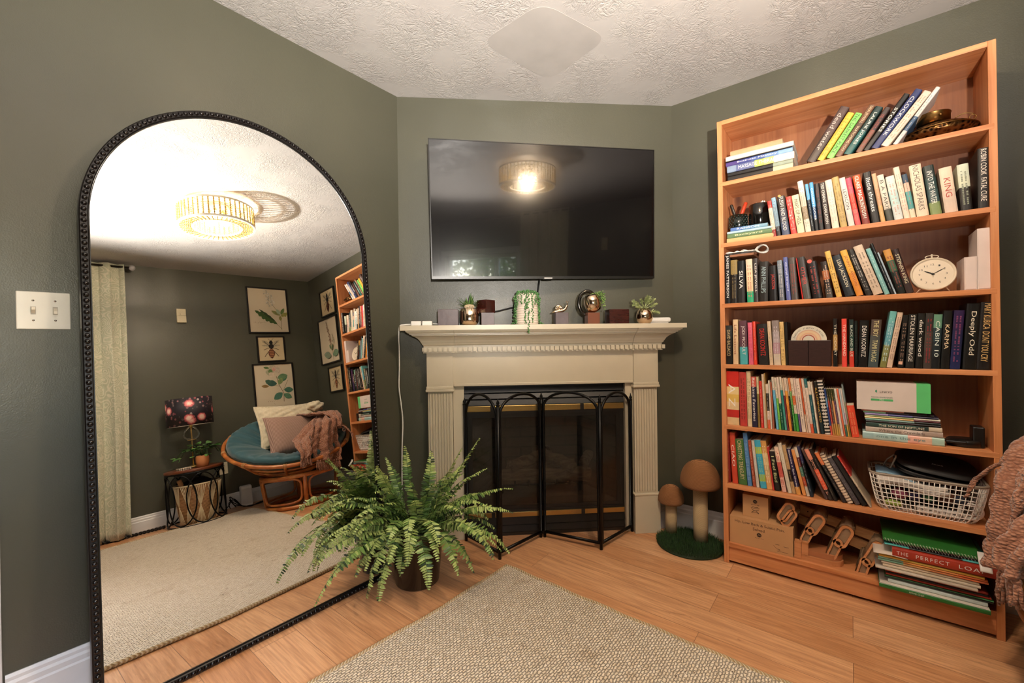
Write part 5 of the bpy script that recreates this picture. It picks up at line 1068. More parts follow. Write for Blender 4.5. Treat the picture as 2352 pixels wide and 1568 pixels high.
for i, S_ in enumerate(SP):
    for s_ in ((-1, 1) if i == 2 else (0,)):
        q_ = S_ + Vector((.684, -.73, 0)) * .011 * s_; h_ = .745 if i in (0, 4) else .765
        mb = MB(); mb.tube([q_ + Vector((0, 0, .001)), q_ + Vector((0, 0, h_))], .0085 if i else .0075, 10)
        if s_ <= 0 or i != 2:
            o_ = S_ if i == 2 else q_; prof = [(.0075, h_), (.0105, h_ + .004), (.006, h_ + .010), (.0085, h_ + .016), (.0085, h_ + .02), (.0035, h_ + .030), (.0022, h_ + .040), (0, h_ + .043)]
            mb.lathe(prof, (o_.x, o_.y, 0), 12)
        mb.build('post', BLACK_METAL, scr)

# ------------------------------------------------------------------ television
TN, TY_, TT = (Vector((0, 0, 0)),) * 3
ca = Vector((1.9178, 1.2658, 1.7784)); ang = math.atan2(-FN.y, -FN.x) + .0872; tilt = .0475; roll = .0137
N_ = Vector((math.cos(ang) * math.cos(tilt), math.sin(ang) * math.cos(tilt), -math.sin(tilt))); r_ = Vector((-math.sin(ang), math.cos(ang), 0)); r_ = r_ if r_.dot(T) > 0 else -r_
u_ = r_.cross(N_); u_ = u_ if u_.z > 0 else -u_; r2 = r_ * math.cos(roll) + u_ * math.sin(roll); u2 = u_ * math.cos(roll) - r_ * math.sin(roll)
# local x = right, y = away from the viewer, z = up
TVM = Matrix(((r2.x, -N_.x, u2.x), (r2.y, -N_.y, u2.y), (r2.z, -N_.z, u2.z)))
tv = thing('television', 'large wall mounted flat black television over the mantel', 'television', ca, quat=TVM.to_quaternion())
SCRM = NB('television_screen'); SCRM.set(col='#070607', rough=.15, ior=1.52, spec=.5, coat=.5); SCRM.b.inputs['Coat Roughness'].default_value = .025; SCRM = SCRM.m
hw, hh = .616, .354
mb = MB(); mb.box((-hw + .005, -.0, -hh + .014), (hw - .005, .004, hh - .005)); mb.build('screen', SCRM, tv)
mb = MB(); mb.box((-hw, .001, -hh), (hw, .016, hh), ch=.002); mb.box((-hw, -.003, -hh), (hw, .001, -hh + .013)); mb.box((-hw, -.002, hh - .004), (hw, .001, hh)); mb.box((-hw, -.002, -hh), (-hw + .004, .001, hh)); mb.box((hw - .004, -.002, -hh), (hw, .001, hh)); mb.build('bezel', BLACK_SATIN, tv)
mb = MB(); mb.box((-.35, .016, -.3), (.35, .052, .12), ch=.008); mb.build('rear_housing', BLACK_MATTE, tv)
mb = MB(); mb.box((-.15, .052, -.14), (-.09, .105, .16), ch=.003); mb.box((.09, .052, -.14), (.15, .105, .16), ch=.003); mb.build('wall_bracket', BLACK_METAL, tv)
mb = MB(); mb.box((-.028, -.005, -hh - .003), (.028, .001, -hh + .008), ch=.001); mb.build('logo_tab', M('#2a2828', .3), tv)
mb = MB(); mb.box((-.022, -.0056, -hh - .0), (.022, -.005, -hh + .006)); mb.build('logo_plate', M('#c8c4c0', .3, .4), tv)
mb = MB(); pts = [fpt(.770, .06, 1.44), fpt(.768, .03, 1.40), fpt(.755, .012, 1.34), fpt(.70, .02, 1.29), fpt(.61, .03, 1.275), fpt(.53, .05, 1.256), fpt(.46, .06, 1.25), fpt(.42, .05, 1.22), fpt(.415, .05, 1.184)]
sm = []
for i in range(len(pts) - 1):
    for k in range(5):
        t_ = k / 5; p0, p1, p2, p3 = pts[max(i - 1, 0)], pts[i], pts[i + 1], pts[min(i + 2, len(pts) - 1)]
        sm.append(.5 * ((2 * p1) + (p2 - p0) * t_ + (2 * p0 - 5 * p1 + 4 * p2 - p3) * t_ * t_ + (3 * p1 - p0 - 3 * p2 + p3) * t_ ** 3))
mb.tube(sm, .0042, 8); tag(mb.build('television_cable', BLACK_MATTE), 'black cable dropping from the television behind the white planter', 'cable')

# ------------------------------------------------------------------ things on the mantel (z = 1.178)
MZ = 1.1785
def onm(u, v, dz=0): return fpt(u, v, MZ + dz)
FILMED = NB('film_wrapped_block'); v = FILMED.coord(); FILMED.set(col=FILMED.ramp(FILMED.noise(v, 14, 3), [(.3, '#4a3c3e'), (.7, '#5a4c4e')]), rough=.42); FILMED.bump(FILMED.noise(v, 26, 3), .35, .003); FILMED = FILMED.m
REDB = NB('dark_red_block'); v = REDB.coord(scale=(20, 20, 90)); REDB.set(col=REDB.ramp(REDB.noise(v, 1, 3), [(.3, '#2a0f0b'), (.7, '#3c1712')]), rough=.22); REDB = REDB.m
def block(u, v_, w_, d_, h_, m, lb, dz=0, rot=0, grp='dark cube blocks on the mantel'):
    mb = MB(); mb.box((-w_ / 2, -d_ / 2, 0), (w_ / 2, d_ / 2, h_), ch=.0015); return tag(mb.build('wooden_block', m, None, onm(u, v_, dz), FROT + math.radians(rot)), lb, 'block', grp)
block(.272, .115, .105, .085, .083, FILMED, 'grey shining dark block, largest at the left of the mantel')
block(.478, .125, .068, .068, .064, FILMED, 'small grey shining block under the tilted dark red cube')
block(.470, .112, .070, .070, .068, REDB, 'dark red cube turned cornerwise on the small block', .0645, 44)
block(.872, .125, .070, .065, .062, FILMED, 'grey shining block under the golden snail')
block(1.042, .13, .066, .066, .060, M('#6a3a24', .3, bump=.1, bscale=60), 'reddish brown block under the tilted golden pot')
block(1.182, .12, .108, .085, .077, REDB, 'wide dark red block right of the golden pot')
# white adapters and cord
t = thing('power_adapters', 'pair of white power adapters at the left end of the mantel', 'adapter', onm(.14, .12), FROT)
for i, x in enumerate((-.035, .022)): mb = MB(); mb.box((x - .026, -.02, 0), (x + .026, .02, .024), ch=.004); mb.build('adapter_body', WHITE_PLASTIC, t)
mb = MB(); mb.tube([(.05, .0, .01), (.08, .01, .008), (.12, .02, .007)], .003); mb.build('lead', WHITE_PLASTIC, t)
tadp = t; P = []
for i, (u, v_, z) in enumerate([(.09, .12, 1.186), (.04, .12, 1.184), (.018, .12, 1.175), (.012, .115, 1.12), (.004, .06, 1.05), (-.002, .03, .95), (-.005, .03, .85), (.004, .028, .76), (.012, .028, .66), (.006, .03, .5), (.004, .035, .3), (.0, .04, .1), (.01, .07, .012), (.06, .12, .008), (.02, .19, .008), (-.06, .2, .008), (-.06, .13, .008), (.02, .1, .01)]): P.append(fpt(u, v_, z))
S2 = []
for i in range(len(P) - 1):
    for k in range(4):
        t_ = k / 4; p0, p1, p2, p3 = P[max(i - 1, 0)], P[i], P[i + 1], P[min(i + 2, len(P) - 1)]
        S2.append(.5 * ((2 * p1) + (p2 - p0) * t_ + (2 * p0 - 5 * p1 + 4 * p2 - p3) * t_ * t_ + (3 * p1 - p0 - 3 * p2 + p3) * t_ ** 3))
iv = (Matrix.Translation(tadp.location) @ Matrix.Rotation(FROT, 4, 'Z')).inverted(); mb = MB(); mb.tube([iv @ p for p in S2], .0036, 7); mb.build('hanging_cord', WHITE_PLASTIC, tadp)
def soil(t, r_, z): mb = MB(); mb.lathe([(0, z), (r_, z - .002)], n=24); mb.build('soil', M('#2a1e16', .95, bump=.6, bscale=200, name='soil'), t)
# spiky plant
t = thing('potted_succulent', 'spiky green plant in a ribbed mirror gold pot on the mantel', 'plant', onm(.383, .12), FROT)
mb = MB(); mb.lathe([(0, 0), (.030, 0), (.040, .006), (.047, .018), (.048, .026), (.0485, .084), (.046, .086), (.044, .082), (.043, .02), (0, .02)], n=96, ripple=lambda a, z: 1 + .022 * abs(math.sin(14 * a)) if z < .084 else 1); mb.build('pot', GOLD, t); soil(t, .044, .078)
mb = MB(); r = random.Random(11)
for i in range(44):
    a = r.uniform(0, 2 * PI); el = r.uniform(.25, 1.45); L = r.uniform(.065, .100); d = Vector((math.cos(a) * math.cos(el), math.sin(a) * math.cos(el), math.sin(el))); sd = d.cross(Vector((0, 0, 1))).normalized(); w_ = .0066; vs = []; n = 6
    for k in range(n + 1):
        f = k / n; p_ = Vector((0, 0, .085)) + d * L * f + Vector((0, 0, -.018 * f * f)) * (1.3 - el / 1.5); ww = w_ * math.sin(PI * min(.98, (f * .8 + .2))) ; vs += [p_ - sd * ww, p_ + Vector((0, 0, -.0018)), p_ + sd * ww]
    fs = []
    for k in range(n): fs += [(k * 3, k * 3 + 1, k * 3 + 4, k * 3 + 3), (k * 3 + 1, k * 3 + 2, k * 3 + 5, k * 3 + 4)]
    mb.add(vs, fs, i % 2, True)
mb.build('leaves', [M('#4a6a34', .45, var=.2), M('#6c8a4c', .45, var=.2)], t)
mb = MB(); mb.ball((-.0, -.043, .095), .026, 18, 10, sc=(1.05, .3, .5)); mb.build('name_tag', M('#b09c80', .7, bump=.4, bscale=90), t)
# string of pearls planter
t = thing('trailing_plant', 'white ribbed planter with trailing string of pearls in the middle of the mantel', 'plant', onm(.690, .11), FROT)
mb = MB(); prof = [(0, 0), (.0595, 0), (.062, .004)]
for i in range(72): prof += [(.0605 + .0030 * math.sin(i * PI / 6) ** 2 - .004 * (i / 72) ** 2, .006 + i * .00207)]
prof += [(.055, .160), (.047, .168), (.043, .166), (.043, .12), (0, .12)]
mb.lathe(prof, n=48); mb.build('planter', M('#d8cabc', .55, bump=.2, bscale=90, name='white_ceramic_ribbed'), t)
r = random.Random(3); PEA = [M('#3f6a3a', .4, var=.15), M('#5c8a50', .4, var=.15)]
def pearls(mb, P, step, size, spread, r):
    for i in range(len(P) - 1):
        n = max(1, int((P[i + 1] - P[i]).length / step))
        for k in range(n):
            q_ = P[i].lerp(P[i + 1], k / n); mb.ball(q_ + Vector((r.gauss(0, spread), r.gauss(0, spread), r.gauss(0, spread * .5))), size * r.uniform(.75, 1.2), 7, 5, r.choice((0, 1)))
for i in range(26):
    a = 2 * PI * i / 26 + r.uniform(-.1, .1); L = r.choice((.02, .04, .06, .14)) if math.sin(a) < .2 else r.uniform(.04, .15)
    if abs(math.cos(a)) > .8: L = r.uniform(.14, .165)
    if i == 20: a = -PI / 2; L = .23
    ro = .066; P = [Vector((.015 * math.cos(a), .015 * math.sin(a), .172)), Vector((.045 * math.cos(a), .045 * math.sin(a), .178)), Vector((.062 * math.cos(a), .062 * math.sin(a), .158)), Vector((ro * math.cos(a), ro * math.sin(a), .14))]
    end = .14 - L
    if i == 20: P += [Vector((0, -.068, .05)), Vector((0, -.0685, .01)), Vector((0, -.0735, -.012)), Vector((0, -.0745, -.05))]
    elif end > .006: P.append(Vector((ro * math.cos(a), ro * math.sin(a), end)))
    else: P += [Vector((ro * math.cos(a), ro * math.sin(a), .01)), Vector(((ro + .02) * math.cos(a), (ro + .02) * math.sin(a) * .6, .005))]
    mb = MB(); pearls(mb, P, .0062, .0042, .0032, r); mb.build('strand', PEA, t)
# snail
t = thing('snail_figurine', 'golden snail figurine standing on a grey block', 'figurine', onm(.872, .125, .0625), FROT)
mb = MB(); mb.tube([(-.05, 0, .002), (-.035, 0, .006), (-.01, 0, .009), (.012, 0, .012), (.026, 0, .022), (.033, 0, .037), (.037, 0, .044)], [.002, .006, .009, .009, .0075, .006, .0045], 12); mb.build('body', GOLD, t)
mb = MB(); P = []
for k in range(46): a = k / 45 * 4.4 * PI; rr = .0165 * (1 - k / 50); P.append((-.014 + rr * math.cos(a), -.004 * k / 45, .023 + rr * math.sin(a) * .9))
mb.tube(P, [.0075 * (1 - k / 60) for k in range(46)], 8); mb.build('shell', GOLD, t)
for s_ in (-1, 1): mb = MB(); mb.tube([(.036, .002 * s_, .046), (.036 + .006 * s_, .003 * s_, .058)], .0016, 6); mb.ball((.036 + .006 * s_, .003 * s_, .060), .0026, 8, 6); mb.build('tentacle', GOLD, t)
# tilted oval pot
t = thing('hanging_pot_plant', 'golden pot in an oval ring with trailing greenery on a brown block', 'plant', onm(1.040, .125, .0605), FROT)
mb = MB(); MM = Matrix.Translation((.004, -.01, .052)) @ Matrix.Rotation(math.radians(-12), 4, 'Y')
prof = [(0, -.05), (.02, -.049), (.036, -.038), (.045, -.012), (.045, .012), (.038, .034), (.03, .046), (.027, .044), (.033, .02), (0, .0)]
mb.lathe(prof, n=36, M4=MM); mb.build('pot', GOLD, t)
mb = MB(); mb.tube([(-.018 + .047 * math.cos(a), .012, .054 + .064 * math.sin(a)) for a in [2 * PI * i / 40 for i in range(40)]], .0045, 8, closed=True, flat=2.2); mb.build('oval_ring', M('#3a3632', .15, .9), t)
for i in range(14):
    a = r.uniform(-1.3, 1.5); ex_ = Vector((.02 + .035 * math.cos(a), -.02 + .03 * math.sin(a) * .5, .1 + r.uniform(-.008, .016))); dr = r.uniform(.01, .10) if i % 3 else .02
    P = [Vector((.006, -.01, .098)), ex_, ex_ + Vector((.008, -.006, -dr * .5)), ex_ + Vector((.01, -.008, -dr))]; mb = MB(); pearls(mb, P, .0065, .0036, .0045, r); mb.build('strand', [M('#4f7034', .5, var=.2), M('#7c9450', .5, var=.2)], t)
# round golden vase
t = thing('vase_plant', 'round golden vase with pale green bushy sprigs at the right of the mantel', 'plant', onm(1.338, .12), FROT)
mb = MB(); mb.lathe([(0, 0), (.026, 0), (.036, .008), (.045, .028), (.0445, .048), (.036, .068), (.0265, .082), (.0245, .082), (.03, .06), (0, .05)], n=40); mb.build('vase', GOLD, t)
SPR = [M('#93a064', .6, var=.15), M('#b4bc84', .6, var=.15)]
for i in range(15):
    a = r.uniform(0, 2 * PI); el = r.uniform(.15, 1.4); d = Vector((math.cos(a) * math.cos(el) + .22, math.sin(a) * math.cos(el) * .7 - .1, math.sin(el))).normalized(); L = r.uniform(.05, .078); base = Vector((0, 0, .08)); tip = base + d * L
    if i == 3: tip = Vector((.078, -.02, .055))
    mb = MB(); mb.tube([base, base.lerp(tip, .6)], .0018, 5, 1); dd = (tip - base).normalized()
    for k in range(84):
        f = r.uniform(-.25, 1); c_ = base.lerp(tip, .55) + dd * f * .03; e = Vector((r.gauss(0, 1), r.gauss(0, 1), r.gauss(0, 1))).normalized() * .8 + dd * .9; e.normalize(); s_ = e.orthogonal().normalized() * .0019; mb.add([c_ - s_, c_ + s_, c_ + e * .014 + s_ * .6, c_ + e * .014 - s_ * .6], [(0, 1, 2, 3)], k % 2)
    mb.build('sprig', SPR + [], t)
t = thing('white_device', 'flat white rounded device at the right end of the mantel', 'device', onm(1.430, .085), FROT)
mb = MB(); mb.box((-.062, -.03, .008), (.062, .03, .034), ch=.009); mb.build('housing', WHITE_PLASTIC, t); mb = MB(); mb.box((-.05, -.02, 0), (.05, .02, .009)); mb.build('foot', M('#c8c2ba', .5), t)

# light switch
t = thing('light_switch_plate', 'white double toggle light switch plate on the left wall', 'light switch', (.140, YL, 1.2072))
mb = MB(); mb.box((-.057, -.0065, -.057), (.057, -.0003, .057), ch=.0025); mb.build('plate', M('#ddd8ce', .22, name='switch_plate'), t)
for x in (-.0225, .0235):
    mb = MB(); mb.box((x - .0055, -.0078, -.012), (x + .0055, -.006, .012)); sw = mb.build('toggle_slot', M('#a89e90', .5), t)
    mb = MB(); up = 1 if x < 0 else -1; mb.add([(x - .0042, -.007, -.009), (x + .0042, -.007, -.009), (x + .0042, -.007, .009), (x - .0042, -.007, .009), (x - .0038, -.017, up * .006 - .004), (x + .0038, -.017, up * .006 - .004), (x + .0038, -.017, up * .006 + .004), (x - .0038, -.017, up * .006 + .004)], [(4, 5, 6, 7), (0, 1, 5, 4), (1, 2, 6, 5), (2, 3, 7, 6), (3, 0, 4, 7)]); mb.build('toggle', M('#d8ccb8', .3), sw)
    for z in (-.030, .030): mb = MB(); mb.lathe([(0, .008), (.0028, .0076), (.0032, .006)], (x, 0, z), 14, M4=Matrix.Rotation(PI / 2, 4, 'X')); mb.build('screw', CHROME, t)
# ------------------------------------------------------------------ boston fern
FC = Vector((1.262, 1.570, 0))
fern = thing('potted_fern', 'large boston fern in a glossy black pot between mirror and fireplace', 'plant', FC)
mb = MB(); mb.lathe([(0, .002), (.094, .002), (.098, .006), (.122, .235), (.128, .238), (.129, .262), (.124, .264), (.119, .258), (.117, .22), (0, .22)], n=56); mb.build('pot', M('#150d0a', .16, name='black_gloss_pot', coat=.3), fern)
mb = MB(); mb.lathe([(0, .232), (.117, .228)], n=30); mb.build('soil', M('#1e150f', .95, bump=.7, bscale=160, name='potting_soil'), fern)
FM = [M('#4a6832', .5, var=.25, vscale=20), M('#6d8a42', .5, var=.25, vscale=20), M('#a0b064', .5, var=.2, vscale=20), M('#2a4020', .55, var=.2)]
r = random.Random(21)
fdp = FN.dot(A)
def keepout(p):
    """keep fronds in front of the mirror, the walls and the mantel pilaster"""
    ym = (1.714066 - .0109319 * p.x + .0860152 * p.z) / .9962339 - .03 if p.x < 1.23 else 1.90
    if p.y > ym: p.y = ym
    v_ = fdp - p.dot(FN); u_ = (p - A).dot(T)
    if v_ < .085: p += -FN * (.085 - v_)
    return p
def frond(az, el, L, droop, seed, wid=.034, tone=1, twist=0):
    q = random.Random(seed); d0 = Vector((math.cos(az) * math.cos(el), math.sin(az) * math.cos(el), math.sin(el))); p = Vector((.04 * math.cos(az), .04 * math.sin(az), .232)); P = [p.copy()]; d = d0.copy(); n = 40
    for i in range(n):
        d = (d + Vector((q.gauss(0, .014), q.gauss(0, .014), -droop / n * (.4 + 1.6 * i / n)))).normalized(); p = p + d * L / n; w_ = keepout(p + FC); w_.z = max(w_.z, .012); p = w_ - FC; P.append(p.copy())
    mb = MB(); mb.tube(P[::2], [.0015 * (1 - .7 * i / 20) for i in range(21)], 5, 3)
    Np = int(L / .0094)
    for i in range(3, Np):
        f = i / Np; k = f * n; a = int(k); p_ = P[a].lerp(P[min(a + 1, n)], k - a); t_ = (P[min(a + 1, n)] - P[a - 1]).normalized(); side = t_.cross(Vector((0, 0, 1))); side = side.normalized() if side.length > .2 else t_.orthogonal().normalized()
        side = (Quaternion(t_, twist + .3 * math.sin(6 * f + seed)) @ side); upn = side.cross(t_).normalized()
        w_ = wid * min(1, (1.03 - f) * 2.6) ** .75 * q.uniform(.88, 1.08)
        if f < .15: w_ *= f / .15 * .8 + .2
        for s_ in (-1, 1):
            dr = (side * s_ + t_ * q.uniform(.12, .32) + upn * q.uniform(-.45, .12)).normalized(); hw_ = .0049 * q.uniform(.85, 1.15) * (.6 + .4 * min(1, w_ / .03)); e = (t_ - dr * t_.dot(dr)).normalized(); e = (Quaternion(dr, q.uniform(-.5, .5)) @ e) * hw_
            m_ = tone + (1 if q.random() < .28 else 0) - (1 if q.random() < .18 else 0); m_ = max(0, min(2, m_)); m_ = 2 if f > .7 and q.random() < .7 else m_
            if q.random() < .1: m_ = 3
            c0, c1, c2, c3 = p_, p_ + dr * w_ * .33 - upn * .0006, p_ + dr * w_ * .7 - upn * .002, p_ + dr * w_ - upn * .0045
            mb.add([c0 - e * .8, c0 + e * 1.0, c1 + e * .78, c1 + e * 1.05, c2 + e * .72, c2 + e * .9, c3 + e * .25, c3 - e * .25, c2 - e * .85, c2 - e * .68, c1 - e * 1.0, c1 - e * .74], [(0, 1, 2, 11), (11, 2, 3, 10), (10, 3, 4, 9), (9, 4, 5, 8), (8, 5, 6, 7)], m_)
    mb.build('frond', FM, fern)
# directions: the picture's right is (.62,-.78), away from the lens is (.78,.62)
def az_of(right, away): v_ = Vector((.6202, -.7843, 0)) * right + Vector((.784, .62, 0)) * away; return math.atan2(v_.y, v_.x)
spec = [  # right, away, elevation, length, droop, tone, width
    (.60, .0, 1.10, .50, .15, 1, .038), (.5, -.1, 1.2, .42, .3, 2, .036), (-.75, -.35, 1.05, .44, .25, 1, .040), (-.6, -.55, 1.2, .40, .35, 2, .038), (1, -.1, .62, .44, .9, 2, .034), (1, .2, .75, .46, .8, 1, .032), (1, -.4, .45, .42, 1.2, 1, .034), (1, .35, .9, .40, .75, 1, .030),
    (-.66, -.78, .62, .50, 1.5, 2, .036), (-.62, -.75, .40, .56, 1.5, 1, .036), (-.75, -.68, .75, .50, 1.3, 2, .036), (-.6, -.8, .85, .46, 1.3, 1, .034), (-.7, -.72, .28, .44, 1.2, 2, .036), (-.8, -.7, .5, .48, 1.1, 2, .038), (-.9, -.5, .9, .46, 1.4, 1, .036), (-.62, -.8, 1.0, .5, 2.0, 1, .036),
    (-.45, -.9, .75, .44, 2.3, 2, .034), (-.2, -1, .8, .38, 2.2, 2, .034), (.15, -1, .8, .36, 2.2, 2, .032), (.5, -.9, .75, .42, 2.0, 1, .034), (.8, -.6, .7, .46, 1.9, 1, .036), (.25, -1, .5, .44, 2.6, 1, .036), (-.5, -.86, .5, .50, 2.6, 2, .042), (-.35, -.9, .35, .46, 2.5, 2, .040),
    (.9, -.3, .9, .42, 1.5, 1, .034), (.3, .6, 1.0, .34, 1.2, 0, .034), (-.5, .3, 1.2, .36, 1.0, 0, .034), (.5, .5, 1.15, .36, 1.1, 0, .034), (.1, 0, 1.45, .36, .8, 0, .034), (-.2, -.3, 1.35, .34, 1.6, 1, .034), (.3, -.4, 1.3, .34, 1.7, 1, .034), (-.15, .3, 1.4, .38, .6, 0, .030),
    (.9, .2, 1.1, .36, 1.2, 0, .034), (-.8, .1, 1.2, .38, 1.0, 0, .034), (-.9, -.4, 1.0, .42, 1.6, 1, .036), (-.6, -.6, 1.05, .38, 1.9, 1, .038), (.6, -.5, 1.05, .34, 1.8, 1, .036), (.0, -.8, 1.1, .32, 2.1, 1, .036), (1, -.45, .3, .34, 1.8, 1, .034), (-.1, -1, .2, .28, 2.4, 1, .034), (.75, .0, .8, .34, 1.6, 0, .036), (-.35, -.2, 1.2, .30, 1.7, 0, .036), (.35, .2, 1.25, .32, 1.5, 0, .034),
    (.95, -.5, .6, .42, 1.7, 2, .036), (.9, -.1, .35, .44, 1.3, 1, .036), (-.3, -.9, .95, .30, 2.0, 1, .036), (.4, -.8, .95, .32, 2.0, 2, .036), (-.72, -.7, .62, .40, 1.9, 1, .038), (-.68, -.76, .9, .38, 1.8, 1, .038), (.1, -.9, .6, .30, 2.4, 1, .036), (.7, -.7, .5, .34, 2.2, 1, .036), (-.9, -.3, .6, .36, 1.6, 1, .036), (1, .1, .55, .36, 1.3, 0, .034), (-.2, -.6, 1.25, .28, 1.4, 1, .036), (.2, -.6, 1.2, .28, 1.5, 2, .036), (-.5, -.4, 1.15, .30, 1.5, 1, .036), (.5, -.3, 1.2, .30, 1.4, 1, .036), (.0, -.2, 1.45, .26, 1.0, 0, .036), (.8, -.2, 1.05, .32, 1.4, 2, .036), (-.75, -.5, .8, .34, 1.5, 2, .038), (.2, .4, 1.3, .30, 1.0, 0, .036), (-.6, -.7, .45, .36, 1.7, 1, .038), (.9, .1, .85, .36, 1.2, 1, .034), (-.7, -.3, 1.3, .34, 1.1, 0, .036), (.6, .2, 1.2, .34, 1.0, 1, .034), (-.4, .1, 1.3, .3, 1.4, 0, .036)]
for i, (a, b_, el, L, dr, tn, wd) in enumerate(spec):
    if b_ <= -.8 and el < .9: L *= .78
    if a < -.55 and b_ < -.6: L *= .92
    frond(az_of(a, b_) + r.uniform(-.08, .08), el, L, dr, i, tone=tn, wid=wd * .92, twist=r.uniform(-.25, .25))

# ------------------------------------------------------------------ leaning arched mirror; local x along its width, z up its face, -y out of the glass
n_ = Vector((-.01093193, -.99623385, .08601521)); X_ = Vector((n_.y, -n_.x, 0)).normalized() * -1; Z_ = X_.cross(-n_) ; 
if Z_.z < 0: Z_ = -Z_
Yb = Z_.cross(X_)
o_ = Vector((.206, 0, .0)); o_.y = (-1.714065898 - n_.x * o_.x - n_.z * o_.z) / n_.y
MMm = Matrix(((X_.x, Yb.x, Z_.x), (X_.y, Yb.y, Z_.y), (X_.z, Yb.z, Z_.z)))
mir = thing('floor_mirror', 'tall arched floor mirror with a black beaded frame leaning on the left wall', 'mirror', o_, quat=MMm.to_quaternion())
MW, MH = .985, 1.995; RA = MW / 2; HC = MH - RA; SX = (RA) / RA
def arch(off, n=72):
    P = [(off, off)] + [(off, z) for z in [off + (HC - off) * i / 20 for i in range(1, 20)]]
    for i in range(n + 1): a = PI - PI * i / n; P.append((MW / 2 + (RA - off) * math.cos(a), HC + (RA - off) * math.sin(a)))
    P += [(MW - off, z) for z in [HC - (HC - off) * i / 20 for i in range(1, 21)]]
    P += [(MW - off - (MW - 2 * off) * i / 20, off) for i in range(1, 20)]
    return P
def ringmesh(offs, depths, mat, name):
    L_ = [arch(o2) for o2 in offs]; n = len(L_[0]); mb = MB(); vs = [Vector((x, d, z)) for P, d in zip(L_, depths) for x, z in P]; k = len(offs)
    fs = [(j * n + i, j * n + (i + 1) % n, ((j + 1) % k) * n + (i + 1) % n, ((j + 1) % k) * n + i) for j in range(k) for i in range(n)]; mb.add(vs, fs); return mb.build(name, mat, mir)
ringmesh([0, 0, .003, .019, .022, .022, .022], [.026, -.006, -.009, -.009, -.006, .001, .026], M('#171313', .34, .3, name='mirror_frame_black'), 'frame')
ringmesh([.0225, .0225, .025, .025], [.001, -.003, -.003, .001], BLACK_SATIN, 'inner_bead')
P = arch(.011, 400); tot = 0; beads = MB(); last = Vector((P[0][0], P[0][1])); acc = 0; step = .0178
PP = [Vector(p) for p in P] + [Vector(P[0])]
for a, b_ in zip(PP, PP[1:]):
    L_ = (b_ - a).length; 
    while acc <= L_:
        q_ = a.lerp(b_, acc / L_) if L_ > 0 else a; beads.ball((q_.x, -.0095, q_.y), .0076, 10, 7, sc=(1, .8, 1)); acc += step
    acc -= L_
beads.build('bead_trim', M('#140f0f', .22, .35, name='bead_black', coat=.3), mir)
MG = NB('mirror_silver'); MG.set(col=(.90, .91, .90, 1), metal=1, rough=.0); MG = MG.m
mb = MB(); P = arch(.0222, 90); n = len(P); mb.add([Vector((x, 0, z)) for x, z in P] + [Vector((x, .004, z)) for x, z in P], [tuple(range(n))] + [tuple(reversed(range(n, 2 * n)))] + [(i, n + i, n + (i + 1) % n, (i + 1) % n) for i in range(n)]); mb.build('mirror_glass', MG, mir)
mb = MB(); P = arch(.005, 60); n = len(P); mb.add([Vector((x, .02, z)) for x, z in P] + [Vector((x, .024, z)) for x, z in P], [tuple(range(n))] + [tuple(reversed(range(n, 2 * n)))] + [(i, n + i, n + (i + 1) % n, (i + 1) % n) for i in range(n)]); mb.build('backing_board', M('#3a2c20', .8), mir)
# ------------------------------------------------------------------ ceiling light
CH = Vector((1.111, .089, 0)); ZB, ZT, RD = 2.266, 2.414, .244
cl = thing('chandelier', 'white drum ceiling light hung with strands of wooden beads', 'ceiling light', CH)
RINGM = M('#d6cdbc', .5, name='whitewashed_ring'); BEADM = M('#c8a860', .5, name='wooden_beads', var=.15)
def hoop(R_, z, hh, tt, name='ring'):
    mb = MB(); mb.lathe([(R_ - tt, z - hh / 2), (R_, z - hh / 2), (R_, z + hh / 2), (R_ - tt, z + hh / 2), (R_ - tt, z - hh / 2)], n=72, smooth=False); mb.build(name, RINGM, cl)
hoop(RD, ZT - .005, .012, .012); hoop(RD, ZB + .006, .014, .014); hoop(.158, ZB + .006, .010, .008); hoop(.150, ZT - .005, .008, .006)
mb = MB(); mb.lathe([(0, CE - .022), (.075, CE - .022), (.08, CE - .016), (.08, CE - .001), (0, CE - .001)], n=40); mb.build('ceiling_canopy', RINGM, cl)
mb = MB(); 
for i in range(3): a = 2 * PI * i / 3 + .4; mb.tube([(0, 0, CE - .02), (.15 * math.cos(a), .15 * math.sin(a), ZT)], .004, 6); mb.tube([(.15 * math.cos(a), .15 * math.sin(a), ZT - .003), (.236 * math.cos(a), .236 * math.sin(a), ZT - .003)], .004, 6)
mb.tube([(0, 0, CE - .02), (0, 0, ZT - .05)], .008, 8); mb.build('hanger_arms', RINGM, cl)
mb = MB(); n = 11
for k in range(n): mb.ball((RD - .006, 0, ZB + .018 + k * (ZT - ZB - .032) / (n - 1)), .0062, 7, 5)
proto = mb.build('bead_strand', BEADM, cl)
for i in range(1, 46): o = proto.copy(); C.objects.link(o); o.rotation_euler = (0, 0, 2 * PI * i / 46)
mb = MB()
for k in range(7): mb.ball((.166 + k * .0115, 0, ZB + .004), .0056, 7, 5)
proto = mb.build('bead_strand', BEADM, cl)
for i in range(1, 44): o = proto.copy(); C.objects.link(o); o.rotation_euler = (0, 0, 2 * PI * i / 44)
mb = MB()
for k in range(9): mb.ball((.154, 0, ZB + .018 + k * .0155), .0052, 7, 5)
proto = mb.build('bead_strand', BEADM, cl)
for i in range(1, 26): o = proto.copy(); C.objects.link(o); o.rotation_euler = (0, 0, 2 * PI * i / 26)
BULB = NB('lit_bulb'); BULB.set(col='#fff0d8', emc='#ffd9a0', ems=20.0); BULB = BULB.m
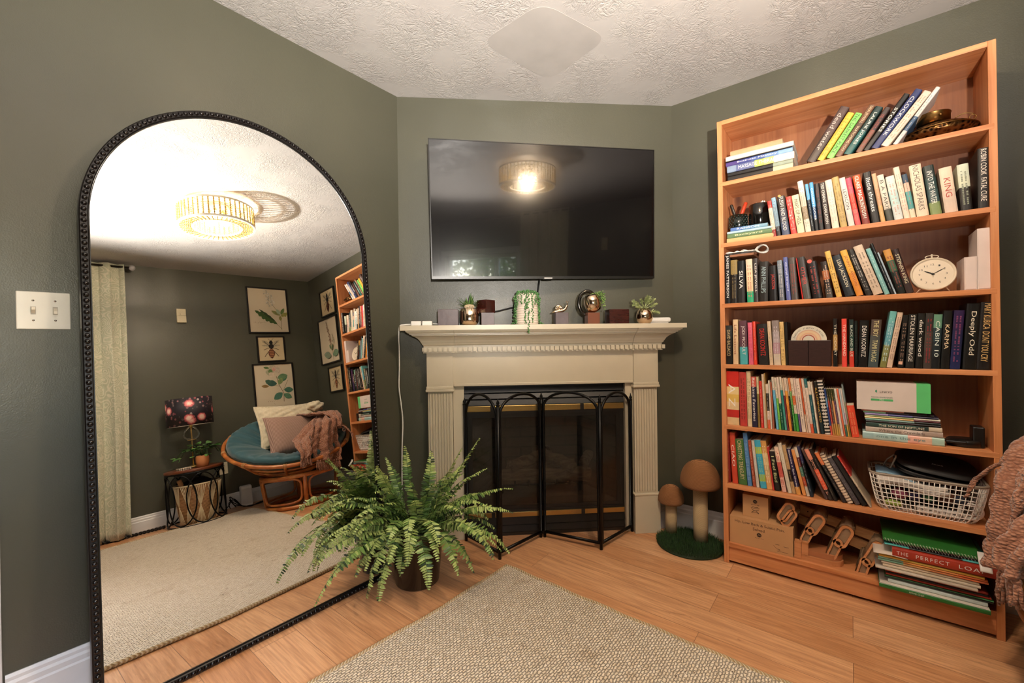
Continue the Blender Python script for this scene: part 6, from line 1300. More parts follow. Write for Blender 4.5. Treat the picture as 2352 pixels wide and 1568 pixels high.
for i in range(3):
    a = 2 * PI * i / 3; x, y = .055 * math.cos(a), .055 * math.sin(a); mb = MB(); mb.ball((x, y, ZT - .055), .024, 14, 10, sc=(1, 1, 1.15)); bl = mb.build('bulb', BULB, cl)
    mb = MB(); mb.tube([(x, y, ZT - .032), (x * .6, y * .6, ZT - .008)], .012, 10); mb.build('socket', BRASS, cl)
    lamp('bulb_light', 'POINT', CH + Vector((x, y, ZT - .09)), 22, (1, .80, .58), .03)

# ------------------------------------------------------------------ curtain and rod on the rear wall
CF = NB('sage_damask_curtain'); v = CF.coord(scale=(1, 1, 1)); vo = CF.n('ShaderNodeTexVoronoi'); vo.feature = 'SMOOTH_F1'; vo.inputs['Scale'].default_value = 14; CF.l(v, vo.inputs['Vector'])
wv = CF.math('SINE', CF.math('MULTIPLY', vo.outputs['Distance'], 60.0)); pat = CF.ramp(wv, [(.1, (0, 0, 0, 1)), (.75, (1, 1, 1, 1))]); n2 = CF.noise(v, 34, 2)
CF.set(col=CF.mix(CF.math('MULTIPLY', pat, .6), CF.ramp(n2, [(.4, '#a9aa92'), (.6, '#b4b49c')]), '#d6cdb6'), rough=.85, sheen=.2); CF.bump(pat, .15, .001); CF = CF.m
def curtain(name, lb, x0, x1, seed, z1=2.41, folds=5):
    def fn(u, v_):
        z = z1 * (1 - v_) + .012 * v_; s_ = math.sin(2 * PI * folds * u + .6 * math.sin(5 * v_ + seed)); amp = .034 * (.6 + .5 * v_); sway = .022 * math.sin(2.6 * v_ + seed) * (u - .2)
        return (x0 + (x1 - x0) * (u + .012 * math.sin(4 * PI * folds * u)) * (1 - .04 * v_) + sway, Y0 + .095 + amp * s_ + .01 * math.sin(9 * v_ + 3 * u) * v_ + (.05 * v_ ** 4) * (1 if u > .75 else .3), z)
    mb = MB(); mb.grid(fn, 90, 40); return tag(mb.build(name, CF, None, solid=.003), lb, 'curtain', 'patterned curtains on the rear wall')
curtain('curtain', 'sage and cream patterned curtain hanging nearest the lamp table', .14, .79, 1)
curtain('curtain', 'sage and cream patterned curtain at the far side of the window', -1.62, -1.24, 2, folds=3)
t = thing('curtain_rod', 'dark curtain rod with crystal ball ends above the window', 'curtain rod', (0, Y0 + .095, 2.385))
mb = MB(); mb.tube([(-1.75, 0, 0), (.845, 0, 0)], .010, 12); mb.build('rod', M('#3a332c', .3, .8), t)
for x in (-1.6, .80): mb = MB(); mb.tube([(x, 0, 0), (x, -.09, 0)], .006, 8); mb.lathe([(.02, -.0), (.02, .004)], (x, -.0935, 0), 16, M4=Matrix.Rotation(PI / 2, 4, 'X')); mb.build('bracket', M('#3a332c', .3, .8), t)
CR = NB('crystal_finial'); CR.set(col='#e8e4e8', rough=.05, trans=.6, ior=1.5, metal=.1); CR = CR.m
for x in (-1.76, .862): mb = MB(); mb.ball((x, 0, 0), .026, 12, 8); mb.build('finial', CR, t)

# ------------------------------------------------------------------ pictures
FR = M('#120f0e', .35, name='black_picture_frame'); MATP = M('#cdbda2', .7, var=.03, vscale=4, name='aged_print_paper'); MATB = M('#c9b48e', .7, var=.03, name='tan_print_paper')
def picture(lb, plane, a0, a1, z0, z1, draw, paper, fw=.014, grp='framed nature prints'):
    """plane 'rear' maps (s,t)->(+x,z) on the rear wall, 'right' maps (s,t)->(+y,z) on the right wall"""
    W_, H_ = a1 - a0, z1 - z0
    if plane == 'rear': t = thing('picture_frame', lb, 'picture', (a0, Y0 + .001, z0), group=grp); f = lambda s_, d, z: Vector((s_, d, z))
    else: t = thing('picture_frame', lb, 'picture', (XR - .001, a0, z0), group=grp); f = lambda s_, d, z: Vector((-d, s_, z))
    def bx(mb, s0, s1, d0, d1, zz0, zz1):
        vs = [f(*q_) for q_ in ((s0, d0, zz0), (s1, d0, zz0), (s1, d1, zz0), (s0, d1, zz0), (s0, d0, zz1), (s1, d0, zz1), (s1, d1, zz1), (s0, d1, zz1))]; mb.add(vs, [(0, 3, 2, 1), (4, 5, 6, 7), (0, 1, 5, 4), (1, 2, 6, 5), (2, 3, 7, 6), (3, 0, 4, 7)])
    mb = MB(); bx(mb, 0, W_, 0, .022, 0, fw); bx(mb, 0, W_, 0, .022, H_ - fw, H_); bx(mb, 0, fw, 0, .022, fw, H_ - fw); bx(mb, W_ - fw, W_, 0, .022, fw, H_ - fw); mb.build('frame', FR, t)
    mb = MB(); bx(mb, fw, W_ - fw, .004, .010, fw, H_ - fw); mb.build('print', paper, t)
    cn = [0]
    def shape(pts, col):
        cn[0] += 1; d = .0106 + .00012 * cn[0]; mb = MB(); vs = [f(W_ * a, d, H_ * b_) for a, b_ in pts]; mb.add(vs, [tuple(range(len(vs)))]); return mb, col
    groups = {}
    def poly(pts, col):
        m, c_ = shape(pts, col); g = groups.setdefault(c_, MB()); g.add(m.v, m.f)
    def leaf(x, y, L, w_, ang, col, lobes=0):
        a = math.radians(ang); P = []; n = 18; asp = W_ / H_
        for i in range(n + 1): q_ = i / n; ww = w_ * math.sin(PI * q_) ** .8 * (1 + (.55 * abs(math.sin(lobes * PI * q_)) - .3 if lobes else 0)); P.append((q_ * L, ww))
        Q = P + [(a_, -b_) for a_, b_ in reversed(P[1:-1])]; poly([(x + (u * math.cos(a) - v_ * math.sin(a)), y + (u * math.sin(a) + v_ * math.cos(a)) * asp) for u, v_ in Q], col)
    def line(pts, w_, col):
        asp = W_ / H_
        for (x0, y0_), (x1, y1_) in zip(pts, pts[1:]):
            dx, dy = x1 - x0, (y1_ - y0_) / asp; L = math.hypot(dx, dy) or 1; nx, ny = -dy / L * w_, dx / L * w_ * asp; poly([(x0 - nx, y0_ - ny), (x1 - nx, y1_ - ny), (x1 + nx, y1_ + ny), (x0 + nx, y0_ + ny)], col)
    draw(leaf, line, poly, W_ / H_)
    for c_, g in groups.items(): g.build('painted_motif', M(c_, .7, var=.18, vscale=60), t)
def oak(leaf, line, poly, asp):
    line([(.80, .07), (.80, .25), (.78, .42), (.62, .62)], .004, '#6a5c3a'); line([(.8, .1), (.72, .17), (.6, .27)], .004, '#6a5c3a')
    leaf(.70, .20, .64, .075, 146, '#3f5a26', 6); leaf(.66, .26, .5, .03, 140, '#2c3f1c', 4); leaf(.78, .40, .24, .045, 150, '#8a8a50'); leaf(.80, .38, .22, .05, 25, '#8f8a44', 3); leaf(.78, .42, .16, .045, 120, '#9aa68a'); leaf(.80, .42, .2, .04, 60, '#5a7038'); leaf(.79, .28, .13, .035, 95, '#8a8444')
    r = random.Random(4)
    for i in range(42): t_ = r.random(); leaf(.60 - .12 * t_ + r.uniform(-.11, .11) * (1 - .5 * t_), .60 + .32 * t_, .05, .017, r.uniform(0, 360), '#b0a898' if i % 3 else '#cfc8b8')
    for i in range(9): line([(.12 + i * .035, .235 + .012 * math.sin(i * 2)), (.135 + i * .035, .22 + .012 * math.cos(i))], .003, '#6a5a44')
    line([(.55, .055), (.95, .052)], .0015, '#8a7c64')
def rose(leaf, line, poly, asp):
    line([(.70, .17), (.71, .35), (.60, .55), (.56, .72)], .006, '#6a4a34'); line([(.70, .4), (.84, .62)], .004, '#5a5a34'); line([(.63, .5), (.38, .55)], .004, '#5a5a34')
    for x, y, L, w_, a, c_ in ((.62, .62, .25, .075, 30, '#3f6a54'), (.58, .68, .27, .08, 12, '#5f7f5a'), (.56, .56, .26, .08, 170, '#33564a'), (.60, .54, .2, .06, 60, '#7a8a54'), (.36, .52, .18, .04, 175, '#8a6a38'), (.72, .42, .24, .075, -5, '#3f6a54'), (.68, .36, .27, .085, 215, '#44705c'), (.70, .33, .24, .07, -30, '#527a5c'), (.42, .58, .16, .06, 150, '#3a5a48')): leaf(x, y, L, w_, a, c_)
    for x, y, L, w_, a, c_ in ((.5, .82, .2, .09, 100, '#b8ac90'), (.5, .8, .2, .09, 170, '#a8a486'), (.5, .8, .2, .09, 60, '#c8ac94'), (.5, .82, .19, .09, 20, '#bfae98'), (.48, .85, .12, .05, 200, '#5f7a44'), (.5, .8, .14, .08, 230, '#d0bca4'), (.5, .83, .09, .05, 80, '#c89484'), (.4, .9, .14, .03, 170, '#4f6a34')): leaf(x, y, L, w_, a, c_)
    for i in range(6): line([(.30 + i * .045, .205 + .01 * math.sin(i * 2)), (.325 + i * .045, .195)], .003, '#7a4a3a')
    line([(.45, .16), (.47, .12)], .002, '#7a5a4a'); line([(.68, .085), (.9, .09)], .0015, '#8a7c64'); line([(.08, .055), (.9, .05)], .001, '#a89878')
def spike(leaf, line, poly, asp):
    line([(.63, .07), (.62, .3), (.55, .6), (.44, .93)], .005, '#6a6244'); r = random.Random(8)
    for i in range(60): t_ = i / 60; cx_ = .60 - .16 * t_; leaf(cx_ + r.uniform(-.05, .05) * (1.2 - t_), .42 + .5 * t_, .06 * (1.2 - t_), .02, r.uniform(0, 360), '#8a6a58' if i % 2 else '#a89078')
    for i in range(14): t_ = i / 14; leaf(.78 - .06 * t_, .42 + .18 * t_, .04, .016, r.uniform(0, 360), '#a8a088')
    leaf(.58, .16, .38, .09, 168, '#83917a'); leaf(.66, .17, .3, .09, 12, '#6f8a70'); leaf(.6, .3, .14, .03, 120, '#5f7a50'); leaf(.62, .26, .2, .035, 60, '#5a6a44')
def bee(stripes, wide):
    def d(leaf, line, poly, asp):
        for s_ in (-1, 1):
            leaf(.5, .66, .36, .05, 90 - 62 * s_, '#a8997c'); leaf(.5, .62, .33, .045, 90 - 88 * s_, '#b4a588'); line([(.5, .64), (.5 + .3 * s_, .76)], .004, '#6a5a44'); line([(.5, .63), (.5 + .32 * s_, .64)], .004, '#6a5a44')
            line([(.5, .6), (.5 + .12 * s_, .66), (.5 + .24 * s_, .80)], .008, '#2a1a12'); line([(.5, .55), (.5 + .14 * s_, .52), (.5 + .27 * s_, .46)], .008, '#2a1a12'); line([(.5, .5), (.5 + .12 * s_, .38), (.5 + .25 * s_, .2)], .009, '#2a1a12'); line([(.5, .8), (.5 + .07 * s_, .88), (.5 + .1 * s_, .9)], .005, '#2a1a12')
        leaf(.5, .12, .42 * (1 if asp > .8 else .95), .115 * wide, 90, '#5a2c18')
        for i in range(5):
            y = .2 + i * .062; w_ = .085 * wide * math.sin(PI * (y - .1) / .48) ** .6; poly([(.5 - w_, y), (.5 + w_, y), (.5 + w_ * 1.02, y + .028), (.5 - w_ * 1.02, y + .028)], '#1a0f0a' if not stripes else '#b0764a')
        leaf(.5, .5, .2, .095 * wide, 90, '#1c120c'); leaf(.5, .66, .17, .065 * wide, 90, '#120c08')
    return d
picture('large black framed print of an oak leaf and blossom, topmost on the rear wall', 'rear', 1.824, 2.258, 1.785, 2.316, oak, MATP)
picture('small square framed wide bee print between the two large prints on the rear wall', 'rear', 1.889, 2.184, 1.458, 1.752, bee(True, 1), MATB)
picture('large black framed print of a pale rose with green leaves, lowest on the rear wall', 'rear', 1.824, 2.252, .908, 1.440, rose, MATP)
picture('small square framed dark bee print, topmost beside the bookcase', 'right', -1.249, -.913, 1.912, 2.222, bee(False, .8), MATB)
picture('tall framed print of a flowering spike beside the bookcase', 'right', -1.358, -.915, 1.357, 1.892, spike, MATP)
picture('small square framed striped wasp print, lowest beside the bookcase', 'right', -1.222, -.911, 1.022, 1.316, bee(True, .7), MATB)
# thermostat, outlet
t = thing('thermostat', 'small cream thermostat box on the rear wall', 'thermostat', (1.2275, Y0, 1.961)); mb = MB(); mb.box((-.038, .001, -.07), (.038, .026, .0), ch=.003); mb.build('lower_cover', M('#d6c8a4', .4), t)
mb = MB(); mb.box((-.038, .001, .001), (.038, .022, .07), ch=.003); mb.build('upper_cover', M('#d6c8a4', .4), t); mb = MB(); mb.box((-.003, .022, .008), (.003, .028, .02)); mb.build('lever', M('#efe4c8', .3), t)
t = thing('wall_outlet', 'cream wall outlet plate left of the papasan chair', 'outlet', (1.492, Y0, .402)); mb = MB(); mb.box((-.036, .001, -.058), (.036, .007, .058), ch=.002); mb.build('plate', M('#cfc3a8', .4), t)
for z in (-.024, .024):
    mb = MB(); mb.box((-.014, .006, z - .014), (.014, .0085, z + .014), ch=.002); so = mb.build('socket', M('#c4b89c', .4), t)
    mb = MB(); [mb.box((x - .0015, .008, z - .004), (x + .0015, .0092, z + .006)) for x in (-.006, .006)]; mb.build('slots', BLACK_MATTE, so)
t = thing('plug_adapter', 'white plug adapter in the outlet left of the papasan chair', 'adapter', (1.472, Y0 + .0095, .445)); mb = MB(); mb.box((-.018, 0, -.02), (.018, .03, .02), ch=.003); mb.build('housing', WHITE_PLASTIC, t)

# ------------------------------------------------------------------ side table, lamp, plant, tray, basket
TC = Vector((1.19, -1.262, 0)); TH = .485; TR = .222
t = thing('side_table', 'round side table with wooden top and black looped wire base', 'table', TC)
TW = wood('walnut_table_top', 'x', '#5a2c18', '#6e3a22', '#7e4428', knots=False, rough=.3)
mb = MB(); mb.lathe([(0, TH - .022), (TR - .003, TH - .022), (TR, TH - .018), (TR, TH - .004), (TR - .003, TH), (0, TH)], n=56); mb.build('table_top', TW, t)
for z, R_ in ((TH - .03, TR - .006), (.012, TR - .006)): mb = MB(); mb.tube([(R_ * math.cos(2 * PI * i / 56), R_ * math.sin(2 * PI * i / 56), z) for i in range(56)], .0065, 7, closed=True); mb.build('hoop', BLACK_METAL, t)
for k in range(8):
    a0 = 2 * PI * k / 8; mb = MB(); mb.tube([((TR - .006) * math.cos(a0 + .56 * math.sin(p_)), (TR - .006) * math.sin(a0 + .56 * math.sin(p_)), .02 + (TH - .06) * (.5 + .5 * math.cos(p_))) for p_ in [2 * PI * i / 48 for i in range(48)]], .0058, 7, closed=True); mb.build('wire_loop', BLACK_METAL, t)
# macrame basket under the table
t = thing('macrame_basket', 'woven rattan basket wrapped with fanned cream cords under the side table', 'basket', (TC.x + .012, TC.y, .002))
WICK = NB('rattan_weave'); v = WICK.coord(); wv = WICK.n('ShaderNodeTexWave'); wv.bands_direction = 'Z'; wv.inputs['Scale'].default_value = 30; wv.inputs['Distortion'].default_value = 2; WICK.l(v, wv.inputs[0]); WICK.set(col=WICK.ramp(wv.outputs['Fac'], [(0, '#6a4428'), (1, '#b48450')]), rough=.7); WICK.bump(wv.outputs['Fac'], .8, .004); WICK = WICK.m
mb = MB(); mb.lathe([(0, .004), (.125, .004), (.14, .03), (.175, .34), (.17, .34), (.134, .03), (0, .02)], n=48); mb.build('body', WICK, t)
CO = M('#d8c4a0', .8, bump=.4, bscale=200, name='cotton_cord'); 
mb = MB(); Rz = lambda z: .129 + .049 * z / .34
for k in range(11):
    a0 = 2 * PI * k / 11; mb.ball((Rz(.17) * math.cos(a0) * 1.01, Rz(.17) * math.sin(a0) * 1.01, .16), .008, 8, 6)
    for j in range(-3, 4):
        for (z0, z1) in ((.012, .16), (.16, .335)):
            P = []
            for i in range(7): f = i / 6; z = z0 + (z1 - z0) * f; w_ = (1 - f) if z0 < .1 else f; a = a0 + j * .078 * w_ ** .8; R_ = Rz(z) + .006; P.append((R_ * math.cos(a), R_ * math.sin(a), z))
            mb.tube(P, .0026, 5)
mb.build('cord_wrap', CO, t)
mb = MB(); mb.tube([(.173 * math.cos(2 * PI * i / 48), .173 * math.sin(2 * PI * i / 48), .341) for i in range(48)], .007, 7, closed=True); mb.build('rim', CO, t)
blob('folded_blanket', 'dark folded blanket filling the macrame basket', 'blanket', (TC.x + .012, TC.y, .20), (.145, .145, .095), '#1e1a18', 5, .9, .08)
t = thing('wooden_dowel', 'pale wooden dowel standing in the macrame basket', 'dowel', (TC.x - .11, TC.y + .03, .25)); mb = MB(); mb.tube([(.03, 0, 0), (-.02, .01, .15)], .018, 12); mb.build('stick', M('#c08a58', .5), t)
# lamp
LP = Vector((1.198, -1.325, TH + .0005)); t = thing('table_lamp', 'table lamp with dark floral drum shade and looped glass base', 'lamp', LP)
SHM = NB('floral_lampshade'); v = SHM.coord(); v1 = SHM.n('ShaderNodeTexVoronoi'); v1.inputs['Scale'].default_value = 9; v1.inputs['Randomness'].default_value = .9; SHM.l(v, v1.inputs['Vector']); pet = SHM.noise(v, 60, 3, .6, 1)
v2 = SHM.n('ShaderNodeTexVoronoi'); v2.inputs['Scale'].default_value = 34; SHM.l(v, v2.inputs['Vector']); base = SHM.mix(SHM.ramp(v2.outputs['Distance'], [(.28, (1, 1, 1, 1)), (.36, (0, 0, 0, 1))]), '#1c141c', SHM.ramp(v2.outputs['Color'], [(.25, '#2a2028'), (.45, '#7a6a68'), (.7, '#8a3a44'), (.9, '#a89490')]))
rz_ = SHM.ramp(SHM.math('ADD', v1.outputs['Distance'], SHM.math('MULTIPLY', pet, .22)), [(.24, '#ffd8c8'), (.36, '#d86a6c'), (.46, '#6a1c2a'), (.50, '#1c141c')]); msk = SHM.ramp(SHM.math('ADD', v1.outputs['Distance'], SHM.math('MULTIPLY', pet, .22)), [(.44, (1, 1, 1, 1)), (.48, (0, 0, 0, 1))])
gate = SHM.ramp(v1.outputs['Color'], [(.45, (0, 0, 0, 1)), (.5, (1, 1, 1, 1))]); SHM.set(col=SHM.mix(SHM.math('MULTIPLY', msk, gate), base, rz_), rough=.6); SHM = SHM.m
mb = MB(); mb.lathe([(.176, .385), (.178, .385), (.178, .635), (.176, .635), (.176, .385)], n=64); mb.build('lamp_shade', SHM, t)
mb = MB(); mb.lathe([(.174, .386), (.1755, .386), (.1755, .634), (.174, .634), (.174, .386)], n=64); mb.build('shade_lining', M('#c8c0b0', .8), t)
mb = MB(); [mb.tube([(0, 0, .61), (.175 * math.cos(a), .175 * math.sin(a), .628)], .0018, 5) for a in (0, 2.1, 4.2)]; mb.tube([(0, 0, .4), (0, 0, .61)], .004, 6); mb.build('shade_spider', BRASS, t)
GLS = NB('clear_glass'); GLS.set(col='#e8ece8', rough=.02, trans=.95, ior=1.45); GLS = GLS.m
mb = MB(); mb.tube([(.056 * math.sin(a) * (1 - .32 * math.cos(a)), 0, .315 + .058 * math.cos(a)) for a in [2 * PI * i / 40 for i in range(40)]], .0065, 10, closed=True); mb.build('glass_loop', GLS, t)
mb = MB(); mb.tube([(0, 0, .012), (0, 0, .40)], .0055, 8); mb.lathe([(0, .246), (.036, .246), (.036, .252), (0, .254)], n=28); mb.lathe([(0, 0), (.062, 0), (.064, .004), (.064, .01), (.012, .02), (0, .022)], n=32); mb.lathe([(0, .36), (.012, .36), (.014, .39), (0, .39)], n=16); mb.build('brass_stem', BRASS, t)
mb = MB(); mb.ball((0, 0, .50), .03, 14, 10); mb.tube([(0, 0, .42), (0, 0, .475)], .012, 8); mb.build('bulb', M('#e8e2d4', .3), t)
# pothos in terracotta pot
t = thing('potted_pothos', 'trailing green pothos in a terracotta pot on the side table', 'plant', (1.222, -1.135, TH + .0005))
mb = MB(); mb.lathe([(0, 0), (.034, 0), (.042, .006), (.052, .045), (.050, .088), (.044, .1), (.040, .098), (.044, .08), (0, .08)], n=36); mb.build('pot', M('#c07a48', .55, bump=.2, bscale=60, name='terracotta'), t)
r = random.Random(33); PL = [M('#2c4a22', .35, var=.2), M('#3f6a2e', .35, var=.2), M('#5c8440', .35, var=.2)]
for i in range(26):
    a = r.uniform(0, 2 * PI) if i > 8 else r.choice((PI, 0)) + r.uniform(-.5, .5); reach = r.uniform(.05, .22); b0 = Vector((0, 0, .09)); P = [b0 + Vector((math.cos(a) * reach * f, math.sin(a) * reach * f * .7, .11 * math.sin(PI * f * .75) - (.06 * f * f if reach > .14 else 0))) for f in [k / 6 for k in range(7)]]
    mb = MB(); mb.tube(P, .0016, 5, 0)
    for k in (2, 4, 6):
        c_ = P[k]; sz = r.uniform(.026, .042); d = Vector((math.cos(a + r.uniform(-1, 1)), math.sin(a + r.uniform(-1, 1)) * .7 + .3, r.uniform(-.5, .4))).normalized(); s_ = d.cross(Vector((0, r.uniform(-.3, .3), 1))).normalized(); up = s_.cross(d)
        mb.add([c_, c_ + d * sz * .3 + s_ * sz * .55 + up * .004, c_ + d * sz * .9 + s_ * sz * .35, c_ + d * sz * 1.35, c_ + d * sz * .9 - s_ * sz * .35, c_ + d * sz * .3 - s_ * sz * .55 + up * .004, c_ + d * sz * .6 - up * .003], [(0, 6, 1), (1, 6, 2), (2, 6, 3), (3, 6, 4), (4, 6, 5), (5, 6, 0)], r.choice((0, 1, 1, 2)), True)
    mb.build('vine', PL, t)
TRM = NB('dotted_tray'); v = TRM.coord(); vo = TRM.n('ShaderNodeTexVoronoi'); vo.inputs['Scale'].default_value = 60; vo.inputs['Randomness'].default_value = .1; TRM.l(v, vo.inputs['Vector']); TRM.set(col=TRM.ramp(vo.outputs['Distance'], [(.38, '#d8c8b4'), (.46, '#3a2c22')]), rough=.5); TRM = TRM.m
t = thing('patterned_box', 'small cream dotted coaster box on the side table', 'box', (1.088, -1.155, TH + .0005), math.radians(-8)); mb = MB(); mb.box((-.048, -.035, 0), (.048, .035, .022), ch=.002); mb.build('box_body', TRM, t)
# white speaker box and cables
t = thing('white_speaker', 'white upright box on the floor between table and papasan chair', 'speaker', (1.640, -1.432, .001), math.radians(12)); mb = MB(); mb.box((-.05, -.055, 0), (.05, .055, .195), ch=.012); mb.build('housing', WHITE_PLASTIC, t); mb = MB(); mb.box((-.04, .053, .02), (.04, .0555, .17), ch=.001); mb.build('front_panel', M('#d0c8c0', .5), t)
t = thing('black_cables', 'tangle of black cables on the floor by the white speaker', 'cable', (0, 0, 0)); r = random.Random(9)
for i in range(4):
    P = [Vector((1.44 + .05 * i, -1.42, .012)), Vector((1.46, -1.36 + .02 * i, .05 + .03 * i)), Vector((1.52, -1.40, .10 - .02 * i)), Vector((1.57, -1.34 - .02 * i, .02)), Vector((1.62, -1.33 + .02 * i, .008)), Vector((1.72, -1.30 - .02 * i, .008)), Vector((1.78, -1.38, .01))]; S2 = []
    for k_ in range(len(P) - 1):
        for k in range(6):
            t_ = k / 6; p0, p1, p2, p3 = P[max(k_ - 1, 0)], P[k_], P[k_ + 1], P[min(k_ + 2, len(P) - 1)]; S2.append(.5 * ((2 * p1) + (p2 - p0) * t_ + (2 * p0 - 5 * p1 + 4 * p2 - p3) * t_ * t_ + (3 * p1 - p0 - 3 * p2 + p3) * t_ ** 3))
    mb = MB(); mb.tube(S2, .004, 6); mb.build('cable', BLACK_MATTE, t)
t = thing('twisted_rope', 'black twisted rope lying on the floor left of the side table', 'rope', (0, 0, 0))
for k in (0, 1): mb = MB(); mb.tube([(.58 + .40 * i / 60, -1.43 + .03 * i / 60 + .008 * math.sin(i * .8 + PI * k), .014 + .008 * math.cos(i * .8 + PI * k)) for i in range(61)], .007, 7); mb.build('strand', M('#17120f', .6), t)

# ------------------------------------------------------------------ papasan chair
PCN = Vector((1.868, -.862, .600)); nn = Vector((-.126, .40, 1)).normalized(); ux = nn.cross(Vector((0, 1, 0))).normalized() * -1; ux = Vector((0, 1, 0)).cross(nn).normalized(); uy = nn.cross(ux)
PM = Matrix((( ux.x, uy.x, nn.x, PCN.x), (ux.y, uy.y, nn.y, PCN.y), (ux.z, uy.z, nn.z, PCN.z), (0, 0, 0, 1)))
RAT = NB('rattan_cane'); v = RAT.coord(scale=(5, 5, 5)); RAT.set(col=RAT.ramp(RAT.noise(v, 3, 4), [(.3, '#8a4a20'), (.5, '#a8602c'), (.7, '#c07c3c')]), rough=.32); RAT = RAT.m
RP = .54; pap = thing('papasan_chair', 'round rattan papasan chair in the corner beside the bookcase', 'chair', (PCN.x, PCN.y, 0))
off = Matrix.Translation((-PCN.x, -PCN.y, 0)) @ PM
def L2(x, y, z): return off @ Vector((x, y, z))
def bowlz(r_): return -.30 * (1 - (r_ / RP) ** 2.2)
for (r_, th, nm) in ((RP, .0175, 'rim_hoop'), (.47, .010, 'bowl_hoop'), (.40, .010, 'bowl_hoop'), (.32, .010, 'bowl_hoop'), (.22, .012, 'bowl_hoop')):
    mb = MB(); mb.tube([L2(r_ * math.cos(a), r_ * math.sin(a), bowlz(r_)) for a in [2 * PI * i / 72 for i in range(72)]], th, 10, closed=True); mb.build(nm, RAT, pap)
for k in range(10):
    a = 2 * PI * (k + .3) / 10; mb = MB(); mb.tube([L2(r_ * math.cos(a), r_ * math.sin(a), bowlz(r_) - .012) for r_ in (.22, .32, .42, .50, .545)], .0125, 8); mb.build('bowl_rib', RAT, pap)
mb = MB()
for k in range(10):
    a = 2 * PI * (k + .3) / 10
    for da in (-.02, .0, .02): mb.tube([L2(RP * math.cos(a + da) + .019 * math.cos(b_) * math.cos(a), RP * math.sin(a + da) + .019 * math.cos(b_) * math.sin(a), .019 * math.sin(b_)) for b_ in [2 * PI * i / 12 for i in range(12)]], .003, 5, closed=True)
mb.build('rim_bindings', M('#c09058', .5), pap)
BC_ = Vector((1.885 - PCN.x, -.72 - PCN.y, 0)); RB, RT_, HT_ = .295, .325, .285
for (R_, z, th) in ((RB, .019, .018), (RT_, HT_, .018)): mb = MB(); mb.tube([BC_ + Vector((R_ * math.cos(a), R_ * math.sin(a), z)) for a in [2 * PI * i / 60 for i in range(60)]], th, 10, closed=True); mb.build('base_hoop', RAT, pap)
for k in range(4):
    a = 2 * PI * k / 4 + 1.88; mb = MB(); mb.tube([BC_ + Vector((RB * math.cos(a), RB * math.sin(a), .02)), BC_ + Vector((RT_ * math.cos(a), RT_ * math.sin(a), HT_))], .019, 10); mb.build('base_post', RAT, pap)
    P = []
    for i in range(44):
        b_ = 2 * PI * i / 44; c_, s_ = math.cos(b_), math.sin(b_); uu = math.copysign(abs(c_) ** .45, c_); vv = math.copysign(abs(s_) ** .45, s_); z = HT_ / 2 + .02 + vv * (HT_ / 2 - .035); f = z / HT_; R_ = RB + (RT_ - RB) * f; aa = a + PI / 4 + uu * (PI / 4 - .10); P.append(BC_ + Vector((R_ * math.cos(aa), R_ * math.sin(aa), z)))
    mb = MB(); mb.tube(P, .010, 8, closed=True); mb.build('panel_loop', RAT, pap)
# cushion
TEAL = M('#1c4c56', .6, bump=.3, bscale=160, name='teal_velvet', sheen=.35, var=.12)
def cush(u, v_):
    a = 2 * PI * u; t_ = v_; 
    r0 = .515 * math.sin(PI * min(1, t_)) if False else None
    ph = 2 * PI * t_; rc = .34 + .175 * math.cos(ph); 
    lob = 1 + .10 * math.cos(8 * a) * (1 if math.sin(ph) > 0 else .3)
    zz = .085 * math.sin(ph) * lob + bowlz(min(rc, .5)) * .62 + .055; rc = max(0, rc)
    wr = .006 * math.sin(26 * a + 8 * t_) * math.sin(9 * t_) + .004 * math.sin(41 * a)
    return L2(rc * math.cos(a), rc * math.sin(a), zz + wr)
cu = thing('chair_cushion', 'teal tufted round cushion lying in the papasan chair', 'cushion', (PCN.x, PCN.y, 0))
mb = MB(); mb.grid(cush, 120, 33, closeu=True); mb.build('cushion_ring', TEAL, cu)
mb = MB(); mb.grid(lambda u, v_: L2(.2 * v_ * math.cos(2 * PI * u), .2 * v_ * math.sin(2 * PI * u), -.095 + .02 * v_ + .012 * math.cos(8 * 2 * PI * u) * v_), 48, 8, closeu=True); mb.build('cushion_centre', TEAL, cu)
mb = MB(); mb.ball(L2(0, 0, -.085), .016, 12, 8, sc=(1, 1, .5)); mb.build('tuft_button', TEAL, cu)
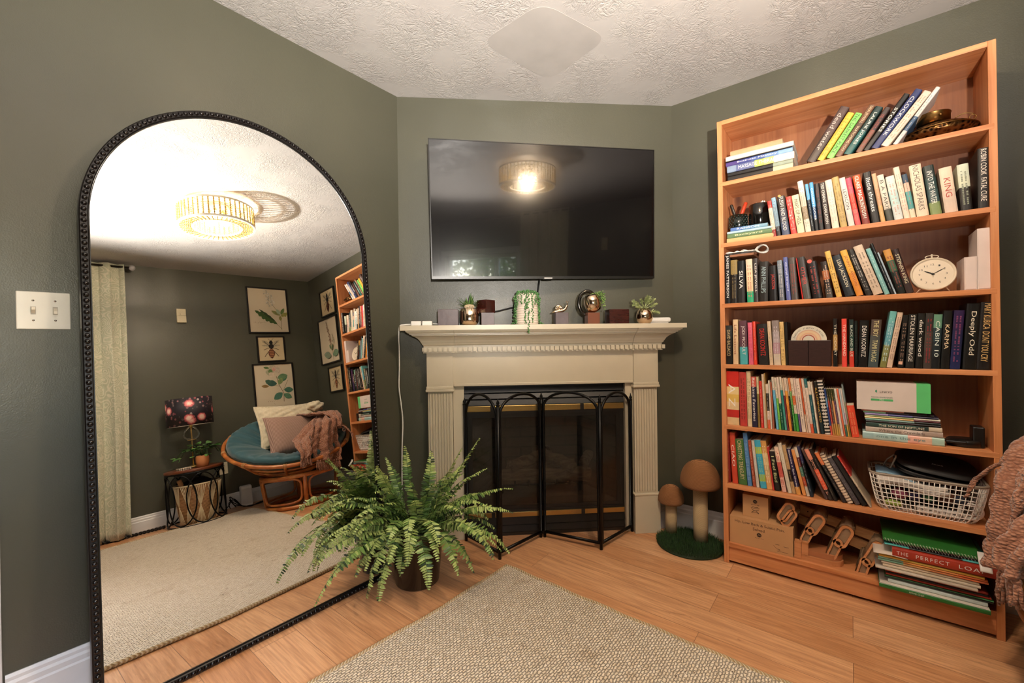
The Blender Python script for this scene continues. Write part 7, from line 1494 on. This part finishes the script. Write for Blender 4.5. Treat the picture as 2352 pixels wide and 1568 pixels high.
# pillows
def pillow(name, lb, c, rt, up, W_, H_, D_, m, fluff=0):
    rt = Vector(rt).normalized(); up = Vector(up); up = (up - rt * up.dot(rt)).normalized(); f = rt.cross(up); r = random.Random(int(W_ * 1000))
    def side(s_):
        def fn(u, v_):
            x, y = 2 * u - 1, 2 * v_ - 1; pin = 1 - .07 * (1 - abs(x) ** 3) * abs(y) ** 6 * 0; sx = x * (1 - .07 * (1 - y * y)); sy = y * (1 - .07 * (1 - x * x)); th = (max(0, 1 - x ** 4) * max(0, 1 - y ** 4)) ** .5
            fl = fluff * (math.sin(31 * x + 17 * y) + math.sin(23 * y - 13 * x) + .8 * math.sin(57 * x + 41 * y)) * .5
            p = rt * sx * W_ / 2 + up * sy * H_ / 2 + f * s_ * (D_ / 2 * th + .002) + f * s_ * fl * (.3 + th) + (rt * sx + up * sy).normalized() * fl * (1 if (abs(x) > .85 or abs(y) > .85) else 0) if (abs(x) + abs(y)) > 0 else f * s_ * D_ / 2
            return p
        return fn
    mb = MB(); mb.grid(side(1), 41, 37); mb.grid(side(-1), 41, 37); mb2 = mb
    mb2.f = [(tuple(reversed(q_)) if i < len(mb.f) // 2 else q_) for i, q_ in enumerate(mb.f)]
    t = thing(name, lb, 'pillow', c); o = mb2.build('pillow_cover', m, t); P = []
    for i in range(80):
        q_ = i / 80 * 4; k = int(q_); fr = q_ - k; x, y = [(-1 + 2 * fr, -1), (1, -1 + 2 * fr), (1 - 2 * fr, 1), (-1, 1 - 2 * fr)][k]; sx = x * (1 - .07 * (1 - y * y)); sy = y * (1 - .07 * (1 - x * x)); P.append(rt * sx * W_ / 2 + up * sy * H_ / 2)
    mb = MB(); mb.tube(P, .0035 if not fluff else .012, 6, closed=True); mb.build('seam', m, t); return t
FLF = M('#cfc2a6', .95, bump=1, bscale=180, name='ivory_fleece', sheen=.4, var=.1, vscale=40); 
RIB = NB('ribbed_mauve_knit'); v = RIB.coord(scale=(1, .4, 0)); wv = RIB.n('ShaderNodeTexWave'); wv.inputs['Scale'].default_value = 32; wv.inputs['Distortion'].default_value = .5; RIB.l(v, wv.inputs[0]); RIB.set(col=RIB.ramp(wv.outputs['Fac'], [(0, '#86675a'), (1, '#a98a7c')]), rough=.9); RIB.bump(wv.outputs['Fac'], .6, .003); RIB = RIB.m
pillow('throw_pillow', 'large ivory fleece pillow behind the mauve pillow in the papasan', (1.955, -1.015, .735), (1, -.0, -.045), (-.03, -.42, 1), .60, .44, .15, FLF, .006)
pillow('throw_pillow', 'mauve ribbed pillow at the front of the papasan chair', (1.895, -.80, .640), (1, .0, -.06), (-.02, -.50, 1), .50, .41, .15, RIB, 0)
blob('fleece_bunch', 'bunched ivory fleece between the pillow and the throw', 'fleece', (2.215, -1.0, .84), (.085, .07, .05), FLF, 12, amp=.35)
# knitted throw
KN = NB('chunky_pink_knit'); v = KN.coord(); br = KN.n('ShaderNodeTexVoronoi'); br.inputs['Scale'].default_value = 85; mpk = KN.n('ShaderNodeMapping'); mpk.inputs['Scale'].default_value = (1, 1, 1.7); KN.l(v, mpk.inputs[0]); KN.l(mpk.outputs[0], br.inputs['Vector'])
KN.set(col=KN.ramp(br.outputs['Distance'], [(.1, '#b98468'), (.6, '#8a5a44')]), rough=.95, sheen=.3); KN.bump(KN.math('SUBTRACT', 1.0, br.outputs['Distance']), .9, .008); KN = KN.m
thr = thing('knit_throw', 'dusty pink chunky knit throw with tassels draped over the papasan', 'throw', (0, 0, 0))
def spl(P, n):
    S = []; P = [Vector(p) for p in P]
    for i in range(n):
        q_ = i / (n - 1) * (len(P) - 1); k = min(int(q_), len(P) - 2); t_ = q_ - k; p0, p1, p2, p3 = P[max(k - 1, 0)], P[k], P[k + 1], P[min(k + 2, len(P) - 1)]
        S.append(.5 * ((2 * p1) + (p2 - p0) * t_ + (2 * p0 - 5 * p1 + 4 * p2 - p3) * t_ * t_ + (3 * p1 - p0 - 3 * p2 + p3) * t_ ** 3))
    return S
def drape(rows, nu=46, nv=60, amp=.010, seed=0, thick=.014, name='knit_panel'):
    """rows: list of (left point, right point) down the cloth"""
    Lp = spl([a for a, b_ in rows], nv); Rp = spl([b_ for a, b_ in rows], nv)
    def fn(u, v_):
        j = min(nv - 1, int(round(v_ * (nv - 1)))); a, b_ = Lp[j], Rp[j]; p = a.lerp(b_, u); t_ = (b_ - a).normalized(); dn = (Lp[min(j + 1, nv - 1)] + Rp[min(j + 1, nv - 1)] - Lp[max(j - 1, 0)] - Rp[max(j - 1, 0)]).normalized(); nr = t_.cross(dn).normalized()
        return p + nr * (amp * 2.2 * math.sin(u * 9 + seed + 2 * v_) * (.3 + v_) + amp * math.sin(u * 21 + 5 * v_ + seed) + .3 * amp * math.sin(44 * v_ + 9 * u)) + dn * (.006 * math.sin(u * 14 + seed)) + t_ * .006 * math.sin(v_ * 24 + seed)
    mb = MB(); mb.grid(fn, nu, nv); return mb.build(name, KN, thr, solid=thick), Lp, Rp
# main fall towards the bookcase side
rows = [((2.02, -1.02, .70), (2.30, -1.06, .74)), ((1.99, -.92, .80), (2.36, -.96, .80)), ((1.98, -.76, .80), (2.38, -.86, .80)), ((2.02, -.60, .80), (2.32, -.70, .79)), ((2.07, -.49, .79), (2.28, -.56, .77)), ((2.10, -.425, .73), (2.225, -.475, .70)), ((2.11, -.395, .66), (2.215, -.455, .64))]
drape(rows, seed=1)
rows = [((1.95, -.50, .74), (2.17, -.52, .77)), ((1.90, -.42, .70), (2.165, -.43, .74)), ((1.87, -.375, .63), (2.150, -.41, .66)), ((1.86, -.36, .56), (2.125, -.400, .58)), ((1.85, -.35, .49), (2.13, -.40, .50)), ((1.86, -.345, .43), (2.135, -.40, .42)), ((1.87, -.345, .39), (2.12, -.395, .345))]
p2, Lp, Rp = drape(rows, seed=2, amp=.012)
# narrow strip along the rim seen in the mirror
rows = [((2.12, -.70, .81), (2.24, -.60, .80)), ((2.00, -.66, .74), (2.10, -.52, .74)), ((1.88, -.62, .66), (1.96, -.47, .66)), ((1.78, -.56, .585), (1.87, -.41, .60)), ((1.74, -.46, .56), (1.85, -.37, .55)), ((1.735, -.375, .50), (1.84, -.345, .50)), ((1.74, -.35, .43), (1.82, -.335, .44))]
p3, Lq, Rq = drape(rows, nu=24, seed=5, amp=.006)
def tassels(A0, B0, n, L, seed):
    r = random.Random(seed)
    for i in range(n):
        p = A0.lerp(B0, (i + .5) / n); mb = MB(); mb.ball(p + Vector((0, 0, -.004)), .011, 8, 6)
        for k in range(6):
            a = r.uniform(0, 6.3); e = Vector((.016 * math.cos(a), .012 * math.sin(a), -L * r.uniform(.75, 1.1))); mb.tube([p, p + e * .35 + Vector((.004 * math.cos(a), .004 * math.sin(a), 0)), p + e * .7, p + e + Vector((r.uniform(-.006, .006), r.uniform(-.006, .006), 0))], [.0055, .0055, .0048, .0035], 6)
        mb.build('tassel', KN, thr)
tassels(Lp[-1], Rp[-1], 9, .09, 1); tassels(Lq[-1], Rq[-1], 5, .075, 2)
mb = MB()
for k in range(5):
    P = spl([(2.14, -.43, .67), (2.17, -.425 - .003 * k, .665 + .003 * k), (2.205, -.392, .640), (2.222, -.365, .60), (2.232 + .003 * k, -.345, .565), (2.235, -.335 + .003 * k, .525 - .005 * k)], 22); mb.tube([p + Vector((.003 * math.sin(i * .9 + k * 1.3), .004 * math.cos(i * .9 + k * 1.3), 0)) for i, p in enumerate(P)], .0042, 6)
mb.tube([(2.19 + .014 * math.cos(a), -.395, .615 + .014 * math.sin(a)) for a in [2 * PI * i / 18 for i in range(18)]], .004, 6, closed=True); mb.build('twisted_tassel', KN, thr)
